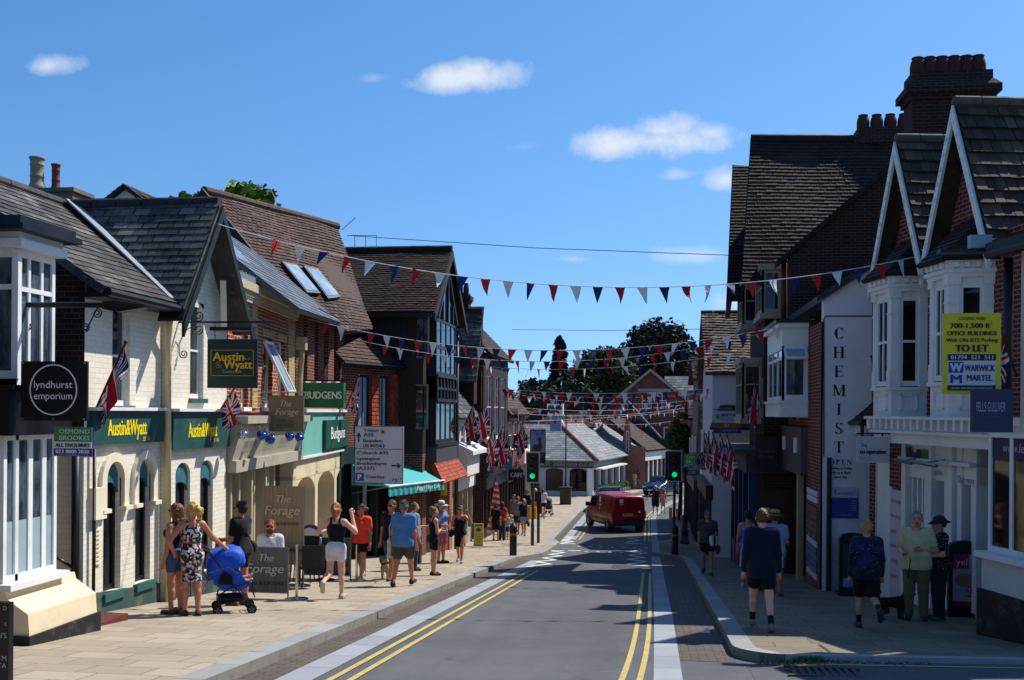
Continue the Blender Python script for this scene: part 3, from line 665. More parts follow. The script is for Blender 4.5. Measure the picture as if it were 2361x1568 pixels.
mb = MB(); text(mb, 'Austin&Wyatt', FA, 14.0, 1.28, .23, w=1.15, out=.108, bold=.008); text(mb, 'EST. 1836', FA, 15.05, 1.18, .06, w=.22, out=.108); mb.build('lettering', YT, b2); mb = MB(); text(mb, 'Austin&Wyatt', FB, 16.45, 1.2, .24, w=1.15, out=.108, bold=.008); text(mb, 'EST. 1836', FB, 17.45, 1.1, .06, w=.22, out=.108)
mb.build('lettering', YT, b2)
pipe([(-7.62, 15.75, 3.25), (-7.62, 15.75, 2.95), (-7.68, 15.82, 2.75), (-7.66, 15.83, -1.45)], M('cream_pipe', '#c9bb8f', .5, .08, 3, dirt='#8d8058', damt=.4), b2, .055)
pipe([(-7.74, 13.72, 1.1), (-7.74, 13.72, -1.3)], GUTTER, b2, .025); pipe([(-7.86, 13.45, 1.3), (-7.86, 13.45, -1.35)], GUTTER, b2, .055)
pipe([(-8.0, 13.2, -.35), (-7.86, 13.45, -.55)], BLACK, b2, .022, 'handrail')
E1, RX, RZ = (-7.42, 3.33), -10.2, 5.22
zr = lambda x: 3.33+(RZ-3.33)*(E1[0]-x)/(E1[0]-RX)
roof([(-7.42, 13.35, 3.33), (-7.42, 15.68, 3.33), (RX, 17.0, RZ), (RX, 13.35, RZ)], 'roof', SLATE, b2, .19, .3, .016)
roof([(RX, 13.35, RZ), (RX, 18.3, RZ), (-13.2, 18.3, 3.3), (-13.2, 13.35, 3.3)], 'roof', SLATE, b2, .19, .3, .012)
gz, gy = 5.2, 16.97
roof([(-7.3, 15.55, 3.27), (-7.3, gy, gz), (-10.02, gy, gz), (-7.52, 15.7, 3.4)][:4], 'roof', SLATE, b2, .16, .27, .016)
roof([(-7.3, 18.42, 3.2), (-7.3, gy, gz), (-10.02, gy, gz), (-10.1, 18.42, 3.2)], 'roof', SLATE, b2, .16, .27, .016)
ridge([(-7.32, gy, gz+.01), (-10.1, gy, gz+.02)], M('black_ridge_tile', '#1c1c1f', .6, .3, 4, dirt='#5d5b52', damt=.5), b2, .1)
ridge([(RX, 13.35, RZ+.01), (RX, 17.4, RZ+.01)], MC['black_ridge_tile'], b2, .1)
mb = MB(); mb.bar((-7.5, 15.66, 3.42), (-10.05, 16.95, 5.3), .16, .03); mb.build('valley_flashing', M('bright_lead', '#8f969f', .5, .1), b2)
mb = MB()   # bargeboards, soffits and gutter
for y in (15.5, 18.47): plank(mb, (-7.3, y, 3.02), (-7.3, gy, gz-.06), (0, 0, -.22), (.05, 0, 0)); plank(mb, (-7.7, y, 3.1), (-7.7, gy, gz-.1), (0, 0, -.05), (.42, 0, 0))
mb.build('bargeboard', M('dark_green_timber', '#12201e', .5, .2, 3), b2)
mb = MB(); mb.tube([(-7.38, 13.4, 3.27), (-7.38, 15.7, 3.25)], .06, 8); mb.box(-7.8, -7.42, 13.4, 15.7, 3.2, 3.26); mb.build('gutter', GUTTER, b2)
mb = MB(); mb.bar((-7.56, 17.75, 3.15), (-7.5, 17.55, 3.95), .1, .05); mb.build('strip_light', CREAM, b2)
ch = MB().box(-11.25, -10.15, 17.2, 17.8, 4.6, 5.5).box(-11.3, -10.1, 17.15, 17.85, 5.5, 5.57).build('chimney', M('stone_chimney', '#6d6553', .85, .2, 4, .3, 20, dirt='#34302a', damt=.6), b2)
for (x, y, r, h, m) in ((-10.92, 17.35, .115, .6, M('buff_pot', '#8d846f', .8, .15, 4, dirt='#4a443a', damt=.5)), (-10.68, 17.55, .07, .52, M('red_pot', '#6a332b', .7, .2, 4))):
    MB().lathe((x, y, 5.56), [(r*1.6, 0), (r*1.15, .1), (r, .16), (r, h*.4), (r*1.1, h*.42), (r, h*.45), (r, h*.75), (r*1.1, h*.77), (r, h*.8), (r*1.05, h*.93), (r*1.2, h*.95), (r*1.2, h), (r*.8, h)], 16).build('chimney_pot', m, ch, smooth=True)
# ---- delicatessen: red and yellow brick with parapet ; L4 supermarket : red brick, arcade
F3 = Fr((-7.75, 18.3), (-.113, 1)); U = lambda x, y=950: F3.px(x, y)[0]
b3 = bld('deli_building', 'red and yellow brick delicatessen with grey shopfront between two slate roofed shops')
e3 = U(680); top3 = F3.px(607, 700)[1]
wn = [(U(556), U(571), 1.72, 3.2), (U(606), U(627), 1.72, 3.2), (U(640), U(656), 1.72, 3.2)]
mb = MB(); wall(mb, F3, .0, e3, 1.6, top3, wn, .18); mb.build('wall', BRK_RY, b3)
mb = MB()
for a, b in ((U(578), U(590)), (U(662), U(676))): mb.fbox(F3, a, b, 1.7, top3-.02, -.05, .035)
for o in wn:
    for k in range(9):
        if k % 2: mb.fbox(F3, o[0]-.06, o[0], o[2]+k*.16, o[2]+k*.16+.15, -.1, .015); mb.fbox(F3, o[1], o[1]+.06, o[2]+k*.16, o[2]+k*.16+.15, -.1, .015)
    mb.fbox(F3, o[0]-.08, o[1]+.08, o[3], o[3]+.16, -.1, .025)
mb.build('yellow_brick_dressing', BRK_Y, b3)
for i, o in enumerate(wn): win(F3, o, b3, 1, 1, .06, WHITE, GLB, .12, vs=[.6], sill=.08)
ow = wn[1]; mb = MB(); a, b = F3.pt(ow[0]+.06, ow[3]-.1, 0), F3.pt(ow[0]+.06, ow[2]+.35, .5); c, d = F3.pt(ow[1], ow[2]+.35, .5), F3.pt(ow[1], ow[3]-.1, 0)
for p, q in ((a, b), (b, c), (c, d), (d, a)): mb.bar(p, q, .05, .05)
sh = mb.build('open_casement', WHITE, b3); MB().poly([a, b, c, d]).build('pane', GLS, sh)
mb = MB(); mb.fbox(F3, -.02, e3, top3, top3+.1, -.3, .1); mb.fbox(F3, -.02, e3, top3+.1, top3+.26, -.3, .16); mb.fbox(F3, -.02, e3, top3-.1, top3-.04, -.05, .06)
for i in range(40): mb.fbox(F3, .02+i*e3/40, .02+(i+.55)*e3/40, top3-.04, top3, -.02, .08)
mb.build('cornice', M('stone_cornice', '#b3a88f', .8, .1, 3, .15, 30, dirt='#6d634c', damt=.5), b3)
mb = MB(); mb.fbox(F3, -.02, e3, top3+.26, top3+.4, -.4, .12); 
for i in range(22): mb.fbox(F3, i*e3/22, (i+.4)*e3/22, top3+.4, top3+.415, -.4, .13)
mb.build('parapet_coping', LEAD, b3)
q = [F3.pt(0, top3+.4, -.35), F3.pt(e3, top3+.4, -.35), F3.pt(e3, top3+.5, -.35), F3.pt(.0, top3+1.3, -.35)]; MB().prism(q, F3.w*-.05).build('dormer_cheek', M('blue_white_board', '#8d9cb5', .5, .05), b3)
mb = MB(); mb.add([F3.pt(0.05, -2.4, -.25), F3.pt(e3, -2.6, -.25), F3.pt(e3, 1.7, -.25), F3.pt(.05, 1.7, -.25)], [(0, 1, 2, 3)]); mb.build('shop_window', GLD, b3)
GRY = M('warm_grey_paint', '#a9a391', .5, .06, 2, dirt='#6d6858', damt=.3)
mb = MB(); f3t, f3b = 1.35, .72
mb.prism([F3.pt(0, f3b, .12), F3.pt(0, f3t, .3), F3.pt(0, f3t+.06, .3), F3.pt(0, f3t+.06, -.25), F3.pt(0, f3b, -.25)], F3.u*e3); mb.fbox(F3, -.03, e3+.03, f3t+.06, f3t+.2, -.25, .42); mb.fbox(F3, 0, e3, f3b-.22, f3b, -.25, .2); mb.build('fascia', GRY, b3)
mb = MB()
for x in (.06, .6, 1.15, 1.7, 2.25, 2.8, 3.35, 3.9, e3-.1): mb.fbox(F3, x-.05, x+.05, -2.6, f3b-.2, -.24, -.06 if x not in (1.7, 2.8) else .04)
mb.fbox(F3, 0, e3, -2.6, -1.62, -.24, -.08); mb.build('shopfront_frame', M('cream_frame', '#b7ac8c', .5, .08, 3, dirt='#6d6650', damt=.3), b3)
mb = MB()
for u in (.5, 2.0, 3.3): text(mb, 'DELI & EATERY', Fr(F3.pt(0, 0, 0), (F3.u.x, F3.u.y)), u, .95, .12, w=.85, out=.225)
mb.build('lettering', M('grey_lettering', '#57534a', .6), b3)
b4 = bld('supermarket_building', 'red brick supermarket with pale teal fascia over a cream arcade')
o4 = U(818); top4 = 4.15
wn = [(U(x0), U(x1), F3.px(x0, 878)[1], F3.px(x0, 878)[1]+2.0) for x0, x1 in ((699, 708), (724, 733), (746, 756), (769, 779), (793, 802))]
mb = MB(); wall(mb, F3, e3, o4, 1.5, top4, wn, .2); a = F3.pt(e3, 0, -.3); mb.prism([F3.pt(e3+.02, -3, -1.2), F3.pt(o4, -3, -1.2), F3.pt(o4, 1.6, -1.2), F3.pt(e3+.02, 1.6, -1.2)], -F3.w*.1); mb.fbox(F3, o4-.1, o4, -3, 4.1, -3, -.01); mb.build('wall', BRK_R, b4)
for o in wn: win(F3, o, b4, 1, 1, .05, DARKT, GLD, .15, sill=.07, sm=WHITE)
TEAL = M('pale_teal_board', '#6fb0a2', .45, .06, 1.5, dirt='#4d7a70', damt=.25)
mb = MB(); mb.fbox(F3, e3, o4+.05, .55, 1.62, -.3, .12); mb.build('fascia', TEAL, b4)
mb = MB(); mb.fbox(F3, e3, o4+.05, 1.62, 1.7, -.3, .2); mb.fbox(F3, e3, o4+.05, .49, .55, -.3, .16); mb.build('fascia_trim', WHITE, b4)
PIER = M('cream_pier', '#cdbf9b', .7, .08, 2, .1, 40, dirt='#7d7152', damt=.35)
mb = MB(); pu = [U(x, 1150) for x in (676, 727, 771, 814)]
for u in pu: mb.fbox(F3, u-.32, u, -3.2, .1, -.7, .06)
for a, b in zip(pu, pu[1:]): spandrel(mb, F3, a, b-.32, -.38, .02, -.42, .05, 10); mb.fbox(F3, a-.32, b, .02, .5, -.42, .06)
mb.build('arcade', PIER, b4)
pc = pipe([F3.pt(e3+.05, 3.3, .14), F3.pt(e3+.05, 2.9, .14), F3.pt(e3+.12, 2.7, .1), F3.pt(e3+.05, 2.4, .1), F3.pt(e3+.05, .6, .1)], M('stone_pipe', '#a69a7a', .6, .1), b4, .07); MB().fbox(F3, e3-.08, e3+.18, 3.1, 3.4, .02, .25).build('hopper', MC['stone_pipe'], pc)
# slate slope over both
a, b = F3.px(703, 708), F3.px(843, 758)
E0, E1_ = V(F3.pt(U(703, 708), 4.22, .28)), V(F3.pt(o4+.35, 4.22, .28)); P4 = plane3(E0, E1_, E0-F3.w*1+V((0, 0, .85)))
sp = [rp(P4, 517, 551), rp(P4, 560, 620), rp(P4, 668, 700), E0, E1_, E1_-F3.w*.5+V((0, 0, .425)), rp(P4, 620, 600), rp(P4, 508, 529)]
sp = [rp(P4, 515, 575), rp(P4, 690, 712), E1_, E1_-F3.w*.62+V((0, 0, .527)), rp(P4, 625, 607), rp(P4, 508, 529)]
roof(sp, 'roof', SLATE_B, b4, .2, .25, .012)
mb = MB(); mb.tube([E0+F3.w*.06+V((0, 0, -.08)), E1_+F3.w*.06+V((0, 0, -.08))], .06, 8); q = E1_+F3.w*.06+V((0, 0, -.08)); mb.tube([q, q+V((0, 0, -.2)), F3.pt(o4-.1, 3.7, .06), F3.pt(o4-.1, .6, .06)], .045, 8); mb.build('gutter', GUTTER, b4)
# ---- big clay tiled hall roof behind
b5 = bld('hall_building', 'tall brown clay tiled roof with two skylights rising behind the red brick shops')
R0 = onY(470, 440, 26); d = (R0.z-1.66)/ray(778, 523).z; R1 = EYE+ray(778, 523)*d
rv = (R1-R0).normalized(); dn = V((rv.y, -rv.x, 0)); PC = plane3(R0, R1, R0+dn*1+V((0, 0, -1.12)))
cp = [R0, R1, rp(PC, 858, 760), rp(PC, 800, 765), rp(PC, 618, 622)]
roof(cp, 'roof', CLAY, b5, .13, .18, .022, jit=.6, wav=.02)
bk = [R0, R1, R1-dn*4-V((0, 0, 4.48)), R0-dn*4-V((0, 0, 4.48))]; roof(bk, 'roof', CLAY, b5, .3, .4, .02)
ridge([R0, R1], M('clay_ridge', '#4a2c22', .8, .2, 4), b5, .13)
mb = MB(); n0 = rv*.0; q0 = rp(PC, 618, 622); mb.prism([R0+V((0, 0, -.1)), q0+V((0, 0, -.1)), V((q0.x, q0.y, 0)), R0-dn*3.8-V((0, 0, 8)), R0-dn*3.8-V((0, 0, 4.4))], rv*.2+V((0, 0, 0))); mb.build('gable_wall', DARKT, b5); mb = MB(); pn_ = PC[1] if PC[1].z > 0 else -PC[1]; k_ = rv*-.05; mb.prism([R0+k_+pn_*.06, q0+k_+pn_*.06, q0+k_-pn_*.4, R0+k_-pn_*.4], rv*-.06); mb.build('verge_board', DARKT, b5)
for k, q in enumerate((((644, 610), (678, 616), (733, 683), (702, 681)), ((694, 620), (727, 626), (780, 691), (751, 695)))):
    P = [rp(PC, *z) for z in q]; n = PC[1] if PC[1].z > 0 else -PC[1]; ctr = sum(P, V())/4
    fr_ = MB().prism([p+n*.03 for p in P], n*.09).build('skylight', M('skylight_frame', '#2a2c30', .4), b5); MB().prism([ctr+(p-ctr)*.86+n*.12 for p in P], n*.012).build('pane', GLS, fr_)
al = V(onY(788, 530, 31.5)); mb = MB(); mb.tube([al, V(onY(820, 502, 31.5))], .012, 5)
for x in (818, 843, 868): mb.tube([onY(x, 572, 34), onY(x, 543, 34)], .012, 5)
for y in (543, 571): mb.tube([onY(808, y, 34), onY(869, y, 34)], .012, 5)
mb.build('aerial_frame', STEEL, b5)
# ---- link shop with awning
b6 = bld('cafe_building', 'small cafe with orange tile hung front tucked between the supermarket and the black gabled shop')
FL = Fr((-8.95, 29.3), (.95, 2.9)); le = 3.1
wn = [(FL.px(827, 900)[0], FL.px(853, 900)[0], .9, 2.85), (FL.px(874, 900)[0], FL.px(896, 900)[0], .9, 2.85)]
wn = [(max(.1, wn[0][0]), wn[0][1], .75, 2.75), (wn[1][0], wn[1][1], .75, 2.75)]
mb = MB(); wall(mb, FL, 0, le, .6, 3.1, wn, .15); mb.fbox(FL, 0, le, -3.2, .6, -.4, -.3); mb.build('wall', BRK_R, b6)
roof([FL.pt(wn[0][1]+.02, .75, .07), FL.pt(wn[1][0]-.02, .75, .07), FL.pt(wn[1][0]-.02, 2.8, .03), FL.pt(wn[0][1]+.02, 2.8, .03)], 'tile_hanging', CLAY_O, b6, .13, .18, .015, .03)
roof([FL.pt(wn[1][1]+.02, .75, .07), FL.pt(le, .75, .07), FL.pt(le, 2.8, .03), FL.pt(wn[1][1]+.02, 2.8, .03)], 'tile_hanging', CLAY_O, b6, .13, .18, .015, .03)
for o in wn: win(FL, o, b6, 1, 1, .07, DARKT, GLS, .08, us=[.5])
a, b = FL.pt(-.2, 3.1, .25), FL.pt(le+.1, 3.1, .25); roof([a, b, b-FL.w*.55+V((0, 0, .5)), a-FL.w*1.6+V((0, 0, 1.45))], 'roof', CLAY, b6, .17, .22, .022, jit=.8)
MB().tube([a+V((0, 0, -.06)), b+V((0, 0, -.06))], .07, 8).build('gutter', GUTTER, b6)
mb = MB(); mb.add([FL.pt(0, -3.2, -.25), FL.pt(le, -3.3, -.25), FL.pt(le, .6, -.25), FL.pt(0, .6, -.25)], [(0, 1, 2, 3)]); mb.build('shop_window', GLD, b6)
mb = MB()
for x in (.05, 1.0, 2.0, le-.05): mb.fbox(FL, x-.05, x+.05, -3.2, .5, -.24, .0)
mb.fbox(FL, 0, le, .1, .6, -.24, .05); mb.build('shopfront_frame', M('dark_teal_frame', '#20393a', .5), b6)
# awning
AW = Fr(FL.pt(0, 0, 1.3), (FL.u.x, FL.u.y)); ua, ub = AW.px(896, 1122)[0], AW.px(1024, 1110)[0]; va = AW.px(960, 1115)[1]; wt = va+.62
aw = thing('shop_awning', 'turquoise striped shop awning with scalloped valance over the cafe front', 'awning', FL.pt(1, va, .6))
AWM = M('turquoise_canvas', '#35a3a6', .7, .06, 2)
mb = MB(); nn = 22
for i in range(nn):
    x0, x1 = ua+(ub-ua)*i/nn, ua+(ub-ua)*(i+1)/nn; s0, s1 = .02*math.sin(i*1.3), .02*math.sin((i+1)*1.3)
    mb.add([FL.pt(x0, wt, 0), FL.pt(x1, wt, 0), FL.pt(x1, va+s1*.2, 1.3), FL.pt(x0, va+s0*.2, 1.3)], [(0, 1, 2, 3)])
mb.prism([FL.pt(ua, wt, 0), FL.pt(ua, va, 1.3), FL.pt(ua, va, 0)], FL.u*.01); mb.build('canopy', AWM, aw, fix=False)
mb = MB(); m_ = 80
for i in range(m_):
    x0, x1 = ua+(ub-ua)*i/m_, ua+(ub-ua)*(i+1)/m_; k = lambda j: .27+.03*abs(math.sin(j*math.pi/4)); z_ = lambda j: .02*math.sin(j*.9)
    mb.add([FL.pt(x0, va, 1.3), FL.pt(x1, va, 1.3), FL.pt(x1, va-k(i+1), 1.3+z_(i+1)), FL.pt(x0, va-k(i), 1.3+z_(i))], [(0, 1, 2, 3)])
vl = mb.build('valance', AWM, aw, fix=False)
mb = MB(); text(mb, 'Peggy Mays Cafe', AW, (ua+ub)/2+.6, va-.2, .13, w=1.4, out=.035, align='C', slant=.25); mb.build('lettering', WHITE, vl)
MB().tube([FL.pt(ua, va, 1.31), FL.pt(ub, va, 1.31)], .03, 8).build('front_bar', WHITE, aw)
mb = MB(); mb.tube([FL.pt(ua, va, 1.3), FL.pt(ua, va-.25, .02)], .02, 6); mb.tube([FL.pt(ub, va, 1.3), FL.pt(ub, va-.25, .02)], .02, 6); mb.build('folding_arm', STEEL, aw)
# ---- black timbered gabled shop
b7 = bld('timbered_building', 'black timbered gabled building with glazed oriel and clay tiled roof on the left')
FX, FS = Fr((-7.15, 0)), Fr((0, 32.3), (1, 0)); FO = Fr((-6.85, 0))
mb = MB(); mb.box(-13, -7.4, 32.35, 37.1, -4, 4.9); mb.build('core_wall', BRK_D, b7)
so1, so2 = FS.R(938, 724, 988, 826), FS.R(937, 886, 986, 990)
mb = MB(); wall(mb, FS, -11, -7.15, .3, 4.95, [so1, so2], .12); wall(mb, FX, 32.3, 37.1, .3, 4.95, [], .1, top=[(32.3, 4.95), (37.1, 4.95), (34.7, 7.0)]); mb.build('wall', DARKT, b7)
for o in (so1, so2): win(FS, o, b7, 1, 1, .05, M('grey_white_frame', '#8d8d8d', .5), GLB if o is so1 else GL, .1)
mb = MB(); wall(mb, FX, 32.3, 37.1, -4, .3, [(32.9, 35.2, -3.2, -.3)], .4); wall(mb, FS, -9, -7.15, -4, .3, [], .1); mb.build('ground_floor_wall', BRK_R, b7)
mb = MB(); mb.add([FX.pt(32.9, -3.2, -.38), FX.pt(35.2, -3.3, -.38), FX.pt(35.2, -.3, -.38), FX.pt(32.9, -.3, -.38)], [(0, 1, 2, 3)]); mb.build('shop_window', GLD, b7)
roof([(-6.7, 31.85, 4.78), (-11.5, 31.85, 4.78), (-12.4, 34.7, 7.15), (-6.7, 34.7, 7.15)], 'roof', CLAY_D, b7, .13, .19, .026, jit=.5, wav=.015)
roof([(-6.7, 37.5, 4.78), (-6.7, 34.7, 7.15), (-13, 34.7, 7.15), (-13, 37.5, 4.78)], 'roof', CLAY_D, b7, .3, .4, .02)
ridge([(-6.7, 34.7, 7.18), (-12.5, 34.7, 7.18)], M('dark_ridge', '#1f1613', .8, .2), b7, .12)
mb = MB()
for y in (31.8, 37.55): plank(mb, (-6.72, y, 4.72), (-6.72, 34.7, 7.1), (0, 0, -.25), (.06, 0, 0))
mb.box(-11.5, -6.8, 31.85, 32.0, 4.62, 4.74); mb.build('bargeboard', DARKT, b7)
bw = [(33.2, 36.3)]
for v0, v1, nu, nv in ((2.85, 4.7, 4, 2), (.62, 2.0, 4, 1)): win(FO, (33.0, 36.4, v0, v1), b7, nu, nv, .09, M('black_frame', '#1b1c1e', .5, .1), glass('oriel_glass', '#0c0e11', .05, '#24292e', 1.6, .22), .05, bar=.1)
gl = MB().fpoly(FO, [(33.3, 4.72), (36.1, 4.72), (34.75, 6.3)], -.04, -.02).build('gable_glazing', MC['oriel_glass'], b7)
mb = MB(); mb.bar(FO.pt(33.1, 4.72), FO.pt(34.75, 6.45), .1, .1); mb.bar(FO.pt(36.4, 4.72), FO.pt(34.75, 6.45), .1, .1)
for u in (33.9, 34.75, 35.6): mb.fbox(FO, u-.05, u+.05, 4.7, 6.3-abs(u-34.75)*1.15, -.05, .04)
mb.fbox(FO, 33.0, 36.4, 2.0, 2.85, -.3, -.03); mb.fbox(FO, 32.95, 36.45, .5, .62, -.3, .06); mb.fbox(FO, 32.95, 36.45, 1.98, 2.08, -.3, .05); mb.fbox(FO, 32.95, 36.45, 2.78, 2.87, -.3, .05)
for i in range(7): mb.fbox(FO, 33.0+i*.55, 33.08+i*.55, 2.05, 2.8, -.1, .03)
mb.fbox(FO, 33.0, 36.4, 2.38, 2.46, -.1, .02); mb.fbox(FO, 33.0, 36.4, .5, 6, -.32, -.1) if 0 else None
mb.box(-7.15, -6.95, 33.0, 33.06, .5, 4.7); mb.box(-7.15, -6.95, 36.34, 36.4, .5, 4.7); mb.build('oriel_frame', MC['black_frame'], b7)
mb = MB(); mb.fbox(FO, 32.9, 36.6, -.02, .5, -.32, .03); mb.build('lead_apron', M('grey_lead_apron', '#3d4046', .6, .1), b7)
roof([(-6.5, 32.4, -.62), (-6.5, 37.0, -.62), (-6.86, 36.7, 0.0), (-6.86, 32.7, 0.0)], 'tile_skirt', CLAY_O, b7, .13, .18, .02, .15)
mb = MB(); mb.fbox(FX, 36.6, 37.1, -4, 4.8, -.1, .05); mb.build('brick_pier', BRK_RY, b7)
MB().fbox(Fr((0, 34.6), (1, 0)), -6.95, -6.8, -1.15, -.75, 0, .3).build('wall_lamp', M('amber_lamp', '#d9a52a', .4, .05), b7)
pipe([(-7.0, 37.35, 4.6), (-7.0, 37.35, -3.4)], GUTTER, b7, .07)
# ---- further shops on the left, seen end on
def shop(label, y0, y1, X, eave, rz, mat, rmat, fas, fr_, front=0, depth=7, wins=((.12, .32), (.4, .6), (.68, .88)), gable=False, wz=(.35, .8), sf=.95, name='shop_building', wm=None, right=False, glz=None, rg=.2):
    """street-parallel shop: upper windows, fascia, glazed front, tiled roof"""
    b = bld(name, label); s = -1 if not right else 1
    F_ = Fr((X, 0), (0, 1)) if not right else Fr((X, 0), (0, -1))
    uu = (lambda a, c: (a, c)) if not right else (lambda a, c: (-c, -a))
    Lh = y1-y0; gr = g((y0+y1)/2); fz = gr+2.75
    ops = [uu(y0+Lh*a, y0+Lh*c)+(fz+.6+(eave-fz-.6)*wz[0]*.6, fz+.6+(eave-fz-.6)*wz[1]) for a, c in wins]
    a, c = uu(y0, y1); mb = MB(); wall(mb, F_, a, c, fz, eave, ops, .15)
    x1 = X+s*depth; xa, xb = (X+s*.3, x1)
    mb.box(min(xa, xb), max(xa, xb), y0+.02, y1-.02, gr-1.2, eave-.02)
    for yy in (y0, y1): mb.poly([(X, yy, gr-1), (X, yy, eave), (xa, yy, eave), (xa, yy, gr-1)])
    if not gable: mb.poly([(X, y0+.01, eave), (x1, y0+.01, eave), ((X+x1)/2, y0+.01, rz-.05)])
    else: mb.poly([F_.pt(a, eave), F_.pt(c, eave), F_.pt((a+c)/2, rz-.05)])
    mb.build('wall', mat, b)
    for o in ops: win(F_, o, b, 2, 2, .06, wm or WHITE, glz or GL, .08, sill=.07)
    xo = X-s*.3; xm = (X+x1)/2
    if not gable:
        roof([(xo, y0-.12, eave-.08), (xo, y1+.1, eave-.08), (xm, y1+.1, rz), (xm, y0-.12, rz)], 'roof', rmat, b, rg, rg*1.3, .02, jit=.6); roof([(x1-s*-.3, y0-.12, eave-.08), (x1-s*-.3, y1+.1, eave-.08), (xm, y1+.1, rz), (xm, y0-.12, rz)], 'roof', rmat, b, .4, .5, .02)
        ridge([(xm, y0-.12, rz), (xm, y1+.1, rz)], MC['dark_ridge'], b, .11)
    else:
        ym = (y0+y1)/2
        for ye in (y0-.25, y1+.25): roof([(xo, ye, eave-.1), (x1, ye, eave-.1), (x1, ym, rz), (xo, ym, rz)], 'roof', rmat, b, rg, rg*1.3, .02, jit=.6)
        ridge([(xo, ym, rz), (x1, ym, rz)], MC['dark_ridge'], b, .11)
        mb = MB()
        for ye in (y0-.28, y1+.28): plank(mb, (xo-s*.03, ye, eave-.12), (xo-s*.03, ym, rz-.02), (0, 0, -.22), (s*.05, 0, 0))
        mb.build('bargeboard', fr_, b)
    mb = MB(); mb.fbox(F_, a+.05, c-.05, fz-.55, fz-.02, -.1, .14); mb.fbox(F_, a, c, fz-.02, fz+.05, -.1, .22); mb.build('fascia', fas, b)
    mb = MB(); n = max(3, int(Lh/.9))
    for i in range(n+1): u = a+.06+(c-a-.12)*i/n; mb.fbox(F_, u-.045, u+.045, gr-1, fz-.55, -.14, .02)
    mb.fbox(F_, a, c, gr-1, gr+.5, -.14, 0); mb.build('shopfront_frame', fr_, b)
    mb = MB(); mb.poly([F_.pt(a, gr-1, -.13), F_.pt(c, gr-1, -.13), F_.pt(c, fz-.5, -.13), F_.pt(a, fz-.5, -.13)]); mb.build('shop_window', glz or GLD, b)
    return b, F_, fz
GRN = M('dark_green_paint', '#1d2f24', .5, .1); NAVY = M('navy_paint', '#1b2740', .5, .1); BRWN = M('brown_paint', '#3a261b', .5, .1); PLAST = M('painted_plaster', '#c9c5bb', .7, .05, 1.5, .1, 30, dirt='#8d877a', damt=.35)
TILEH = BRK_D
s1, F6, _ = shop('narrow white fronted shop with a steep dark slate roof beyond the black gabled building', 37.8, 42.2, -7.25, 1.5, 6.0, PLAST, SLATE, WHITE, GRY, depth=6)
MB().box(-7.9, -7.15, 41.9, 42.6, 2, 3.9).build('party_wall', BRK_D, s1)
roof([(-7.0, 41.6, 2.9), (-9.2, 41.6, 2.9), (-9.2, 43.4, 6.1), (-7.0, 43.4, 6.1)], 'roof', SLATE, s1, .22, .3, .02)
MB().box(-9.3, -7.05, 43.2, 43.5, 1, 6.0).build('gable_wall', BRK_D, s1)
chimney(s1, (-8.2, 43.6), 1.1, .6, 5.2, 6.7, BRK_D, 4, .11, .42)
mb = MB(); mb.prism([F6.pt(38, .35, .1), F6.pt(38, .5, .1), F6.pt(38, 0.2, .75), F6.pt(38, .05, .75)], (0, 3.2, 0)); mb.fbox(F6, 38.2, 41, -.75, .4, .1, .5); mb.build('shop_canopy', WHITE, s1)
s2, F7, _ = shop('brown tile hung shop with dark clay roof in the middle of the left terrace', 43.5, 51, -7.0, 4.2, 7.5, TILEH, CLAY_D, BLACK, BRWN, depth=6, wm=WHITE)
q = Fr((0, 43.45), (1, 0)); roof([q.pt(-7.0, -.6, .1), q.pt(-10, -.6, .1), q.pt(-10, 4.4, .03), q.pt(-7.0, 4.4, .03)], 'tile_hanging', CLAY, s2, .16, .22, .03, .2)
roof([(-6.5, 43.4, -.2), (-6.5, 46, -.2), (-7, 46, .45), (-7, 43.4, .45)], 'pent_roof', CLAY_D, s2, .17, .24)
s3, F8, _ = shop('dark fronted cafe shop with white upper windows further down the left terrace', 51, 59, -7.1, 1.6, 5.4, BRK_R, CLAY, BLACK, BLACK, depth=6)
q = Fr((0, 51.0), (1, 0)); roof([q.pt(-7.1, -.9, .1), q.pt(-10, -.9, .1), q.pt(-10, 2.0, .03), q.pt(-7.1, 2.0, .03)], 'tile_hanging', CLAY, s3, .16, .22, .03, .2)
s4, F9, _ = shop('white fronted end shop of the left terrace beside the grey corner cafe', 59, 66, -7.6, .2, 2.6, PLAST, CLAY_D, WHITE, GRY, depth=5)
# ---- gabled house and tree glimpsed over the office roof
b8 = bld('gabled_house', 'house behind the slate roofs showing a white boarded gable peak', 'house')
FH = Fr((0, 30), (1, 0)); p = [FH.px(*q) for q in ((232, 480), (293, 432), (390, 480))]
mb = MB(); mb.fpoly(FH, [(p[0][0]-.5, 2), (p[2][0]+.2, 2), (p[2][0]+.2, p[2][1]-.1), p[1], (p[0][0]-.5, p[0][1]-.4)], -.4, 0); mb.build('gable_wall', BRK_R, b8)
k = (p[1][1]-p[0][1])/(p[1][0]-p[0][0]); pk = (p[1][0], p[1][1]); ww = 2.3
roof([FH.pt(pk[0], pk[1]+.05, .25), FH.pt(pk[0]-ww, pk[1]+.05-k*ww, .25), FH.pt(pk[0]-ww, pk[1]+.05-k*ww, -8), FH.pt(pk[0], pk[1]+.05, -8)], 'roof', CLAY, b8, .2, .25); roof([FH.pt(pk[0], pk[1]+.05, .25), FH.pt(pk[0]+ww, pk[1]+.05-k*ww, .25), FH.pt(pk[0]+ww, pk[1]+.05-k*ww, -8), FH.pt(pk[0], pk[1]+.05, -8)], 'roof', CLAY, b8, .2, .25)
mb = MB()
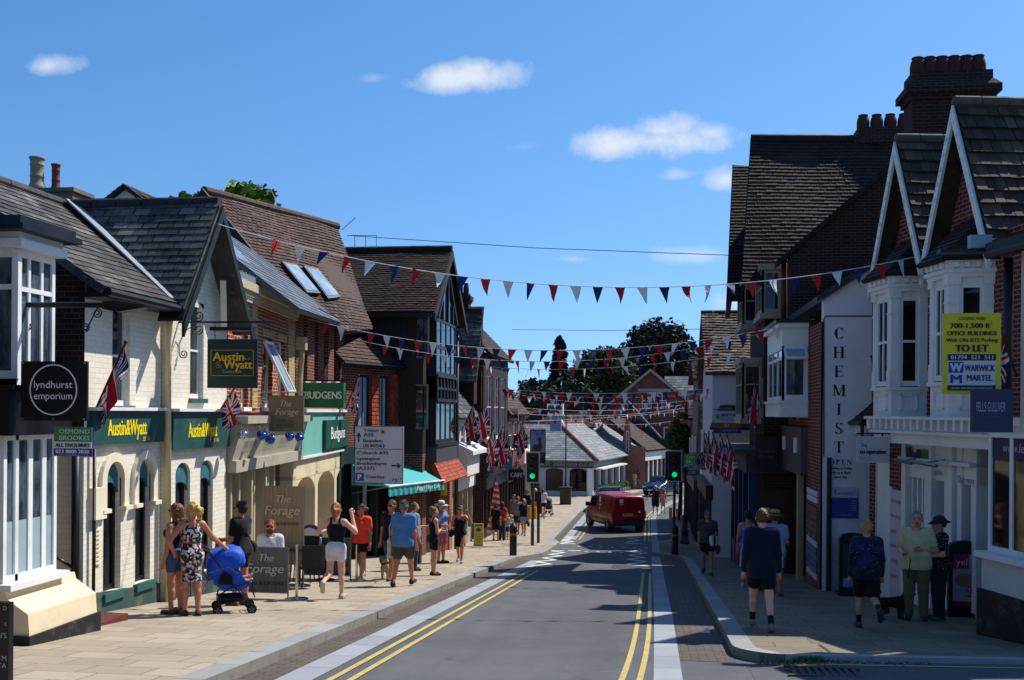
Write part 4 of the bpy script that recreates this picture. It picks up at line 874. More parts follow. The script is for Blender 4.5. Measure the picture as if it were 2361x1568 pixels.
for sg in (-1, 1): mb.fpoly(FH, [(pk[0], pk[1]-.02), (pk[0]+sg*1.6, pk[1]-.02-k*1.6), (pk[0]+sg*1.6, pk[1]-.42-k*1.6), (pk[0], pk[1]-.42)], .01, .08)
mb.build('bargeboard', WHITE, b8)
# ================================================================== RIGHT SIDE
def serif(mb, ch, F_, u, v, h, out=.006):
    """roman capital centred on u, standing on v"""
    T, t, s = .2*h, .06*h, .05*h
    R = lambda a, b, c, d: mb.fbox(F_, u+a*h, u+b*h, v+c*h, v+d*h, 0, out)
    def stem(x, w=.2, sl=.1): R(x-w/2, x+w/2, 0, 1); R(x-w/2-sl, x+w/2+sl, 0, .05); R(x-w/2-sl, x+w/2+sl, .95, 1)
    def dia(x0, y0, x1, y1, w): mb.fpoly(F_, [(u+(x0-w/2)*h, v+y0*h), (u+(x0+w/2)*h, v+y0*h), (u+(x1+w/2)*h, v+y1*h), (u+(x1-w/2)*h, v+y1*h)], 0, out*.9)
    def arc(cx, cy, rx, ry, a0, a1, n=20, tk=lambda a: .2*abs(math.cos(a))+.06):
        for i in range(n):
            p = []
            for a, k in ((a0+(a1-a0)*i/n, 0), (a0+(a1-a0)*i/n, 1), (a0+(a1-a0)*(i+1)/n, 1), (a0+(a1-a0)*(i+1)/n, 0)):
                q = tk(a)*k; p.append((u+(cx+(rx-q)*math.cos(a))*h, v+(cy+(ry-q*.5)*math.sin(a))*h))
            mb.fpoly(F_, p, 0, out)
    if ch == 'H': stem(-.3); stem(.3); R(-.25, .25, .47, .53)
    elif ch == 'I': stem(0)
    elif ch == 'E': stem(-.2); R(-.2, .33, .95, 1); R(-.2, .35, 0, .05); R(-.15, .2, .48, .53); R(.28, .33, .78, 1); R(.3, .35, 0, .22); R(.16, .2, .4, .61)
    elif ch == 'T': stem(0); R(-.4, .4, .95, 1); R(-.4, -.34, .75, 1); R(.34, .4, .75, 1)
    elif ch == 'M': stem(-.4, .07); stem(.4, .2); dia(-.36, 1, 0, .05, .18); dia(.36, 1, 0, .05, .07)
    elif ch == 'C': arc(.05, .5, .42, .52, math.pi*.25, math.pi*1.75, 24); R(.32, .37, .68, .98); R(.32, .37, .05, .28)
    elif ch == 'S': arc(0, .74, .3, .27, math.pi*.12, math.pi*1.5, 16, lambda a: .07+.1*abs(math.cos(a))); arc(0, .25, .32, .27, -math.pi*.88, math.pi*.5, 16, lambda a: .07+.1*abs(math.cos(a))); R(.24, .29, .74, .98); R(-.32, -.27, .02, .28); dia(.16, .36, -.16, .64, .2)
    elif ch == 'O': arc(0, .5, .44, .52, 0, 2*math.pi, 30)
    elif ch == 'P': stem(-.2); arc(-.1, .74, .42, .27, -math.pi/2, math.pi/2, 12)
    elif ch == 'N': stem(-.32, .07); stem(.32, .07); dia(-.3, 1, .3, 0, .18)
# ---- estate agent at the right edge
r1 = bld('corner_shop_building', 'white corner shop with wide shop window and black plinth at the right edge')
A1 = onG(2262, 1447, .1); G1 = Fr((A1.x, A1.y), (.262, -.965)); pz = lambda x, y: G1.px(x, y)[1]
sz, tz, bz = pz(2300, 1283), pz(2300, 999), pz(2285, 1362)
uw = G1.px(2337, 800)[0]; ze_ = G1.px(2345, 572)[1]; mb = MB(); mb.fbox(G1, uw, 1.4, tz, ze_, -6, -.1); mb.fbox(G1, 0, uw, tz, tz+.1, -1, -.1); mb.fbox(G1, 0, 1.7, -2, sz, -6, -.12); mb.fbox(G1, 0, 1.7, bz, sz-.02, -.2, 0); mb.build('wall', PLAST, r1)
MB().fbox(G1, -.03, 1.7, -2.2, bz, -.2, .05).build('plinth', MC['black_plinth'], r1)
MB().fbox(G1, -.06, 1.7, sz-.05, sz+.03, -.2, .08).build('sill', WHITE, r1)
win(G1, (0, 1.68, sz+.03, tz), r1, 1, 1, .06, WHITE, GLD, .12, us=[.3, .6, .9], bar=.07)
mb = MB(); mb.fbox(G1, .06, 1.62, tz-.33, tz-.06, -.118, -.112); bn = mb.build('window_banner', M('purple_banner', '#2b1f4a', .5), r1)
mb = MB(); text(mb, 'www.fellsgulliver.com', G1, .3, tz-.25, .12, w=1.3, out=-.108); mb.build('lettering', M('pink_lettering', '#b9a3c0', .5), bn)
mb = MB(); mb.fbox(G1, uw-.25, 1.45, ze_-.02, ze_+.1, -1, .25); mb.tube([G1.pt(uw-.25, ze_-.05, .22), G1.pt(1.45, ze_-.05, .22)], .06); mb.build('gutter', GUTTER, r1)
roof([G1.pt(uw-.1, ze_+.1, .25), G1.pt(1.45, ze_+.1, .25), G1.pt(1.45, ze_+.9, -2), G1.pt(uw-.1, ze_+.9, -2)], 'roof', CLAY_D, r1, .25, .33)
pipe([G1.pt(uw-.12, ze_-.1, .0), G1.pt(uw-.12, tz+.1, .0)], GUTTER, r1, .06)
mb = MB(); q = G1.pt(uw-.6, ze_+.05, .4); mb.box(q.x-.28, q.x+.55, q.y-.1, q.y+.1, q.z-.03, q.z+.02); fl_ = mb.build('floodlight_bracket', GUTTER, r1); MB().box(q.x+.1, q.x+.38, q.y-.12, q.y+.02, q.z+.02, q.z+.2).build('floodlight', STEEL, r1)
# ---- twin gabled shop with canted bays
r2 = bld('twin_gabled_building', 'white shop with two canted bay windows under twin steep tiled gables on the right')
G2 = Fr((4.85, 20.5), (.2, -1)); G2f = Fr(G2.pt(0, 0, .62), (.2, -1)); G2c = Fr(G2.pt(0, 0, .3), (.2, -1))
mb = MB(); wall(mb, G2, -1.75, 5.0, .8, 4.6, []); 
pkB, pkA = G2c.px(2070, 322), G2c.px(2205, 237)
for p in (pkA, pkB): mb.poly([G2.pt(p[0]-1.12, 4.5), G2.pt(p[0]+1.12, 4.5), G2.pt(p[0], p[1]-.1)])
mb.fbox(G2, -1.7, 4.9, -2.5, 4.5, -7, -.5); mb.build('wall', BRK_R, r2)
hw, ez = 1.14, 4.32
for p in (pkA, pkB):
    for sg in (-1, 1): roof([G2.pt(p[0]+sg*hw, ez, .34), G2.pt(p[0], p[1], .34), G2.pt(p[0], p[1], -6), G2.pt(p[0]+sg*hw, ez, -6)], 'roof', PANT, r2, .25, .17, .05, .1, .3)
    ridge([G2.pt(p[0], p[1]+.02, .34), G2.pt(p[0], p[1]+.02, -6)], M('grey_ridge', '#4d4a42', .9, .2, 5, dirt='#8d8a78', damt=.4), r2, .1)
    for sg in (-1, 1):
        bb = MB(); q = [G2.pt(p[0]+sg*hw*1.02, ez-.1, .33), G2.pt(p[0], p[1]-.04, .33)]; plank(bb, q[0], q[1], (0, 0, -.3), G2.w*.05)
        plank(bb, G2.pt(p[0]+sg*hw, ez-.06, 0), G2.pt(p[0], p[1]-.1, 0), (0, 0, -.04), G2.w*.33)
        for i in range(11): t = (i+.5)/11; c = V(q[0]).lerp(V(q[1]), t)+V((0, 0, -.19))+G2.w*.05; bb.fbox(Fr(c, (G2.u.x, G2.u.y)), -.035, .035, -.045, .045, 0, .03) if 0 else bb.box(c.x-.025, c.x+.02, c.y-.025, c.y+.025, c.z+.0, c.z+.045)
        bb.build('bargeboard', WHITE, r2)
PSH = WHITE
def bay(parent, xl, xc, xr, zt, zb, zwin, zp, cx):
    ua, ub = G2f.px(xl, 750)[0], G2f.px(xc, 750)[0]; uc = G2.px(xr, 750)[0]
    P = [(ua-.5, 0), (ua, .62), (ub, .62), (uc, 0)]
    def ring_(k, z0, z1, name='x', mb=None):
        q = [(P[0][0]-k, 0), (P[1][0]-k*.6, P[1][1]+k), (P[2][0]+k*.7, P[2][1]+k), (P[3][0]+k, 0)]
        mb.prism([G2.pt(a, z0, b) for a, b in q], (0, 0, z1-z0))
    mb = MB(); ring_(0, zp, zwin, mb=mb); ring_(.05, zwin-.06, zwin, mb=mb); ring_(-.01, zb-.1, zb, mb=mb); mb.build('bay_panel', PSH, parent)
    mb = MB(); ring_(.06, zb, zb+.07, mb=mb); ring_(.1, zb+.07, zb+.13, mb=mb); ring_(.06, zb+.13, zb+.25, mb=mb); ring_(.15, zb+.25, zt, mb=mb)
    segs = [(P[1], P[2]), (P[2], P[3])]
    for (a, b) in segs:
        pa, pb = G2.pt(a[0], 0, a[1]), G2.pt(b[0], 0, b[1]); f_ = Fr(pa, ((pb-pa).x, (pb-pa).y)); Ls = (pb-pa).length; n = max(4, int(Ls/.16))
        for i in range(n): mb.fbox(f_, (i+.2)*Ls/n, (i+.7)*Ls/n, zb+.15, zb+.24, .05, .12)
    mb.build('bay_cornice', PSH, parent)
    for j, (a, b) in enumerate(segs):
        pa, pb = G2.pt(a[0], 0, a[1]), G2.pt(b[0], 0, b[1]); f_ = Fr(pa, ((pb-pa).x, (pb-pa).y)); Ls = (pb-pa).length
        w_ = win(f_, (.13, Ls-.13, zwin+.02, zb-.1), parent, 1 if j else 2, 2, .07, PSH, GLD, .03, bar=.04, name='sash_window')
        mb = MB()
        for x0, x1 in ((0, .14), (Ls-.14, Ls)): mb.fbox(f_, x0, x1, zwin, zb, -.1, .02); mb.fbox(f_, x0-.02, x1+.02, zb-.12, zb, -.05, .05); mb.fbox(f_, x0-.012, x1+.012, zb-.42, zb-.39, -.05, .035); mb.fbox(f_, x0-.01, x1+.01, zwin, zwin+.3, -.05, .035)
        mb.build('pilaster', PSH, parent)
        mb = MB(); a0, a1, b0, b1 = .16, Ls-.16, zp+.12, zwin-.14
        for q in ((a0, a1, b0, b0+.03), (a0, a1, b1-.03, b1), (a0, a0+.03, b0, b1), (a1-.03, a1, b0, b1)): mb.fbox(f_, *q, -.02, .03)
        mb.build('panel_moulding', PSH, parent)
    # leaded hipped cap
    k = .2; e = [G2.pt(P[0][0]-k, zt, .02), G2.pt(P[1][0]-k*.6, zt, P[1][1]+k), G2.pt(P[2][0]+k*.7, zt, P[2][1]+k), G2.pt(P[3][0]+k, zt, .02)]
    tp = [G2.pt((P[0][0]+P[1][0])/2+.15, zt+.75, .03), G2.pt((P[2][0]+P[3][0])/2-.1, zt+.75, .03)]
    for q in ((e[0], e[1], tp[0]), (e[1], e[2], tp[1], tp[0]), (e[2], e[3], tp[1])): roof(q, 'bay_roof', CLAY_D, parent, .13, .2, .02, .06)
zz = lambda x, y, w=G2f: w.px(x, y)[1]
bay(r2, 2015, 2056, 2138, zz(2056, 636), zz(2056, 672), zz(2056, 892), zz(2056, 962), 0)
bay(r2, 2146, 2190, 2290, zz(2190, 600), zz(2190, 640), zz(2190, 880), zz(2190, 962), 0)
G2s = Fr(G2.pt(0, 0, .72), (.2, -1)); ct = zz(2056, 960); u0_, u1_ = G2s.px(2008, 970)[0], 4.6
mb = MB(); mb.fbox(G2, u0_, u1_, ct-.05, ct, -.1, .86); mb.fbox(G2, u0_+.05, u1_, ct-.25, ct-.05, -.1, .7); mb.fbox(G2, u0_+.08, u1_, ct-.3, ct-.25, -.1, .78); mb.fbox(G2, u0_+.1, u1_, ct-.48, ct-.3, -.1, .7)
for i in range(22): u = u0_+.1+i*.25; mb.fbox(G2, u, u+.09, ct-.23, ct-.05, .7, .82)
mb.fbox(G2, u0_-.005, u0_+.06, ct-.24, ct-.06, .2, .8); mb.build('shop_cornice', PSH, r2)
G2g = Fr(G2.pt(0, 0, .3), (.2, -1)); gx = lambda x, y=1250: G2g.px(x, y)[0]; sb = ct-.48
mb = MB(); mb.fbox(G2, u0_+.1, 4.5, -2.4, sb, -.2, .1); mb.build('shopfront_back', GLD, r2)
mb = MB()
for x0, x1 in ((2018, 2054), (2083, 2092), (2130, 2143), (2146, 2152), (2176, 2190), (2192, 2200), (2206, 2216), (2238, 2250)):
    mb.fbox(G2g, gx(x0), gx(x1), -2.4, sb, -.25, .0 if (x1-x0) > 9 else .05)
mb.fbox(G2g, gx(2054), gx(2250), sb-.62, sb-.02, -.25, -.03); mb.fbox(G2g, gx(2083), gx(2250), sb-.32, sb-.26, -.25, .12); mb.fbox(G2g, gx(2083), gx(2250), -2.4, -1.1, -.25, -.06)
for x0 in (2096, 2108, 2119): mb.fbox(G2g, gx(x0), gx(x0+3), -2.4, sb, -.25, -.04)
mb.build('shopfront_frame', PSH, r2)
mb = MB(); mb.fbox(G2g, gx(2052), gx(2084), sb-.85, sb+.1, -.2, .02); mb.fbox(G2g, gx(2018)-.3, gx(2022), -2.4, sb, -.6, .0); mb.build('brick_panel', BRK_R, r2)
mb = MB()
for a, b in ((2030, 2090), (2106, 2146), (2150, 2206)): mb.tube([G2g.pt(gx(a), sb-.3, .35), G2g.pt(gx(b), sb-.33, .35)], .035, 6); mb.tube([G2g.pt((gx(a)+gx(b))/2, sb-.3, .35), G2g.pt((gx(a)+gx(b))/2, sb-.25, 0)], .015, 5)
mb.build('strip_light', STEEL, r2)
mb = MB(); p_ = [(2094, 1030), (2102, 1032), (2102, 1042), (2118, 1043), (2118, 1036), (2128, 1037), (2128, 1060), (2110, 1062), (2110, 1064), (2094, 1056)]; mb.fpoly(G2g, [G2g.px(*q) for q in p_][::-1], .02, .04); mb.build('shop_logo_panel', M('dark_blue_panel', '#1a2233', .5), r2)
MB().fpoly(G2g, [G2g.px(*q) for q in ((2129, 1037), (2144, 1037), (2144, 1064), (2129, 1063))][::-1], .02, .04).build('shop_logo_panel', M('leaf_green', '#2f7d2a', .5), r2)
PST = M('pale_poster', '#c9b9bf', .5, .03); mb = MB(); mb.fbox(G2g, gx(2054), gx(2082), -2.2, sb-.9, .0, .02); ps = mb.build('poster', PST, r2)
mb = MB(); f_ = Fr(G2g.pt(0, 0, .02), (G2g.u.x, G2g.u.y))
for k, s_ in enumerate(('the bank', 'for you', 'save', 'more here', 'today', 'open')): text(mb, s_, f_, gx(2057), sb-1.15-k*.28, .09, maxw=gx(2080)-gx(2057), out=.004)
mb.build('lettering', M('grey_pink', '#7d5a68', .6), ps)
mb = MB(); text(mb, 'spire', G2g, gx(2154), sb-.52, .1, out=.01, maxw=.3); text(mb, 'Open every', G2g, gx(2208), sb-.6, .12, out=.01, maxw=gx(2246)-gx(2208)); mb.build('lettering', M('slate_blue', '#3d4f66', .5), r2)
# tall chimney between the pairs
chA = thing('chimney_stack', 'big brick chimney stack with six red pots above the twin gables', 'chimney', (0, 0, 0))
ya = 24.0; xL, xR = onY(2080, 250, ya).x, onY(2290, 250, ya).x; zA = onY(2185, 175, ya).z; chA.location = ((xL+xR)/2, ya, 3)
mb = MB()
def stack(root, xL, xR, ya, z1, z0, n, pr, ph):
    mb = MB(); wy = .75
    mb.box(xL+.12, xR-.12, ya-wy/2, ya+wy/2, z0, z1-.62); mb.box(xL+.06, xR-.06, ya-wy/2-.06, ya+wy/2+.06, z1-.62, z1-.5); mb.box(xL-.03, xR+.03, ya-wy/2-.14, ya+wy/2+.14, z1-.5, z1-.34)
    mb.prism([(xL-.03, ya-wy/2-.14, z1-.34), (xR+.03, ya-wy/2-.14, z1-.34), (xR-.1, ya-wy/2-.02, z1-.2), (xL+.1, ya-wy/2-.02, z1-.2)], (0, wy+.1, 0)); mb.box(xL+.12, xR-.12, ya-wy/2, ya+wy/2, z1-.22, z1); mb.build('shaft', BRK_D, root)
    for i in range(n):
        x = xL+.32+(xR-xL-.64)*i/(n-1); k = rnd.uniform(.96, 1.04); MB().lathe((x, ya, z1-.02), [(pr*1.0, 0), (pr*1.08, ph*.1), (pr*1.1, ph*.5), (pr*.98, ph*.75), (pr*.74, ph*.9), (pr*.86, ph*.95), (pr*.86, ph), (pr*.6, ph), (pr*.6, ph*.8)], 16).build('chimney_pot', MC['terracotta'], root, smooth=True)
stack(chA, xL, xR, ya, zA, 3, 6, .15, .44)
chB = thing('chimney_stack', 'lower brick chimney stack with four red pots behind the long dark roof', 'chimney'); yb = 31.8
xl2, xr2 = onY(1960, 300, yb).x, onY(2110, 300, yb).x; zB = onY(2000, 300, yb).z; chB.location = ((xl2+xr2)/2, yb, 6); stack(chB, xl2+.05, xr2, yb, zB, 6, 4, .17, .46)
# ---- chemist: painted end wall, brick front, white box bay
r3 = bld('chemist_building', 'lilac white end wall lettered with a vertical shop word beside a white box bay')
YC = 22.3; NC = Fr((0, YC), (1, 0)); G3 = Fr((3.55, 0), (0, -1)); W3 = M('lilac_white_paint', '#dfd9db', .7, .05, 1.2, .12, 25, dirt='#8d888c', dscale=1.1, damt=.3)
a = NC.px(1862, 701); b = NC.px(2040, 585); kx = (b[1]-a[1])/(b[0]-a[0]); top = lambda x: a[1]+kx*(x-a[0])-.08
mb = MB(); mb.fpoly(NC, [(3.55, -2.4), (5.6, -2.4), (5.6, top(5.3)), (5.3, top(5.3)), (3.55, top(3.55))], -.25, 0); mb.build('end_wall', W3, r3)
PEEL = M('peeling_plaster', '#bdb9b6', .8, .12, 2.5, .3, 12, dirt='#3b3733', dscale=3.2, damt=.8)
mb = MB(); mb.fbox(NC, 3.72, 4.55, -2.4, -.92, 0, .008); mb.build('peeling_render', PEEL, r3)
mb = MB(); wall(mb, G3, -24.4, -YC, -2.6, 3.6, [], .1); mb.fbox(G3, -28, -24.4, 1.2, 3.75, -.3, -.02); mb.box(3.9, 9, YC+.1, 27, -2.5, 3.5); mb.build('street_wall', BRK_R, r3)
roof([(3.45, YC-.12, top(3.45)+.08), (5.6, YC-.12, top(5.6)+.08), (5.6, 26.9, top(5.6)+.08), (3.45, 26.9, top(3.45)+.08)], 'roof', SLATE_B, r3, .2, .26)
mb = MB(); mb.prism([NC.pt(3.4, top(3.4)-.02, .14), NC.pt(5.5, top(5.5)-.02, .14), NC.pt(5.5, top(5.5)+.1, .14), NC.pt(3.4, top(3.4)+.1, .14)], (0, .06, 0)); mb.build('verge_board', M('dark_verge', '#26262b', .6, .3, 6, dirt='#a39c80', dscale=5, damt=.4), r3)
mb = MB(); hs_ = onY(1820, 700, 26.95)
for i in range(13):
    x0, y0 = 1822+i*15, 745-i*10.6; p, q = onY(x0, y0, 26.95), onY(x0+15, y0-13, 26.95); mb.box(p.x, q.x, 26.9, 26.95, p.z-.16, q.z)
mb.build('stepped_flashing', M('blue_lead', '#56677f', .5, .15, 5), r3)
INK = M('black_lettering', '#17161c', .6, .1)
for ch, yb_ in zip('CHEMIST', [782+43.7*i for i in range(7)]):
    q = NC.px(1934, yb_); mb = MB(); serif(mb, ch, NC, q[0], q[1], .235); mb.build('letter', INK, r3)
mb = MB(); q = NC.px(1936, 1071)
for i, ch in enumerate('OPEN'): serif(mb, ch, NC, q[0]-.15+i*.115, q[1], .105)
mb.build('letter', INK, r3)
mb = MB(); text(mb, 'Monday to Friday', NC, q[0]+.02, q[1]-.1, .05, out=.006, align='C', w=.46, bold=.003); text(mb, '9am to 6.30pm', NC, q[0]+.02, q[1]-.19, .05, out=.006, align='C', w=.4, bold=.003); text(mb, 'Saturday', NC, q[0]+.02, q[1]-.28, .05, out=.006, align='C', w=.27, bold=.003); mb.build('lettering', INK, r3)
pp = [NC.px(*z) for z in ((2016, 729), (1905, 729), (1899, 735), (1899, 1052))]; pipe([NC.pt(p[0], p[1], .02) for p in pp], GUTTER, r3, .012, 'cable')
mb = MB(); c_ = NC.px(1911, 1055); mb.tube([NC.pt(c_[0], c_[1], .06), NC.pt(c_[0], -2.1, .06)], .05); mb.build('downpipe', GUTTER, r3)
# lean-to porch roof poking out beside the bay
po = thing('porch', 'little tiled porch roof with black gutter between the painted wall and the bays', 'porch', NC.pt(4.3, .3, .6))
pr0, pr1 = NC.px(1962, 972), NC.px(2020, 922); roof([NC.pt(pr0[0], pr0[1], .0), NC.pt(pr1[0]+.2, pr1[1]+.17, .0), NC.pt(pr1[0]+.2, pr1[1]+.17, 1.2), NC.pt(pr0[0], pr0[1], 1.2)], 'roof', CLAY_D, po, .12, .2)
mb = MB(); q = NC.pt(pr0[0]-.03, pr0[1]-.03, 0); mb.tube([q, q+V((0, -1.2, 0))], .045); mb.tube([q+V((.03, -1.15, 0)), q+V((.04, -1.15, -.35)), q+V((.16, -1.1, -.45)), q+V((.3, -1.1, -.47))], .04); mb.build('gutter', GUTTER, po)
mb = MB(); mb.fbox(NC, pr0[0]+.08, pr1[0]+.2, pr0[1]-.25, pr0[1]-.03, 0, 1.1); mb.build('fascia_board', WHITE, po)
# box bay
Yb = 24.4; NB = Fr((0, Yb), (1, 0)); bx0, bx1, zb0, zb1 = 2.97, 3.55, NB.px(1830, 962)[1], NB.px(1830, 745)[1]; GB = Fr((bx0, 0), (0, -1))
mb = MB(); mb.box(bx0-.04, bx1, Yb-.03, 27.4, zb0, zb0+.32); mb.box(bx0-.08, bx1, Yb-.06, 27.45, zb0+.32, zb0+.38); mb.box(bx0, bx1, Yb, 27.4, zb1-.52, zb1-.1); mb.box(bx0-.1, bx1, Yb-.1, 27.5, zb1-.1, zb1); mb.build('box_bay', WHITE, r3)
mb = MB(); mb.box(bx0-.16, bx1, Yb-.15, 27.55, zb1, zb1+.07); mb.build('bay_roof', GUTTER, r3)
wz0, wz1 = zb0+.38, zb1-.52
win(NB, (bx0, bx1, wz0, wz1), r3, 1, 1, .1, WHITE, GLB, .03, vs=[.78], bar=.06); win(GB, (-27.4, -Yb, wz0, wz1), r3, 3, 1, .08, WHITE, GLB, .03, vs=[.78], bar=.06)
mb = MB(); t0, t1 = NB.pt(bx0+.06, wz1-.05, 0), NB.pt(bx1-.06, wz1-.05, 0); l0, l1 = NB.pt(bx0+.06, wz1-.28, .3), NB.pt(bx1-.06, wz1-.28, .3)
for p, q in ((t0, t1), (l0, l1), (t0, l0), (t1, l1)): mb.bar(p, q, .05, .05)
oc = mb.build('open_top_light', WHITE, r3); MB().poly([t0, t1, l1, l0]).build('pane', GLS, oc)
# dark shop entrance under the bay
gy3 = g(26); mb = MB(); mb.box(3.4, 3.6, 24.4, 28, .25, 1.35); mb.build('fascia', M('weathered_brown_board', '#4d4643', .7, .25, 3, dirt='#2a2524', damt=.5), r3)
MB().box(3.36, 3.4, 25.0, 25.35, .75, 1.1).build('bulkhead_light', WHITE, r3); MB().box(3.36, 3.4, 27.1, 27.45, .75, 1.1).build('bulkhead_light', WHITE, r3)
mb = MB(); mb.box(4.3, 4.4, 25, 28, -3, .25); mb.box(3.57, 4.4, 24.4, 24.46, -3, .25); mb.build('entrance_lobby', GRN, r3)
mb = MB(); mb.box(3.47, 3.6, 25.3, 25.55, -3, .25); mb.build('cream_post', M('cream_post', '#a39870', .6), r3)
nb = MB(); nbx = G3.px(1864, 1200)[0]; 
NBD = thing('notice_board', 'tall column of blue and white name plates beside the shop entrance', 'notice board', (3.54, 23.6, -.8))
for k, c in enumerate(('#c8ccd2', '#c8ccd2', '#2a3f3a', '#5a2530', '#2a3f4a', '#243d3a', '#203a40', '#c0c8d0', '#2b4b80', '#3b5f95', '#2b4b80', '#35598d', '#c9c4c6')):
    z1 = .0-k*.14-(.1 if k > 1 else 0); MB().fbox(G3, -24.3, -22.9, z1-.12, z1, .0, .02).build('plate', M('plate_'+c, c, .5, .05), NBD)
# ---- tall dark tiled range behind, high brick gable wall
r4 = bld('tall_tiled_building', 'tall building with very large dark clay tiled roof and timber bays on the right')
A = onY(1732, 319, 31); dB = (A.z-1.66)/ray(2065, 321).z; B = EYE+ray(2065, 321)*dB; C = onY(1710, 650, 28.3); PR = plane3(A, B, C)
roof([A, EYE+(ray(2110, 322))*((A.z-1.66)/ray(2110, 322).z), rp(PR, 2110, 660), C], 'roof', CLAY_D, r4, .13, .18, .026, jit=.35, wav=.014, tlo=.15, thi=.75)
ridge([A, B], MC['dark_ridge'], r4, .12)
bkA = A+(A-C)*1.0; bkA.z = C.z; bkB = B+(A-C); bkB.z = C.z; roof([A, B, bkB, bkA], 'roof', CLAY_D, r4, .4, .5)
A2 = onY(1690, 381, 33.5); B2 = onY(1733, 386, 33.5); C2 = onY(1676, 690, 30.3); D2 = onY(1712, 690, 30.3)
roof([A2, B2, D2, C2], 'roof', CLAY_D, r4, .13, .18, .026, jit=.35, tlo=.15, thi=.75)
mb = MB(); mb.prism([A2, V((A2.x, A2.y+3, C2.z)), V((C2.x, C2.y, C2.z))], (.15, 0, 0)); 
for p, q in ((A, C), (A2, C2)): mb.prism([p+V((-.02, 0, .02)), q+V((-.02, 0, .02)), q+V((-.02, 0, -.25)), p+V((-.02, 0, -.25))], (.08, 0, 0))
mb.build('verge', M('dark_verge_board', '#1a1311', .7, .2), r4)
YW = 27.0; NW = Fr((0, YW), (1, 0)); pts = [NW.px(*z) for z in ((1820, 760), (1820, 582), (1794, 614), (1794, 606), (2070, 372), (2230, 372), (2230, 760))]; pts = [pts[0], NW.px(1820, 584), pts[4], pts[5], pts[6]]
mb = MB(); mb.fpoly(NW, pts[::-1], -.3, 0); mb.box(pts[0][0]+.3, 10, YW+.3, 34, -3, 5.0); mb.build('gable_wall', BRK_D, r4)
mb = MB(); p, q = NW.px(1790, 611), NW.px(2068, 372); mb.prism([NW.pt(p[0], p[1]-.05, .1), NW.pt(q[0], q[1]-.05, .1), NW.pt(q[0], q[1]+.1, .1), NW.pt(p[0], p[1]+.1, .1)], (0, .5, 0)); mb.build('rake_tiles', CLAY_D, r4)
pipe([onY(1808, 600, 27.3), onY(1806, 740, 27.3)], M('rust_pipe', '#4a2218', .6), r4, .07)
def woodbay(parent, x0, x1, y0, y1, Yn, depth, name='timber_bay'):
    n_ = Fr((0, Yn), (1, 0)); a = n_.px((x0+x1)/2, y1)[1]; b = n_.px((x0+x1)/2, y0)[1]; xa, xb = onY(x0, (y0+y1)/2, Yn).x, onY(x1, (y0+y1)/2, Yn).x
    m = M('grey_cream_timber', '#8d8674', .6, .1, 3, dirt='#57503f', damt=.4)
    f_ = Fr((xa, 0), (0, -1)); win(n_, (xa, xb, a, b), parent, 1, 1, .09, m, GLD, .03, name='timber_window', vs=[.62]); win(f_, (-Yn-depth, -Yn, a, b), parent, 3, 1, .09, m, GLD, .03, name='timber_window', vs=[.62])
    mb = MB(); mb.box(xa-.06, xb+.5, Yn-.06, Yn+depth+.06, b, b+.16); mb.box(xa-.05, xb+.5, Yn-.05, Yn+depth+.05, a-.14, a); mb.box(xa+.06, xb+.5, Yn+.06, Yn+depth-.06, a, b); mb.build(name, m, parent)
woodbay(r4, 1757, 1802, 622, 722, 27.9, 1.8); woodbay(r4, 1712, 1755, 660, 748, 30.3, 1.8)
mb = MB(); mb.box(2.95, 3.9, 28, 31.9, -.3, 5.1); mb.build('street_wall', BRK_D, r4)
woodbay(r4, 1711, 1757, 838, 965, 28.6, 2.2)
xb = onY(1784, 900, 28.2).x; xa = onY(1752, 900, 28.2).x; mb = MB(); z0, z1 = onY(1768, 962, 28.2).z, onY(1768, 870, 28.2).z
for i in range(6): mb.box(xa+(xb+.3-xa)*i/6, xa+(xb+.3-xa)*(i+.9)/6, 28.2, 28.4, z0, z1)
mb.build('weathered_boarding', M('bleached_board', '#8a8068', .8, .25, 6, dirt='#4d4434', damt=.4), r4)
mb = MB(); mb.box(2.5, 3.6, 27.9, 34, .1, .6); mb.box(2.2, 3.6, 27.8, 34, .6, .72); mb.build('fascia', M('dark_stone_fascia', '#3d3a38', .7, .15, 3, dirt='#7b7466', damt=.4), r4)
G4 = Fr((2.6, 0), (0, -1)); mb = MB(); gy4 = -2.6
for u in (-34, -32.6, -31.2, -29.8, -28.1): mb.fbox(G4, u-.07, u+.07, -3.6, .1, -.2, .02)
mb.fbox(G4, -34, -28, -3.6, -2.3, -.2, 0); mb.build('shopfront_frame', M('deep_blue_paint', '#1c2a55', .5, .1), r4)
mb = MB(); mb.poly([G4.pt(-34, -3.6, -.15), G4.pt(-28, -3.6, -.15), G4.pt(-28, .1, -.15), G4.pt(-34, .1, -.15)]); mb.build('shop_window', GLD, r4)
mb = MB(); nq = Fr((0, 28.05), (1, 0)); mb.fbox(nq, 2.6, 3.9, -3.2, .1, -.1, 0); mb.build('return_wall', BRWN, r4)
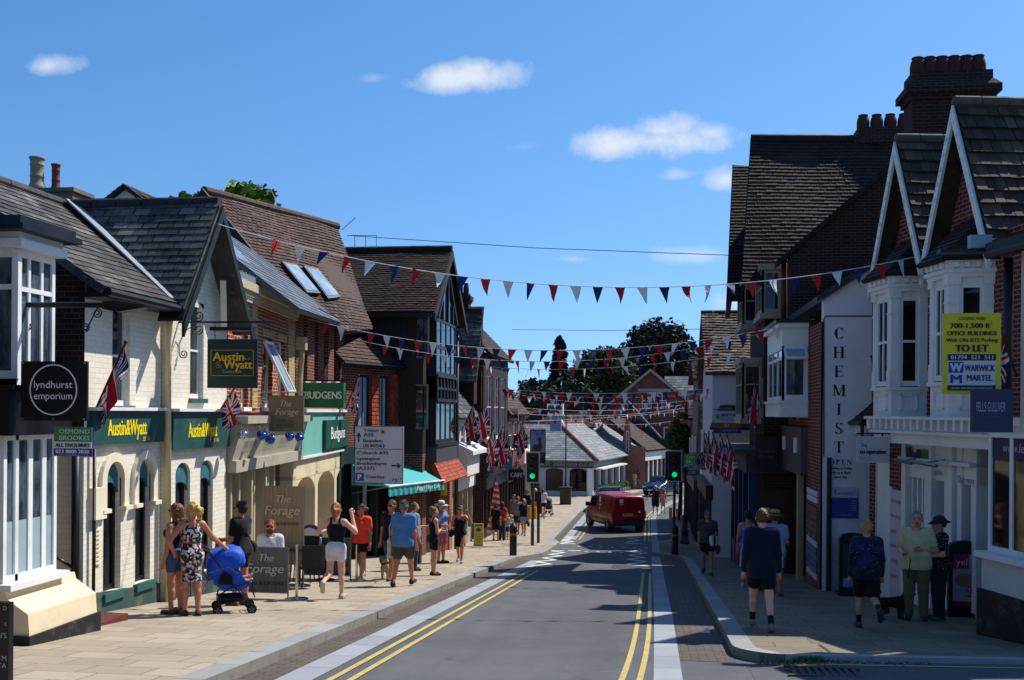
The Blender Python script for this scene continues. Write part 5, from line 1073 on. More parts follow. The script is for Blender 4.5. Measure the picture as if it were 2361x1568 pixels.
# ---- next shops down on the right
def crossroof_shop(label, Yn, dep, xl, yr, ye, wmat, rmat, xdep=8, sh=True, kind='shop_building'):
    b = bld(kind, label); n_ = Fr((0, Yn), (1, 0)); Yr = Yn+dep/2
    x0 = onY(xl, (yr+ye)/2, Yn).x; zr_ = onY(xl, yr, Yr).z; ze = onY(xl, ye, Yn).z; gr = g(Yn+dep/2)
    mb = MB(); mb.box(x0+.15, x0+xdep, Yn, Yn+dep, gr-1, ze); mb.poly([(x0+.15, Yn, ze), (x0+.15, Yn+dep, ze), (x0+.15, Yr, zr_-.05)]); mb.build('wall', wmat, b)
    roof([(x0-.1, Yn-.25, ze-.12), (x0+xdep, Yn-.25, ze-.12), (x0+xdep, Yr, zr_), (x0-.1, Yr, zr_)], 'roof', rmat, b, .19, .25, .035, jit=.8, wav=.015); roof([(x0-.1, Yn+dep+.25, ze-.12), (x0+xdep, Yn+dep+.25, ze-.12), (x0+xdep, Yr, zr_), (x0-.1, Yr, zr_)], 'roof', rmat, b, .4, .5)
    ridge([(x0-.1, Yr, zr_), (x0+xdep, Yr, zr_)], MC['dark_ridge'], b, .11)
    F_ = Fr((x0+.1, 0), (0, -1)); fz = gr+2.7
    if sh:
        mb = MB(); mb.fbox(F_, -Yn-dep, -Yn, fz-.5, fz, -.1, .15); mb.build('fascia', BRWN, b)
        mb = MB(); 
        for i in range(6): u = -Yn-dep+.1+(dep-.2)*i/5; mb.fbox(F_, u-.05, u+.05, gr-1, fz-.5, -.1, .05)
        mb.build('shopfront_frame', NAVY, b); MB().poly([F_.pt(-Yn-dep, gr-1, .01), F_.pt(-Yn, gr-1, .01), F_.pt(-Yn, fz-.5, .01), F_.pt(-Yn-dep, fz-.5, .01)]).build('shop_window', GLD, b)
        for i in range(2): win(F_, (-Yn-dep+.6+i*dep*.5, -Yn-dep+1.7+i*dep*.5, fz+.5, fz+1.8), b, 2, 2, .06, WHITE, GL, -.02)
    return b, n_, x0
STR = tile_mat('lichen_clay_tile', '#2b211c', '#5a4a3c', '#8d7f6c', '#8d8673', .4)
r5, N5, x5 = crossroof_shop('white rendered shop under a lichen covered tile roof beyond the timber bays', 36.0, 6.5, 1633, 722, 852, M('cool_white_render', '#b9bdc9', .7, .05, 2), STR)
mb = MB(); q0, q1 = N5.px(1640, 985), N5.px(1712, 925); roof([N5.pt(q0[0]-.1, q0[1], .9), N5.pt(q1[0]+.6, q0[1], .9), N5.pt(q1[0]+.6, q0[1]+.75, .02), N5.pt(q0[0]+.3, q0[1]+.75, .02)], 'pent_roof', STR, r5, .17, .22)
r6, N6, x6 = crossroof_shop('tile hung shop with white boarded front behind the small street tree', 44.5, 6, 1604, 828, 868, STR and M('striped_tile_wall', '#6d6152', .8, .3, 3), STR)
roof([N6.pt(x6+.1, -.6, .12), N6.pt(x6+3, -.6, .12), N6.pt(x6+3, 3.2, .03), N6.pt(x6+.1, 3.2, .03)], 'tile_hanging', STR, r6, .17, .22, .04, .3)
mb = MB()
for i in range(10): mb.fbox(N6, x6+.2+i*.3, x6+.42+i*.3, -2.2, -.65, .1, .14)
mb.build('white_boarding', WHITE, r6)
r7, N7, x7 = crossroof_shop('low brick shop at the far end of the right hand row', 53, 7, 1592, 905, 960, BRK_R, CLAY_D)
# ================================================================== FAR END
FR = Fr
def P(x, y, Yw): q = onY(x, y, Yw); return q
# ---- grey corner cafe with pale slate hip roof
k1 = bld('corner_cafe_building', 'grey single storey corner cafe with pale slate hipped roof at the road bend', 'cafe')
gz_ = g(80); c0 = V((-4.45, 79.6, gz_)); east = V((3.5, 18.6, 0)).normalized(); KF = Fr((c0.x, c0.y), (1, 0)); KE = Fr((c0.x, c0.y), (east.x, east.y)); ev = gz_+2.75; LE = 19.2
GREY = M('grey_shop_paint', '#a3a5ab', .5, .05, 2); DKG = M('slate_grey_fascia', '#3b4148', .5, .08)
fo = [KF.R(x0, 1082, x1, 1133) for x0, x1 in ((1220, 1244), (1258, 1298), (1313, 1352))]; fo = [(max(-5.6, o[0]), o[1], gz_+.35, gz_+2.1) for o in fo]
mb = MB(); wall(mb, KF, -6.2, 0, gz_-1, ev, fo, .25)
for o in fo: spandrel(mb, KF, o[0], o[1], o[3]-.25, o[3], -.2, 0)
wall(mb, KE, 0, LE, gz_-1, ev, [(.6+i*2.3, 2.3+i*2.3, gz_+.3, gz_+2.15) for i in range(8)], .2); mb.build('wall', GREY, k1)
mb = MB(); o_ = [mb.poly([KF.pt(a, c, -.22), KF.pt(b, c, -.22), KF.pt(b, d, -.22), KF.pt(a, d, -.22)]) for a, b, c, d in fo]; mb.build('shop_window', glass('cafe_glass', '#07080a', .05, '#15171a', 1.6, .25), k1)
mb = MB(); mb.poly([KE.pt(.3, gz_, -.19), KE.pt(LE, gz_, -.19), KE.pt(LE, ev, -.19), KE.pt(.3, ev, -.19)]); mb.build('side_glazing', GL, k1)
mb = MB(); mb.fbox(KF, -6.3, .15, ev-.62, ev-.05, -.1, .15); mb.fbox(KE, .15, LE, ev-.62, ev-.05, -.1, .15); mb.build('fascia', DKG, k1)
mb = MB(); text(mb, 'ATI', KF, KF.px(1246, 1074)[0], ev-.48, .3, w=.7, out=.16); text(mb, 'MERIDIENA CUCINA', KF, KF.px(1279, 1074)[0], ev-.48, .28, w=3.2, out=.16); mb.build('lettering', M('silver_lettering', '#8f949a', .4), k1)
mb = MB(); 
for i in range(9): u = .25+i*2.3; mb.fbox(KE, u-.09, u+.09, gz_-1, ev-.6, 0, .12)
mb.fbox(KE, 0, 9, ev-.72, ev-.62, .1, .9); mb.fbox(KF, -.3, .1, gz_-1, ev-.6, 0, .12); mb.build('column', WHITE, k1)
ap = P(1432, 985, 86); rt = [P(1325, 985, 83.5)]
e0, e1, e2 = KF.pt(-6.6, ev-.05, .5), V((c0.x+.5, c0.y-.5, ev-.05)), KE.pt(LE, ev-.05, .5)
top1 = V((-7.6, 84.4, ev+2.7)); top0 = V((-14, 84.4, ev+2.7)); top2 = KE.pt(LE, ev+2.7, -4.4)
top1 = V((c0.x-3.0, c0.y+4.9, ev+2.75)); 
roof([V((-13, 79.1, ev-.05)), e1, top1, V((-13, top1.y, top1.z))], 'roof', SLATE_F, k1, .34, .5, .02); roof([e1, e2, KE.pt(LE, ev+2.75, -3.9), top1], 'roof', SLATE_F, k1, .34, .5, .02)
ridge([e1+V((0, 0, .05)), top1+V((0, 0, .05))], M('rust_ridge', '#6d4336', .8, .2), k1, .14); ridge([top1+V((0, 0, .03)), V((-13, top1.y, top1.z+.03))], MC['rust_ridge'], k1, .14); ridge([top1+V((0, 0, .03)), KE.pt(LE, ev+2.78, -3.9)], MC['rust_ridge'], k1, .14)
lh = KF.pt(-5.0, ev, .5); ridge([KF.pt(-6.6, ev, .52), V((-10.5, top1.y, top1.z+.06))], MC['rust_ridge'], k1, .14)
for i in range(11):
    u = .9+i*.85+(i//3)*.5; q = KE.pt(u, 0, .55); z = g(q.y)
    t = thing('box_topiary', 'little clipped green box ball in a planter along the corner cafe', 'topiary', (q.x, q.y, z), 'clipped box balls along the cafe front')
    MB().box(q.x-.25, q.x+.25, q.y-.25, q.y+.25, z, z+.3).build('planter', GREY, t)
    mb = MB(); cx, cy, cz = q.x, q.y, z+.55
    for k in range(260):
        a, b_ = rnd.uniform(0, 6.28), math.acos(rnd.uniform(-1, 1)); r = .28*rnd.uniform(.8, 1.08); c = V((cx+r*math.sin(b_)*math.cos(a), cy+r*math.sin(b_)*math.sin(a), cz+r*math.cos(b_))); s_ = .06
        d1_, d2_ = V((rnd.gauss(0, 1), rnd.gauss(0, 1), rnd.gauss(0, 1))).normalized()*s_, V((rnd.gauss(0, 1), rnd.gauss(0, 1), rnd.gauss(0, 1))).normalized()*s_; mb.poly([c-d1_, c+d2_, c+d1_], rnd.random())
    mb.build('foliage', tile_mat('box_leaf', '#2c3d12', '#55732a', '#86a045', '#5a6a30', .1), t, fix=False)
# ---- big brick gabled house behind
k2 = bld('brick_gabled_house', 'big brick house with slate roof and camera facing gable beyond the cafe', 'house')
YH = 108; NH = Fr((0, YH), (1, 0)); G_ = [NH.px(*q) for q in ((1372, 955), (1500, 850), (1622, 925))]
k = (G_[1][1]-G_[0][1])/(G_[1][0]-G_[0][0]); pk = G_[1]; hw_ = 5.4
wo = [NH.R(1480, 905, 1503, 943), NH.R(1515, 905, 1538, 943), NH.R(1455, 985, 1480, 1030), NH.R(1530, 985, 1560, 1035)]
mb = MB(); wall(mb, NH, pk[0]-hw_+.4, pk[0]+hw_-.4, -7, pk[1]-k*hw_+.3, [wo[2], wo[3]], .2); lo = pk[1]-k*hw_+.3; wall(mb, NH, pk[0]-2.2, pk[0]+2.2, lo, wo[0][3]+.1, wo[:2], .2)
h_ = wo[0][3]+.1; mb.poly([NH.pt(pk[0]-2.2, h_), NH.pt(pk[0]+2.2, h_), NH.pt(pk[0], pk[1])]); mb.poly([NH.pt(pk[0]-hw_+.4, lo), NH.pt(pk[0]-2.2, lo), NH.pt(pk[0]-2.2, h_)]); mb.poly([NH.pt(pk[0]+2.2, lo), NH.pt(pk[0]+hw_-.4, lo), NH.pt(pk[0]+2.2, h_)]); mb.build('wall', BRK_R, k2)
for o in wo: win(NH, o, k2, 2, 2, .1, WHITE, GLB, .1, bar=.07)
for sg in (-1, 1): roof([NH.pt(pk[0]+sg*(hw_+.2), pk[1]-k*(hw_+.2), .4), NH.pt(pk[0], pk[1]+.05, .4), NH.pt(pk[0], pk[1]+.05, -9), NH.pt(pk[0]+sg*(hw_+.2), pk[1]-k*(hw_+.2), -9)], 'roof', SLATE, k2, .4, .5, .02)
mb = MB()
for sg in (-1, 1): mb.fpoly(NH, [(pk[0], pk[1]), (pk[0]+sg*hw_, pk[1]-k*hw_), (pk[0]+sg*hw_, pk[1]-k*hw_-.3), (pk[0], pk[1]-.3)], .35, .42)
mb.fbox(NH, wo[0][0]-.4, wo[1][1]+.4, wo[0][3]+.1, wo[0][3]+.4, 0, .1); mb.build('bargeboard', M('pale_stone_trim', '#9d978a', .7), k2)
zrr = NH.px(1540, 862)[1]; roof([NH.pt(pk[0]+1.5, pk[1]-4.5, -2.0), NH.pt(pk[0]+7, pk[1]-4.5, -2.0), NH.pt(pk[0]+7, pk[1]-.6, -5.5), NH.pt(pk[0]+1.5, pk[1]-.6, -5.5)], 'roof', SLATE_F, k2, .4, .5)
mb = MB(); mb.fbox(NH, pk[0]+1.8, pk[0]+7, -7, pk[1]-4.5, -9, -2.2); mb.build('wing_wall', BRK_R, k2)
# ---- small brick gabled wing with narrow window
k3 = bld('brick_wing', 'little sunlit-coloured brick gable with one narrow window against the slate roofs', 'house')
YK = 92; NK = Fr((0, YK), (1, 0)); a = NK.px(1434, 1052); b = NK.px(1472, 1052); t_ = NK.px(1447, 926); xm = t_[0]
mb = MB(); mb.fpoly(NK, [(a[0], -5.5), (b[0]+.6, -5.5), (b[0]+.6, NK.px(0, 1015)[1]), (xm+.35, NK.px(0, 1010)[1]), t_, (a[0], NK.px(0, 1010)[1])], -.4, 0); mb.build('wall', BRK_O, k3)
win(NK, (xm-.12, xm+.14, NK.px(0, 1033)[1], NK.px(0, 980)[1]), k3, 1, 3, .06, WHITE, GL, -.02)
q = NK.px(1447, 926); roof([NK.pt(xm, q[1]+.1, .2), NK.pt(xm-3.5, q[1]-3.2, .2), NK.pt(xm-3.5, q[1]-3.2, -5), NK.pt(xm, q[1]+.1, -5)], 'roof', SLATE_F, k3, .34, .5); roof([NK.pt(xm, q[1]+.1, .2), NK.pt(xm+3, q[1]-3.2, .2), NK.pt(xm+3, q[1]-3.2, -5), NK.pt(xm, q[1]+.1, -5)], 'roof', SLATE_F, k3, .34, .5)
# ---- dark roofs between the left terrace and the cafe, with plant on top
k4 = bld('low_brick_building', 'low brick building with dark roof tucked behind the grey corner cafe', 'building')
mb = MB(); mb.box(-16, -5, 92, 97, -6, .45); mb.build('wall', BRK_R, k4); roof([(-16, 91.7, .4), (-4.7, 91.7, .4), (-5.5, 94.5, 1.8), (-16, 94.5, 1.8)], 'roof', CLAY_D, k4, .3, .4)
chimney(k4, (-9.5, 94), 1.0, .7, 1.2, 2.7, BRK_D, 3, .15, .4); chimney(k4, (-6.6, 95), 1.0, .7, 1.2, 2.8, BRK_D, 3, .15, .4)
vu = thing('ventilation_unit', 'white ventilation unit with two round fans on a blue grey base', 'ventilation unit', P(1280, 985, 78))
NV = Fr((0, 78), (1, 0)); o = NV.R(1261, 931, 1298, 957); ou = NV.R(1268, 957, 1293, 992)
MB().fbox(NV, o[0], o[1], o[2], o[3], -.7, 0).build('casing', WHITE, vu); MB().fbox(NV, ou[0], ou[1], ou[2]-.1, o[2], -.6, -.1).build('base', M('blue_grey_steel', '#5a6f95', .5), vu)
for t in (.27, .73): u = o[0]+(o[1]-o[0])*t; v = (o[2]+o[3])/2; mb = MB(); mb.fpoly(NV, ellipse(NV, u, v, .26, .33), 0, .02); mb.build('fan', M('dark_fan', '#2b3036', .5), vu)
# row of shops climbing away beyond the cafe on the right of the bend
k5 = bld('shop_terrace', 'white columned shopfronts beyond the grey cafe where the road bends away', 'shops')
q0, q1 = V((-.6, 99.5)), V((5.0, 118)); dd = (q1-q0); KS = Fr((q0.x, q0.y), (dd.x, dd.y)); Ls = dd.length; gs = g(105)
mb = MB(); mb.fbox(KS, 0, Ls, gs-1.5, gs+3.6, -6, -.1); mb.build('wall', PLAST, k5); mb = MB()
for i in range(14): u = i*Ls/13; mb.fbox(KS, u-.1, u+.1, gs-1.5, gs+2.5, -.1, .05)
mb.fbox(KS, 0, Ls, gs+2.5, gs+3.3, -.1, .12); mb.build('shopfront_frame', WHITE, k5); MB().fbox(KS, 0, Ls, gs-1.5, gs+2.5, -.1, -.06).build('shop_window', GLD, k5)
roof([KS.pt(-.3, gs+3.5, .4), KS.pt(Ls, gs+3.5, .4), KS.pt(Ls, gs+6.5, -3.5), KS.pt(-.3, gs+6.5, -3.5)], 'roof', CLAY_D, k5, .3, .4)
k6 = bld('white_house', 'white house beside the bend at the far right behind the street tree', 'house')
mb = MB(); mb.box(8.5, 18, 92, 100, -6.5, 1.2); mb.build('wall', WHITE, k6); roof([(8.2, 91.7, 1.1), (18, 91.7, 1.1), (18, 96, 4), (8.2, 96, 4)], 'roof', CLAY_D, k6, .3, .4)
# ================================================================== TREES
def leafmat(n, a, b, c): return tile_mat(n, a, b, c, c, .05, .7, .3)
LF_D = leafmat('dark_leaf', '#1b2411', '#34451f', '#5d7335'); LF_C = leafmat('copper_leaf', '#1d1a13', '#383224', '#5a5836'); LF_M = leafmat('mid_leaf', '#33441a', '#5d772b', '#93a84e'); LF_Y = leafmat('sunny_leaf', '#3d5216', '#6b8a28', '#9fb84a')
LF_K = leafmat('conifer_leaf', '#0d1510', '#1b281d', '#34442f'); BARK = M('bark', '#3b2f24', .9, .3, 5, .5, 12)
def tree(label, base, h, rx, ry, rz, cz, mat, nclump=60, nleaf=60, leaf=.3, trunk=.3, group=None, cone=False, name='tree', seed=1, gap=.0):
    r = random.Random(seed); t = thing(name, label, 'tree', base, group); b = V(base)
    mb = MB(); mb.tube([b+V((0, 0, -.5)), b+V((.1, .05, h*.3)), b+V((0, .1, cz)), b+V((.1, 0, h*.88))], [trunk, trunk*.75, trunk*.5, trunk*.1], 8)
    cl = []
    for i in range(nclump):
        if cone:
            f = (i+.5)/nclump; z = cz-rz+2*rz*f; rad = rx*(1-f)**.85*r.uniform(.65, 1.0)+.12; a = r.uniform(0, 6.28); cl.append((V((rad*math.cos(a), rad*math.sin(a), z-rad*.25)), .35+rx*.22*(1-f)))
        else:
            u = r.uniform(-1, 1); a = r.uniform(0, 6.28); q = r.uniform(.45, 1)**.5*r.uniform(.82, 1.05); s = math.sqrt(1-u*u); cl.append((V((rx*q*s*math.cos(a), ry*q*s*math.sin(a), cz+rz*q*u)), min(rx, rz)*r.uniform(.2, .36)))
    for c, cr in cl[::max(1, nclump//14)]:
        mb.tube([b+V((0, 0, min(h*.8, max(h*.25, c.z-cr*1.5)))), b+c*.6+V((0, 0, c.z*.35)), b+c], [trunk*.35, trunk*.2, trunk*.05], 5)
    mb.build('trunk', BARK, t, smooth=True)
    mb = MB()
    for c, cr in cl:
        tone = r.uniform(.15, .7)
        for j in range(nleaf):
            d = V((r.gauss(0, 1), r.gauss(0, 1), r.gauss(0, .8))); d = d.normalized()*cr*r.uniform(.3, 1.1)**.7; p = b+c+d; s = leaf*r.uniform(.6, 1.3)
            x = V((r.gauss(0, 1), r.gauss(0, 1), r.gauss(0, .7))).normalized(); y = x.cross(V((r.gauss(0, 1), r.gauss(0, 1), r.gauss(0, 1)))).normalized()
            if cone: x = (V((d.x+c.x, d.y+c.y, -.6))).normalized()
            mb.poly([p-x*s*.6, p+y*s*.32, p+x*s*.6, p-y*s*.32], min(1, max(0, tone+r.gauss(0, .16))))
    mb.build('crown', mat, t, fix=False); return t
def place(x, y, Yw, gz=None): q = onY(x, y, Yw); return V((q.x, q.y, g(Yw) if gz is None else gz))
def tr(label, xc, yt, yb, half, Yw, mat, **k):
    base = place(xc, 900, Yw); zt = onY(xc, yt, Yw).z-base.z; zb_ = onY(xc, yb, Yw).z-base.z; d = Yw/(ray(xc, 900).y); rx = half*d/F; rz = (zt-zb_)/2
    return tree(label, base, zt, rx, rx, rz, zb_+rz, mat, **k)
tr('dark pointed conifer standing behind the far rooftops', 1290, 780, 1000, 38, 130, LF_K, nclump=110, nleaf=70, leaf=.55, cone=True, name='conifer_tree', seed=3)
tr('great round dark copper tree crowning the far end of the street', 1515, 752, 925, 92, 150, LF_C, nclump=150, nleaf=90, leaf=.6, trunk=.8, seed=4)
tr('mid green tree standing between the conifer and the round copper tree', 1400, 798, 960, 60, 140, LF_D, nclump=110, nleaf=70, leaf=.6, seed=5)
tr('loose dark tree just right of the conifer at the street end', 1350, 815, 1000, 42, 136, LF_D, nclump=80, nleaf=60, leaf=.55, seed=15)
tr('small bushy tree at the left of the far tree group', 1240, 868, 1010, 52, 128, LF_D, nclump=90, nleaf=60, leaf=.5, seed=6)
tr('dark bushy tree below the round copper tree', 1450, 845, 985, 55, 146, LF_D, nclump=80, nleaf=60, leaf=.6, seed=16)
tr('dark tree at the right shoulder of the round copper tree', 1590, 800, 930, 30, 152, LF_C, nclump=50, nleaf=60, leaf=.55, seed=17)
tr('bright green tree rising behind the clay tiled hall roof', 560, 425, 560, 72, 62, LF_Y, nclump=75, nleaf=45, leaf=.5, seed=7)
tr('sprig of green tree behind the slate gable', 425, 447, 520, 44, 60, LF_Y, nclump=30, nleaf=45, leaf=.42, seed=8)
tr('dark bushy tree filling the gap left of the conifer foot', 1265, 885, 1010, 45, 124, LF_D, nclump=70, nleaf=60, leaf=.5, seed=21)
tr('mid green bushy tree in front of the loose dark tree', 1335, 880, 1010, 50, 122, LF_D, nclump=80, nleaf=60, leaf=.5, seed=22)
tr('small leafy street tree in front of the white house', 1566, 955, 1080, 30, 57, LF_M, nclump=70, nleaf=55, leaf=.2, trunk=.09, name='street_tree', seed=9)
# ================================================================== SIGNS, FLAGS, BUNTING, STREET FURNITURE
SC = {}
def cm(h): return M('sign_'+h.lstrip('#'), h, .45, .04)
def board(name, label, cat, F_, rect, bands, texts, th=.04, back=None, extra=None, group=None):
    """rect (u0,u1,v0,v1); bands [(f0,f1,colour)] from the bottom; texts (str,x,y,h,w,colour,align[,bold]) as fractions"""
    u0, u1, v0, v1 = rect; W, H = u1-u0, v1-v0; root = thing(name, label, cat, F_.pt((u0+u1)/2, v0, 0), group)
    MB().fbox(F_, u0, u1, v0, v1, -th, 0).build('panel', back or cm(bands[0][2]), root)
    for i, (a, b, c) in enumerate(bands):
        if len(bands) > 1 or back: e = .0 if not back else .04; MB().fbox(F_, u0+W*e*.6, u1-W*e*.6, v0+H*max(a, e*.5), v0+H*min(b, 1-e*.5), .001, .006).build('colour_band', cm(c), root)
    by = {}
    for t in texts: by.setdefault(t[5], []).append(t)
    for c, ts in by.items():
        mb = MB()
        for t in ts: text(mb, t[0], F_, u0+W*t[1], v0+H*t[2], H*t[3], w=W*t[4] if t[4] else None, out=.012, align=t[6], bold=t[7] if len(t) > 7 else 0, slant=t[8] if len(t) > 8 else 0)
        mb.build('lettering', cm(c), root)
    if extra: extra(root, F_, u0, v0, W, H)
    return root
def NY(Y): return Fr((0, Y), (1, 0))
def rods(root, F_, segs, r=.012, mat=None, name='bracket'):
    mb = MB()
    for s in segs: mb.tube([F_.pt(*p) if len(p) == 3 else F_.pt(p[0], p[1], -.02) for p in s], r, 6)
    return mb.build(name, mat or BLACK, root)
def spiral(c, r, n=22, turns=1.6, sg=1, a0=0): return [(c[0]+sg*r*(1-.75*i/n)*math.cos(a0+2*math.pi*turns*i/n), c[1]+r*(1-.75*i/n)*math.sin(a0+2*math.pi*turns*i/n)) for i in range(n+1)]
# emporium sign
def ex(root, F_, u0, v0, W, H):
    mb = MB(); ring(mb, F_, u0+W*.5, v0+H*.52, H*.41, H*.43, .004, .01); mb.build('ring', cm('#e8e6e0'), root)
    for a in (.03, .5, .97):
        for b in (.03, .97): MB().lathe(F_.pt(u0+W*a, v0+H*b, 0), [(.012, 0), (.012, .012)], 8, F_.w).build('bolt', STEEL, root)
board('shop_sign', 'square black sign with white ring reading lyndhurst emporium', 'sign', NY(10.72), NY(10.72).R(48, 833, 200, 970), [(0, 1, '#121214')], [('lyndhurst', .5, .55, .12, .58, '#e8e6e0', 'C'), ('emporium', .5, .36, .12, .58, '#e8e6e0', 'C')], extra=ex)
N = NY(11.2); root = thing('lamp_bracket', 'long black wrought iron bracket carrying a floodlight over the emporium sign', 'bracket', N.pt(*N.px(60, 703))); p0, p1 = N.px(-60, 703), N.px(250, 703)
mb = MB(); mb.tube([N.pt(*p0), N.pt(*p1)], .032, 8); mb.build('arm', BLACK, root)
mb = MB(); q = N.px(300, 705); mb.add([N.pt(p1[0]-.05, p1[1]+.03, .05), N.pt(p1[0]+.12, p1[1]+.04, .09), N.pt(q[0]+.2, q[1]+.0, .07), N.pt(q[0]+.2, q[1]-.03, .07), N.pt(p1[0]+.15, p1[1]-.09, .09), N.pt(p1[0]-.05, p1[1]-.05, .05),
    N.pt(p1[0]-.05, p1[1]+.03, -.05), N.pt(p1[0]+.12, p1[1]+.04, -.09), N.pt(q[0]+.2, q[1]+.0, -.07), N.pt(q[0]+.2, q[1]-.03, -.07), N.pt(p1[0]+.15, p1[1]-.09, -.09), N.pt(p1[0]-.05, p1[1]-.05, -.05)], [(0, 1, 2, 3, 4, 5), (11, 10, 9, 8, 7, 6)]+[(i, i+6, (i+1) % 6+6, (i+1) % 6) for i in range(6)]); mb.build('floodlight', BLACK, root)
for cx, sg in ((38, 1), (222, -1)):
    c = N.px(cx, 722); a = spiral(c, .06, sg=sg, a0=math.pi/2); b = spiral((c[0]+sg*.14, c[1]-.16), .05, sg=-sg, a0=-math.pi/2); rods(root, N, [a, [a[0], ((a[0][0]+b[0][0])/2, (a[0][1]+b[0][1])/2), b[0]], b], .008, name='scroll')
board('estate_board', 'green white and purple letting board fixed beside the emporium shop window', 'sign', NY(10.9), NY(10.9).R(125, 985, 212, 1052), [(0, .27, '#4a2a7a'), (.27, .5, '#d9dade'), (.5, 1, '#3f8a45')],
      [('OSMOND', .55, .78, .15, .8, '#dfe8df', 'C'), ('BROOKES', .55, .56, .15, .8, '#dfe8df', 'C'), ('ALL ENQUIRIES', .5, .32, .12, .9, '#1d1d28', 'C', .003), ('023 8000 2020', .5, .1, .13, .88, '#e6e0f0', 'C', .003), ('www.osmondbrookes.co.uk', .5, .02, .05, .86, '#c9c0e0', 'C')], th=.02)
# estate agent hanging sign with scrolled bracket
N = NY(16.25)
def ex(root, F_, u0, v0, W, H):
    mb = MB(); e = .07
    for a, b, c, d in ((e, 1-e, .25, .262), (e, 1-e, .77, .782), (e, e+.012, .25, .78), (1-e-.012, 1-e, .25, .78)): mb.fbox(F_, u0+W*a, u0+W*b, v0+H*c, v0+H*d, .002, .006)
    mb.build('gilt_border', cm('#b9932a'), root)
    t = v0+H+.28; rods(root, F_, [[(u0-.55, t), (u0+W+.1, t)]], .018, name='arm'); rods(root, F_, [[(u0+.12, t), (u0+.12, v0+H)], [(u0+W-.12, t), (u0+W-.12, v0+H)]], .008, name='hanger')
    rods(root, F_, [[(u0-.54, t+.1), (u0-.54, t-.62)]], .016, name='back_plate'); a = spiral((u0-.16, t+.1), .09, a0=math.pi*1.1); b = spiral((u0-.16, t-.12), .09, a0=math.pi*.9); c = spiral((u0-.42, t-.52), .075, a0=math.pi)
    rods(root, F_, [a, [(u0-.5, t+.02), a[0]], b, [(u0-.5, t-.36), (u0-.4, t-.14), (u0-.2, t-.03)], c, [(u0-.5, t-.36), c[0]]], .009, name='scroll')
    mb = MB(); mb.box(*[f for f in (F_.pt(u0+.1, 0, 0).x, F_.pt(u0+W-.05, 0, 0).x)], 16.1, 16.3, v0+H+.13, v0+H+.19); mb.build('strip_light', GUTTER, root); mb = MB(); mb.lathe(F_.pt(u0+W+.1, t, -.02), [(.05, 0), (.03, .06), (.004, .2)], 8, (1, 0, 0)); mb.build('finial', BLACK, root)
board('hanging_sign', 'dark green hanging sign with gold lettering on a scrolled iron bracket', 'sign', N, N.R(478, 782, 593, 895), [(0, 1, '#12302c')], [('Austin', .12, .56, .17, .62, '#e0b32a', 'L', .006), ('&', .17, .41, .15, .14, '#6d6a3a', 'L'), ('Wyatt', .34, .4, .17, .56, '#e0b32a', 'L', .006), ('by Sir', .76, .58, .04, .12, '#b9a050', 'L'), ('Countrywide', .5, .31, .065, .38, '#8fa59f', 'C')], extra=ex)
# deli hanging sign
def forage(c1, c2, sub=.18): return [('The', .3, .66, .15, .3, c1, 'L', .004, .25), ('Forage', .18, .42, .2, .66, c1, 'L', .004, .25), ('DELI & EATERY', .5, sub, .075, .74, c2, 'C', .002)]
N = NY(20.0)
def ex(root, F_, u0, v0, W, H): rods(root, F_, [[(u0-.35, v0+H+.07), (u0+W+.1, v0+H+.07)], [(u0+.1, v0+H+.07), (u0+.1, v0+H)], [(u0+W-.1, v0+H+.07), (u0+W-.1, v0+H)]]+[spiral((u0-.15, v0+H-.15), .1, a0=1)], .012, cm('#a39c88'))
board('hanging_sign', 'taupe hanging sign of the deli in flowing script, below a twig bracket', 'sign', N, N.R(620, 912, 700, 995), [(0, 1, '#6f644d')], [('The', .3, .7, .16, .34, '#b5a98d', 'L', .003, .25), ('Forage', .2, .46, .18, .64, '#b5a98d', 'L', .003, .25), ('DELI &', .5, .26, .08, .42, '#3b3428', 'C'), ('EATERY', .5, .13, .08, .5, '#3b3428', 'C')], extra=ex)
BLUEG = M('blue_mirror', '#3f5fb5', .12, .1, metal=.9); SILG = M('silver_mirror', '#b9c0cc', .1, .1, metal=.95)
for i, (x, y) in enumerate(((560, 1000), (604, 1003), (622, 1012), (655, 935), (668, 1005), (690, 1008))):
    q = onX(x, y, -7.35); t = thing('spot_lamp', ['silver globe lamp at the near end of the deli fascia', 'blue chrome spot lamp second from the near end of the deli fascia', 'blue chrome spot lamp angled down over the deli fascia', 'silver and amber lamp in front of the deli hanging sign', 'blue chrome lamp under the deli hanging sign', 'blue chrome lamp at the far end of the deli fascia'][i], 'lamp', q, 'lamps on the deli fascia')
    MB().lathe(q, [(.03, -.1), (.07, -.08), (.1, 0), (.1, .03), (.02, .05)], 12, (rnd.uniform(-.5, .5), -.6, .7)).build('reflector', SILG if i in (0, 3) else BLUEG, t, smooth=True); MB().tube([q+V((0, .02, .02)), q+V((-.12, .15, .2)), q+V((-.3, .2, .12))], .01, 5).build('stem', STEEL, t)
N = NY(24.1)
def ex(root, F_, u0, v0, W, H): rods(root, F_, [[(u0-.2, v0+H+.04), (u0+W+.1, v0+H+.04)]], .02, BLACK)
board('projecting_sign', 'bright green box sign reading BUDGENS above the teal fascia', 'sign', N, N.R(687, 882, 792, 940), [(0, 1, '#14663a')], [('BUDGENS', .56, .36, .28, .8, '#dfe6df', 'C', .006)], th=.18, extra=ex)
board('shop_sign', 'dark green panel with tall white shop name on the pale teal fascia', 'sign', Fr(F3.pt(0, 0, .22), (F3.u.x, F3.u.y)), F3.R(733, 968, 786, 1032), [(0, 1, '#0f4a3d')], [('Budgens', .5, .34, .42, .62, '#e6ece8', 'C', .01)], th=.1)
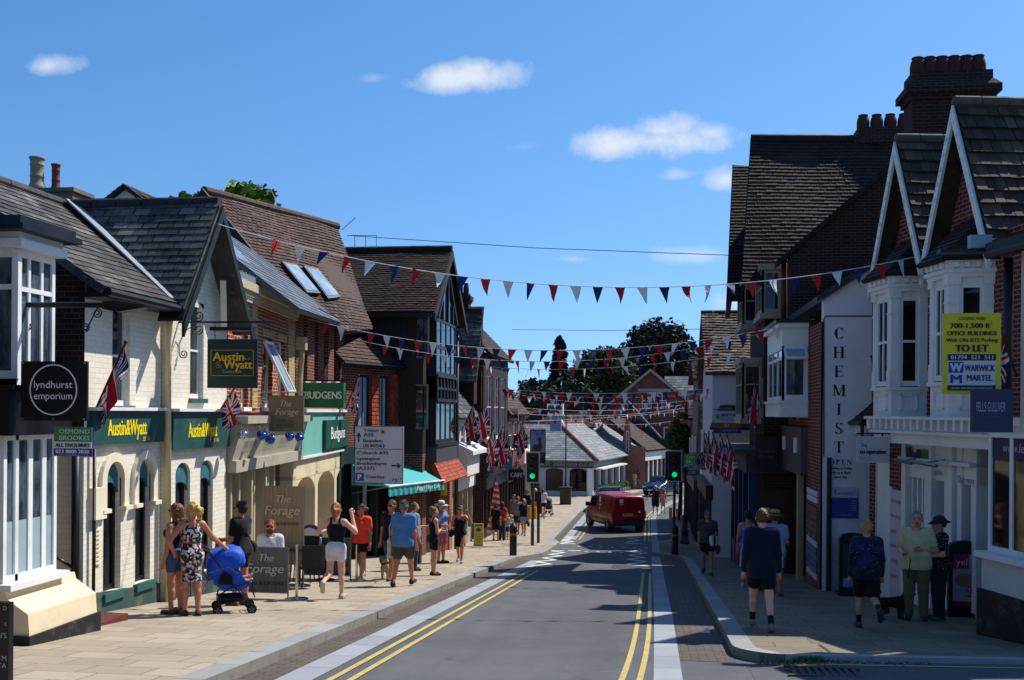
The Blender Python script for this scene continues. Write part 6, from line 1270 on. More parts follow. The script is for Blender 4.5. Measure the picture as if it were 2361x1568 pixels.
# road direction sign
N = NY(22.6); rect = N.R(817, 982, 930, 1115)
def ex(root, F_, u0, v0, W, H):
    mb = MB(); t = .008
    for a, b, c, d in ((0, 1, 0, .012), (0, 1, .988, 1), (0, .014, 0, 1), (.986, 1, 0, 1), (0, 1, .595, .602)): mb.fbox(F_, u0+W*a, u0+W*b, v0+H*c, v0+H*d, .0, .009)
    R = lambda pts: mb.fpoly(F_, [(u0+W*a, v0+H*b) for a, b in pts], 0, .009)
    R([(.075, .72), (.1, .72), (.1, .83), (.13, .8), (.13, .83), (.0875, .885), (.045, .83), (.045, .8), (.075, .83)]); R([(.76, .3), (.76, .325), (.9, .325), (.87, .355), (.9, .355), (.955, .3125), (.9, .27), (.87, .27), (.9, .3)]); mb.build('arrows_and_border', cm('#17171a'), root)
    MB().fbox(F_, u0+W*.03, u0+W*.2, v0+H*.04, v0+H*.18, 0, .009).build('parking_panel', cm('#1f4fb0'), root); mb = MB(); text(mb, 'P', F_, u0+W*.115, v0+H*.06, H*.1, out=.012, align='C', bold=.006); mb.build('lettering', cm('#e8e8ea'), root)
    MB().fbox(F_, u0+W*.54, u0+W*.62, v0+H*.86, v0+H*.935, 0, .009).build('symbol_panel', cm('#d9901f'), root); MB().fpoly(F_, ellipse(F_, u0+W*.58, v0+H*.897, W*.025, W*.025), 0, .013).build('symbol', cm('#1a1a1a'), root)
    mb = MB()
    for i in range(9): a, b = .7+rnd.random()*.24, .02+rnd.random()*.07; mb.fbox(F_, u0+W*a, u0+W*(a+.02), v0+H*b, v0+H*(b+.02), 0, .0085+i*.0001)
    mb.build('torn_sticker', cm('#3a3a3c'), root)
    mb = MB(); u = u0+W*.19; mb.tube([F_.pt(u, v0+H-.05, -.09), F_.pt(u, g(22.6)-.02, -.09)], .045, 10); mb.build('post', STEEL, root); mb = MB(); mb.fbox(F_, u-.05, u+.12, v0+H*.2, v0+H*.24, -.14, -.03); mb.fbox(F_, u-.05, u+.12, v0+H*.75, v0+H*.79, -.14, -.03); mb.build('clip', STEEL, root)
K = '#17171a'
board('road_sign', 'large white road direction sign with black arrows and a blue parking square', 'road sign', N, rect, [(0, 1, '#c6c9cc')], [('Totton', .19, .895, .055, .3, K, 'L', .003), ('A35', .19, .815, .06, .2, K, 'L', .003), ('Beaulieu', .185, .715, .055, .39, K, 'L', .003), ('(B3056)', .185, .63, .055, .43, K, 'L', .003), ("C'church A35", .06, .505, .055, .63, K, 'L', .003), ('Lymington', .06, .405, .055, .46, K, 'L', .003), ('Brockenhurst', .06, .32, .055, .6, K, 'L', .003), ('(A337)', .055, .235, .055, .36, K, 'L', .003), ('Coaches', .25, .09, .055, .37, K, 'L', .003)], th=.03, extra=ex)
# boards further along the left pavement
def standing(name, label, cat, x0, x1, yt, yb, bands, texts, th=.05, tilt=0, frame=None, group=None, legs=None, extra=None):
    q = onG((x0+x1)/2, yb); N = NY(q.y); r = N.R(x0, yt, x1, yb); r = (r[0], r[1], q.z, r[3]); return board(name, label, cat, N, r, bands, texts, th, back=frame, extra=extra, group=group)
standing('pavement_sign', 'narrow black pavement sign with white lettering at the bottom left corner', 'pavement sign', -90, 21, 1388, 1640, [(0, 1, '#101012')], [('GARDEN', .97, .88, .03, None, '#b5b5b2', 'R'), ('THE', .97, .78, .03, None, '#b5b5b2', 'R'), ("N'S", .97, .68, .05, None, '#b5b5b2', 'R'), ('M', .97, .45, .05, None, '#b5b5b2', 'R'), ('TA', .97, .38, .05, None, '#b5b5b2', 'R')]) if 0 else None
N = NY(7.6); q = N.px(21, 1390); rr = (q[0]-.62, q[0], g(7.6), q[1])
board('pavement_sign', 'black pavement sign with white lettering cut by the bottom left corner', 'pavement sign', N, rr, [(0, 1, '#101012')], [('D', .98, .93, .04, None, '#a5a5a2', 'R'), ('E', .98, .78, .035, None, '#a5a5a2', 'R'), ("N'S", .98, .66, .05, None, '#a5a5a2', 'R'), ('M', .98, .44, .05, None, '#a5a5a2', 'R'), ('TA', .98, .37, .05, None, '#a5a5a2', 'R')], th=.06)
standing('menu_board', 'chalk menu board with coloured writing standing by the cafe brick pier', 'menu board', 963, 985, 1198, 1270, [(0, 1, '#15161c')], [('Coffee', .5, .86, .07, .6, '#8a55b0', 'C'), ('CREAM', .5, .66, .08, .7, '#d5d5d8', 'C'), ('TEAS', .5, .52, .09, .6, '#d5d5d8', 'C'), ('cakes', .5, .36, .07, .5, '#9aa0a8', 'C'), ('BREAK', .5, .2, .08, .7, '#d5d5d8', 'C')], frame=STEEL)
standing('menu_board', 'black wooden A board in front of the cafe doorway behind the man in blue', 'menu board', 944, 968, 1224, 1299, [(0, 1, '#111214')], [('ICE', .5, .8, .08, .5, '#8fa0b0', 'C'), ('CREAM', .5, .66, .08, .8, '#8fa0b0', 'C')], th=.25)
standing('menu_board', 'yellow board sign with a round emblem standing beside the drainpipe', 'pavement sign', 1092, 1114, 1207, 1259, [(0, 1, '#c9bb5f')], [('WOODS', .5, .87, .08, .8, '#2a2a20', 'C', .004), ('fresh meat', .5, .5, .05, .6, '#3a3a2a', 'C'), ('sausages', .5, .4, .05, .6, '#3a3a2a', 'C'), ('game pies', .5, .3, .05, .6, '#3a3a2a', 'C'), ('cheese', .5, .2, .05, .5, '#3a3a2a', 'C')],
         extra=lambda root, F_, u0, v0, W, H: MB().fpoly(F_, ellipse(F_, u0+W*.5, v0+H*.72, W*.26, H*.08), 0, .012).build('emblem', cm('#5a4a50'), root))
board('menu_board', 'black menu panel of milkshakes and sweets on the cafe shopfront', 'menu board', Fr(FL.pt(0, 0, .02), (FL.u.x, FL.u.y)), (lambda r: (r[0], r[1], r[2], r[3]))(FL.R(924, 1205, 976, 1302)), [(0, 1, '#0f1214'), (.88, 1, '#1f5a50')], [(s_, .5, .8-.1*i, .055, .66, '#6d757c', 'C') for i, s_ in enumerate(('Milkshakes', 'Sweets', 'Chocolate', 'Strawberry', 'Mint', 'Oat Cookies', 'Malt'))], back=BLACK)
q = onG(718, 1312); N = NY(q.y); c = N.px(716, 1243); t = thing('pavement_sign', 'round blue rimmed white sign behind the pavement tables', 'pavement sign', q); MB().fpoly(N, ellipse(N, c[0], c[1], .3, .36), -.05, 0).build('rim', cm('#1d2b6b'), t); MB().fpoly(N, ellipse(N, c[0]-.02, c[1]-.02, .25, .3), .001, .01).build('white_disc', cm('#b5bad0'), t); MB().tube([N.pt(c[0], c[1]-.3, -.03), N.pt(c[0], q.z, -.03)], .03, 8).build('leg', BLACK, t)
def hsign(label, x0, y0, x1, y1, Y, bands, texts, th=.05, extra=None, name='hanging_sign'):
    N = NY(Y)
    def ex(root, F_, u0, v0, W, H):
        s = -1 if u0 < 0 else 1; a, b = (u0-.3, u0+W) if s < 0 else (u0, u0+W+.4)
        rods(root, F_, [[(a, v0+H+.05), (b, v0+H+.05)], [(u0+W*.2, v0+H+.05), (u0+W*.2, v0+H)], [(u0+W*.8, v0+H+.05), (u0+W*.8, v0+H)]], .015)
        if extra: extra(root, F_, u0, v0, W, H)
    return board(name, label, 'sign', N, N.R(x0, y0, x1, y1), bands, texts, th, extra=ex)
hsign('cream hanging sign reading Woods beyond the white shop canopy', 1114, 1056, 1147, 1084, 46, [(0, 1, '#cfc7b8')], [('WOODS', .52, .35, .3, .82, '#1a1a1c', 'C', .012)])
hsign('mid blue hanging sign just right of the cream Woods sign', 1147, 1052, 1181, 1081, 48, [(0, 1, '#1f6a92')], [('STRATFORDS', .5, .46, .1, .72, '#a9c5d5', 'C'), ('opticians', .5, .2, .08, .4, '#a9c5d5', 'C')])
hsign('small white hanging sign high on the left terrace', 1174, 946, 1195, 972, 52, [(0, 1, '#a9abb2')], [('SHA', .55, .3, .35, .75, '#23242a', 'C', .02)])
hsign('black hanging sign reading GWI CAFE over the left terrace', 1184, 1003, 1216, 1034, 54, [(0, 1, '#131316')], [('GWI', .6, .56, .24, .6, '#b5b5b0', 'C', .01), ('CAFE', .55, .16, .24, .7, '#b5b5b0', 'C', .01)])
hsign('black cafe board with white lettering below the flower basket', 1172, 1082, 1206, 1108, 50, [(0, 1, '#121214')], [('CAFE', .55, .3, .4, .8, '#b9b9b4', 'C', .015)])
def stag(root, F_, u0, v0, W, H):
    MB().fbox(F_, u0+W*.06, u0+W*.94, v0+H*.32, v0+H*.96, .0, .01).build('picture_panel', cm('#6f8fb5'), root); mb = MB()
    P = lambda pts: mb.fpoly(F_, [(u0+W*a, v0+H*b) for a, b in pts], 0, .02)
    P([(.15, .36), (.72, .36), (.78, .5), (.68, .62), (.5, .55), (.28, .56), (.14, .48)]); P([(.56, .55), (.7, .6), (.72, .74), (.6, .76), (.54, .68), (.46, .68), (.5, .74), (.56, .72)])
    for pts in ([(.62, .75), (.72, .84), (.86, .86)], [(.72, .84), (.74, .94)], [(.58, .75), (.48, .84), (.36, .86)], [(.48, .84), (.46, .94)], [(.8, .85), (.86, .95)]): mb.tube([F_.pt(u0+W*a, v0+H*b, .014) for a, b in pts], .018, 5)
    mb.build('painted_stag', cm('#5a2f1d'), root)
hsign('pictorial inn sign with a painted red stag against blue sky', 1222, 990, 1258, 1068, 56, [(0, 1, '#16191c')], [('THE STAG HOTEL', .5, .2, .08, .75, '#6d7a80', 'C')], extra=stag)
# right-hand signs
hsign('white orange and blue letting board reading NEW FOREST RENTALS', 1645, 948, 1709, 999, 33.5, [(0, .24, '#1c3a72'), (.24, .48, '#9a4a20'), (.48, 1, '#aab6c8')], [('NEW FOREST', .27, .76, .14, .72, '#22306b', 'L', .006), ('RENTALS', .27, .56, .14, .55, '#3d5a3a', 'L'), ('LET', .48, .3, .13, .2, '#d9cfc5', 'C'), ('023 8028 2829', .6, .08, .1, .5, '#8fa5cc', 'C')], name='estate_board',
      extra=lambda root, F_, u0, v0, W, H: MB().fpoly(F_, ellipse(F_, u0+W*.15, v0+H*.76, W*.08, H*.12), 0, .012).build('tree_emblem', cm('#7a8a2a'), root))
hsign('green and white letting board beside the right hand traffic light', 1577, 1047, 1609, 1096, 45, [(0, .25, '#3b3565'), (.25, .5, '#8d97b0'), (.5, 1, '#3f8a45')], [('OSM', .5, .77, .16, .6, '#c9dcc9', 'C'), ('BRO', .5, .56, .16, .6, '#c9dcc9', 'C'), ('TO', .5, .31, .15, .35, '#1d1d28', 'C', .01), ('023 800', .5, .08, .13, .7, '#c9c5dd', 'C')], name='estate_board')
N = NY(40.0); c = N.px(1626, 1063); rad = .36
t = thing('round_sign', 'round dark red coffee shop sign hung out over the right pavement', 'sign', N.pt(c[0], c[1]-rad))
MB().fpoly(N, ellipse(N, c[0], c[1], rad, rad, 40), -.08, 0).build('disc', cm('#4a1622'), t); mb = MB(); ring(mb, N, c[0], c[1], rad*.93, rad*.97, 0, .006); ring(mb, N, c[0], c[1], rad*.5, rad*.53, 0, .006); mb.build('rim', cm('#b5a9a9'), t)
mb = MB()
for i, ch in enumerate('COSTA'):
    a = math.radians(150-i*30); f_ = N; u, v = c[0]+rad*.72*math.cos(a), c[1]+rad*.72*math.sin(a); r_ = a-math.pi/2; vs, fs = glyphs(ch); k = .2*rad/.69*1.25; w_ = max(q[0] for q in vs)*k/2
    mb.add([N.pt(u+(q[0]*k-w_)*math.cos(r_)-(q[1]*k-.08)*math.sin(r_), v+(q[0]*k-w_)*math.sin(r_)+(q[1]*k-.08)*math.cos(r_), .008) for q in vs], fs)
for i, ch in enumerate('COFFEE'):
    a = math.radians(215+i*22); u, v = c[0]+rad*.74*math.cos(a), c[1]+rad*.74*math.sin(a); r_ = a+math.pi/2; vs, fs = glyphs(ch); k = .2*rad/.69*1.2; w_ = max(q[0] for q in vs)*k/2
    mb.add([N.pt(u+(q[0]*k-w_)*math.cos(r_)-(q[1]*k-.04)*math.sin(r_), v+(q[0]*k-w_)*math.sin(r_)+(q[1]*k-.04)*math.cos(r_), .008) for q in vs], fs)
mb.build('lettering', cm('#c9bfc0'), t); mb = MB()
for k in (-1, 0, 1): mb.fpoly(N, [(c[0]+rad*(.1*k+.22*math.cos(a)*.5), c[1]+rad*.34*math.sin(a)) for a in [2*math.pi*i/16 for i in range(16)]], .001, .008+.001*k)
mb.build('bean_emblem', cm('#a99a9a'), t); rods(t, N, [[(c[0], c[1]+rad, -.04), (c[0], c[1]+rad+.1, -.04), (c[0]+.9, c[1]+rad+.1, -.04)]], .02)
hsign('dark maroon pharmacy sign hung beside the grey fascia', 1741, 1006, 1793, 1082, 27.6, [(0, 1, '#2a1416')], [('Rowlands', .5, .5, .1, .72, '#6d5552', 'C', 0, .25), ('Pharmacy', .5, .33, .1, .7, '#6d5552', 'C', 0, .25)], th=.1, name='pharmacy_sign')
hsign('pale grey hanging sign of the co-operative food shop', 1975, 1006, 2050, 1067, 19.6, [(0, 1, '#b5b6bd')], [('The', .12, .58, .16, .2, '#3a3a40', 'L'), ('co-operative', .1, .34, .18, .8, '#1c1c22', 'L', .006), ('food', .12, .1, .16, .25, '#8fa09a', 'L')], name='shop_sign')
N = NY(14.2)
def ex(root, F_, u0, v0, W, H):
    for a, b, c_, d, m in ((.09, .91, .045, .5, '#c3c5d2'), (.09, .91, .415, .495, '#19191c'), (.09, .91, .045, .11, '#19191c')): MB().fbox(F_, u0+W*a, u0+W*b, v0+H*c_, v0+H*d, 0, .004 if m == '#c3c5d2' else .007).build('colour_band', cm(m), root)
    MB().fbox(F_, u0+W*.105, u0+W*.36, v0+H*.265, v0+H*.4, 0, .007).build('logo_square', cm('#27377d'), root); mb = MB(); text(mb, 'W', F_, u0+W*.235, v0+H*.28, H*.105, w=W*.2, out=.01, align='C', bold=.008); mb.build('lettering', cm('#c3c5d2'), root); mb = MB(); text(mb, 'M', F_, u0+W*.235, v0+H*.135, H*.105, w=W*.18, out=.01, align='C', bold=.008); mb.build('lettering', cm('#27377d'), root)
    mb = MB(); text(mb, 'WARWICK', F_, u0+W*.38, v0+H*.285, H*.075, w=W*.51, out=.012, bold=.003); text(mb, 'MARTEL', F_, u0+W*.42, v0+H*.165, H*.075, w=W*.43, out=.012, bold=.003); mb.build('lettering', cm('#26283d'), root)
    mb = MB(); text(mb, '01794  521  511', F_, u0+W*.5, v0+H*.43, H*.05, w=W*.72, out=.012, align='C', bold=.002); text(mb, 'www.warwickmartel.com', F_, u0+W*.5, v0+H*.063, H*.03, w=W*.7, out=.012, align='C'); mb.build('lettering', cm('#c9c9cc'), root)
    rods(root, F_, [[(u0+W*.9, v0+H*.8, -.05), (u0+W*.95, v0+H*.8, -1.2)], [(u0+W*.9, v0+H*.2, -.05), (u0+W*.95, v0+H*.2, -1.2)]], .02, STEEL)
board('estate_board', 'bright yellow TO LET board for office buildings in front of the bay windows', 'sign', N, N.R(2173, 722, 2308, 909), [(0, 1, '#d3c11a')], [('COOPERS YARD', .5, .915, .035, .46, K, 'C', .001), ('700-1,500 ft', .47, .815, .06, .68, K, 'C', .004), ('2', .83, .86, .03, .03, K, 'C', .001), ('OFFICE BUILDINGS', .5, .725, .052, .84, K, 'C', .003), ('With ON-SITE Parking', .5, .645, .045, .88, K, 'C', .002), ('TO LET', .5, .525, .085, .55, K, 'C', .008)], th=.02, extra=ex)
N = Fr(onY(2243, 945, 13.7).to_tuple(), (.985, .17)); N.o.z = 0; r_ = N.R(2243, 897, 2336, 997)
board('shop_sign', 'navy blue box sign reading FELLS GULLIVER at the right edge', 'sign', N, (0, r_[1], r_[2], r_[3]), [(0, 1, '#23294a')], [('FELLS GULLIVER', .44, .48, .22, .72, '#9a9eb0', 'C'), ('ESTATE AGENTS', .5, .34, .05, .5, '#4a5070', 'C')], th=.07)
N = Fr((0, 22.28), (1, 0)); rect = N.R(1912, 1125, 1979, 1195)
board('church_poster', 'blue and white church service poster on the peeling end wall', 'poster', N, rect, [(0, .68, '#26408f'), (.68, 1, '#b9b6cc')], [('Lyndhurst Baptist Church', .24, .78, .09, .62, '#3a4590', 'L'), ('Sundays', .84, .56, .05, .16, '#a9b2d8', 'C'), ('Services', .84, .48, .05, .18, '#a9b2d8', 'C'), ('10.30am &', .84, .4, .05, .2, '#a9b2d8', 'C'), ('6.30pm', .84, .32, .05, .16, '#a9b2d8', 'C'), ('Activities', .84, .24, .05, .2, '#a9b2d8', 'C'), ('Everyone welcome', .6, .1, .045, .4, '#a9b2d8', 'C')], th=.012,
      extra=lambda root, F_, u0, v0, W, H: MB().fbox(F_, u0+W*.19, u0+W*.205, v0+H*.74, v0+H*.96, 0, .01).fbox(F_, u0+W*.16, u0+W*.235, v0+H*.88, v0+H*.9, 0, .0101).build('cross_emblem', cm('#26306b'), root))
def adboard(label, x0, x1, yt, yb, poster):
    q = onG((x0+x1)/2, yb); N = NY(q.y); u0, u1, _, v1 = N.R(x0, yt, x1, yb); v0 = q.z; W, H = u1-u0, v1-v0; t = thing('poster_board', label, 'pavement sign', (N.pt((u0+u1)/2, v0, 0)))
    mb = MB(); mb.fpoly(N, [(u0, v0+.06), (u1, v0+.06), (u1, v1-.12)]+[(u0+W*(.5+.5*math.cos(a)), v1-.12+.11*math.sin(a)) for a in [math.pi*i/10 for i in range(1, 10)]]+[(u0, v1-.12)], -.12, 0); mb.fbox(N, u0-.04, u1+.04, v0, v0+.07, -.25, .12); mb.build('frame', BLACK, t); poster(t, N, u0+W*.12, v0+H*.14, W*.76, H*.68)
def p1(t, N, u, v, W, H):
    MB().fbox(N, u, u+W, v, v+H, 0, .012).build('poster', cm('#2b3540'), t); MB().fbox(N, u, u+W, v, v+H*.2, 0, .015).build('colour_band', cm('#2f8fc9'), t)
adboard('black poster board with a dark picture behind the boy in the starry jacket', 1935, 2002, 1228, 1374, p1)
def p2(t, N, u, v, W, H):
    MB().fbox(N, u, u+W, v, v+H, 0, .012).build('poster', cm('#9a93a8'), t); MB().fbox(N, u, u+W*.66, v+H*.72, v+H, 0, .015).build('colour_band', cm('#8f1f50'), t); MB().fpoly(N, ellipse(N, u+W*.5, v+H*.5, W*.42, H*.13), 0, .014).build('pastry_picture', cm('#8d6a5a'), t); MB().fbox(N, u, u+W, v, v+H*.09, 0, .015).build('colour_band', cm('#7d1f45'), t)
    MB().fpoly(N, ellipse(N, u+W*.74, v+H*.28, W*.25, W*.25), 0, .017).build('roundel', cm('#a3204f'), t); mb = MB(); text(mb, 'OPEN', N, u+W*.74, v+H*.29, .055, out=.02, align='C'); text(mb, 'NOW', N, u+W*.74, v+H*.215, .055, out=.02, align='C'); text(mb, 'yel', N, u+W*.12, v+H*.79, .11, out=.02, w=W*.45); mb.build('lettering', cm('#d9b9c9'), t)
adboard('black poster board with a pink poster by the corner shop plinth', 2188, 2262, 1246, 1422, p2)
q = onG(2062, 1374); N = NY(q.y); t = thing('pavement_sign', 'blue sign of three joined white discs reading PLAY NOW', 'pavement sign', q)
mb = MB(); C3 = [(2062, 1277, 26), (2054, 1325, 21), (2070, 1350, 11)]; s_ = (q.y/ray(2062, 1300).y)/F
for i, (x, y, r) in enumerate(C3): c = N.px(x, y); mb.fpoly(N, ellipse(N, c[0], c[1], r*s_, r*s_), -.05-.002*i, .002*i)
c = N.px(2066, 1362); mb.fbox(N, c[0]-.09, c[0]+.09, q.z, c[1], -.05, -.001); mb.build('backing', cm('#1d2b6b'), t)
for x, y, r in C3: c = N.px(x, y); MB().fpoly(N, ellipse(N, c[0], c[1], r*s_*.82, r*s_*.82), .004, .012).build('white_disc', cm('#b5bad0'), t)
mb = MB(); c = N.px(2054, 1325); text(mb, 'PLAY', N, c[0], c[1]+.01, .075, out=.016, align='C', bold=.004); text(mb, 'NOW', N, c[0], c[1]-.09, .075, out=.016, align='C', bold=.004); c = N.px(2062, 1277); text(mb, 'THE NATIONAL', N, c[0], c[1]-.11, .028, out=.016, align='C'); text(mb, 'LOTTERY', N, c[0], c[1]-.15, .034, out=.016, align='C'); mb.build('lettering', cm('#1a1d2e'), t)
mb = MB(); mb.fpoly(N, [(c[0]-.1+.06*(1 if i % 2 else .45)*math.cos(.3+math.pi*i/5), c[1]+.06+.06*(1 if i % 2 else .45)*math.sin(.3+math.pi*i/5)) for i in range(10)], .004, .017); mb.build('star_emblem', cm('#3a7fc9'), t); mb = MB(); mb.tube([N.pt(c[0]+.02, c[1]-.04, .02), N.pt(c[0]+.05, c[1]+.02, .02), N.pt(c[0]+.09, c[1]+.1, .02)], .014, 5); mb.tube([N.pt(c[0]+.09, c[1]-.04, .02), N.pt(c[0]+.05, c[1]+.03, .02), N.pt(c[0]+.02, c[1]+.09, .02)], .014, 5); mb.build('hand_emblem', cm('#22253a'), t)
q = onG(1880, 1300); N = NY(q.y); u0, u1, _, v1 = N.R(1871, 1146, 1888, 1300)
t = thing('pavement_sign', 'plain pale board leaning by the chemist entrance', 'pavement sign', q); MB().prism([N.pt(u0, v1, -.2), N.pt(u1, v1-.02, -.2), N.pt(u1+.06, q.z, .15), N.pt(u0+.1, q.z, .15)], (0, .04, 0)).build('panel', cm('#9a9a98'), t)
# ------------------------------------------------------------------ union flags
DYE = vcol_mat('flag_cloth', .75); FB_, FR_, FW_ = L('#1b2360'), L('#b5142a'), L('#dcd9d8')
def ujack(u, v):
    x, y = (u-.5)*2, (v-.5)   # x -1..1, y -.5...5
    if abs(x) < .1 or abs(y) < .1: return FR_
    if abs(x) < .167 or abs(y) < .167: return FW_
    for s in (1, -1):
        d = (y-s*x*.5)/1.118
        if abs(d) < .034+.02: 
            side = (x > 0) == (s > 0)
            return FR_ if -.055 < (d*s*(1 if x > 0 else -1)) < .012 else FW_
        if abs(d) < .1: return FW_
    return FB_
def flag(label, base, tip, H=.6, W=1.0, drop=.9, side=.25, seed=0, amp=.07, group='union flags on angled poles', furl=1.0, top=.04):
    r = random.Random(seed); base, tip = V(base), V(tip); t = thing('union_flag', label, 'flag', base, group); d = (base-tip).normalized()
    MB().tube([base, tip], .016, 6).build('pole', M('pole_black', '#1d1a18', .5), t); MB().sphere(tip, .03, 6).build('finial', M('pole_black', '#1d1a18'), t)
    nu, nv = 44, 26; sx = V((d.x, d.y, 0)); sx = sx.normalized() if sx.length > .05 else V((0, 1, 0)); n = sx.cross(V((0, 0, 1))); ph = r.uniform(0, 6)
    mb = MB(); vs = []
    for i in range(nu+1):
        for j in range(nv+1):
            u, v = i/nu, j/nv; hv = v*H*furl
            p = tip+d*(top+hv)+V((0, 0, -1))*(u*W*drop)+sx*(u*W*side*(1-.3*v)); f = amp*u**.7*(math.sin(v*9*H/.6+ph+u*2.2)+.5*math.sin(v*17+ph*2+u*4)); p = p+n*f+sx*(f*.3)+V((0, 0, -.12*u*math.sin(v*3.14)*H)); vs.append(p)
    mb.add(vs, [(i*(nv+1)+j, (i+1)*(nv+1)+j, (i+1)*(nv+1)+j+1, i*(nv+1)+j+1) for i in range(nu) for j in range(nv)])
    o = mb.build('cloth', DYE, t, smooth=True, fix=False); ca = o.data.color_attributes.new('dye', 'FLOAT_COLOR', 'CORNER'); cols = []
    for i in range(nu):
        for j in range(nv): cols += list(ujack((i+.5)/nu, (j+.5)/nv))*4
    ca.data.foreach_set('color', cols); return t
def flagpx(label, bx, by, tx, ty, X=None, Y=None, out=0, **k):
    b = onX(bx, by, X) if X is not None else onY(bx, by, Y); q = onY(tx, ty, b.y+out); return flag(label, b, q, **k)
flagpx('large union flag draped from a pole on the white office by its upper window', 222, 940, 290, 789, X=-7.78, out=-.15, H=1.0, W=.5, drop=.7, side=-0.05, seed=2, amp=.07)
flagpx('union flag hanging low at the far corner of the white office', 497, 962, 541, 893, X=-7.7, out=-.2, H=.5, W=.6, drop=.6, side=-0.35, seed=3)
flagpx('union flag hanging at the end of the green Budgens sign', 797, 945, 827, 866, X=-8.7, out=-.3, H=.55, W=.8, drop=.8, side=-.1, seed=4)
flagpx('furled union flag over the left part of the green Budgens sign', 733, 878, 757, 835, X=-8.4, H=.4, W=.4, drop=.8, side=.0, seed=5, amp=.02, furl=.4)
flagpx('furled union flag over the right part of the green Budgens sign', 772, 878, 790, 838, X=-8.7, H=.4, W=.4, drop=.8, side=.0, seed=6, amp=.02, furl=.4)
flagpx('union flag nearest the black gabled building', 1066, 990, 1092, 932, X=-7.1, out=-.3, H=.85, W=1.2, drop=.75, side=-0.2, seed=7)
flagpx('wide union flag just beyond the flag by the black gabled building', 1085, 985, 1120, 935, X=-7.0, out=-.5, H=.85, W=1.2, drop=.7, side=-0.3, seed=8)
flagpx('union flag at the near end of the cluster over the Woods sign', 1112, 1050, 1139, 985, X=-6.9, H=1.0, W=1.2, drop=.75, side=-0.2, seed=9)
flagpx('second union flag of the cluster over the blue sign', 1132, 1045, 1160, 985, X=-6.8, H=1.0, W=1.2, drop=.8, side=-0.25, seed=10)
flagpx('third union flag of the cluster, largely folded, over the blue sign', 1150, 1050, 1172, 992, X=-6.8, H=.9, W=1.2, drop=.8, side=-0.12, seed=11)
flagpx('last union flag of the left cluster beside the black GWI CAFE sign', 1178, 1040, 1206, 978, X=-6.9, H=1.0, W=1.2, drop=.7, side=-0.25, seed=12)
flagpx('union flag hanging from the white box bay by the chemist', 1862, 925, 1822, 836, X=3.72, out=-.3, H=.65, W=1.1, drop=.75, side=-0.15, seed=13, amp=.04)
flagpx('union flag in front of the timber bay window', 1757, 940, 1737, 872, X=2.75, out=-.3, H=.6, W=1.0, drop=.8, side=-0.25, seed=14, amp=.05)
flagpx('union flag at the right edge beside the yellow TO LET board', 2345, 870, 2297, 731, Y=14.3, H=.5, W=.85, drop=.7, side=-0.2, seed=15, amp=.05)
flagpx('furled flag pole on the chemist end wall beside the bay', 2018, 862, 2009, 822, Y=21.9, H=.25, W=.25, drop=.8, side=0, seed=16, amp=.01, furl=.3)
for i, (bx, tx, ty, l) in enumerate(((1650, 1627, 1000, 'leftmost'), (1664, 1643, 998, 'second'), (1680, 1661, 1003, 'third'), (1694, 1676, 1005, 'rightmost'))):
    flagpx(f'{l} of four bunched union flags under the letting board on the right', bx, 1055, tx, ty, X=2.1, H=.75, W=.85, drop=.75, side=-.15, seed=20+i, group='bunched union flags on the right')
# ------------------------------------------------------------------ bunting
BR, BW_, BB = M('red_bunting', '#b3161f', .7, .05), M('white_bunting', '#d6d6d8', .7, .03), M('blue_bunting', '#15245c', .7, .05)
PM = {}
def pennant_mesh(k, m):
    if (k, m.name) not in PM:
        mb = MB(); w = .098; n = 5
        for i in range(n):
            a, b = i/n, (i+1)/n; f = lambda t: (.03+.012*k)*math.sin(t*(2.5+k*.5)+k*1.7)*t; s = (.05*(k-2)*.6)
            mb.add([(-w*(1-a)+s*a, f(a), -.3*a), (w*(1-a)+s*a, f(a)*.6, -.3*a), (w*(1-b)+s*b, f(b)*.6, -.3*b), (-w*(1-b)+s*b, f(b), -.3*b)], [(0, 1, 2, 3)])
        o = mb.build('pennant', m, fix=False); PM[k, m.name] = o.data; bpy.data.objects.remove(o)
    return PM[k, m.name]
def bunting(label, p0, pm, p1, n, c0=0, k0=.06, k1=.97, sc_=1.0, flip=False):
    """string through three survey points; n pennants"""
    p0, p1 = V(p0), V(p1); t = thing('bunting', label, 'bunting', p0, 'strings of red white and blue bunting'); rr = random.Random(len(label)); tm = .5
    mid = (p0+p1)/2; tm = max(.2, min(.8, (pm.x-p0.x)/(p1.x-p0.x))); sag = (p0.lerp(p1, tm).z-pm.z)/(4*tm*(1-tm)); P = lambda s: p0.lerp(p1, s)-V((0, 0, sag*4*s*(1-s)))
    MB().tube([P(i/60) for i in range(61)], .008, 5).build('string', ROPE, t); dx = (p1-p0); az = math.atan2(dx.y, dx.x)
    for i in range(n):
        s = k0+(k1-k0)*i/(n-1); p = P(s); sl = (P(s+.004)-P(s-.004)).normalized(); m = (BR, BW_, BB)[(i+c0) % 3]; o = bpy.data.objects.new('pennant', pennant_mesh(rr.randint(0, 4), m)); col.objects.link(o); o.parent = t
        o.location = p-p0; o.rotation_euler = (rr.gauss(0, .25), -math.asin(sl.z)*.8+rr.gauss(0, .06), az+rr.gauss(0, .38)); o.scale = (sc_*rr.uniform(.95, 1.05), 1, sc_*rr.uniform(.95, 1.05))
bunting('nearest string of bunting from the slate gable to the twin gabled shop', onX(497, 515, -7.3), onY(1370, 664, 18.4), onY(2130, 588, 19.6), 29, 0, .082, .965, 1)
bunting('second string of bunting from the supermarket gutter to the white box bay', onY(690, 730, 25), onY(1330, 808, 25), onY(1880, 735, 24.9), 29, 0, .055, .93, 1.05)
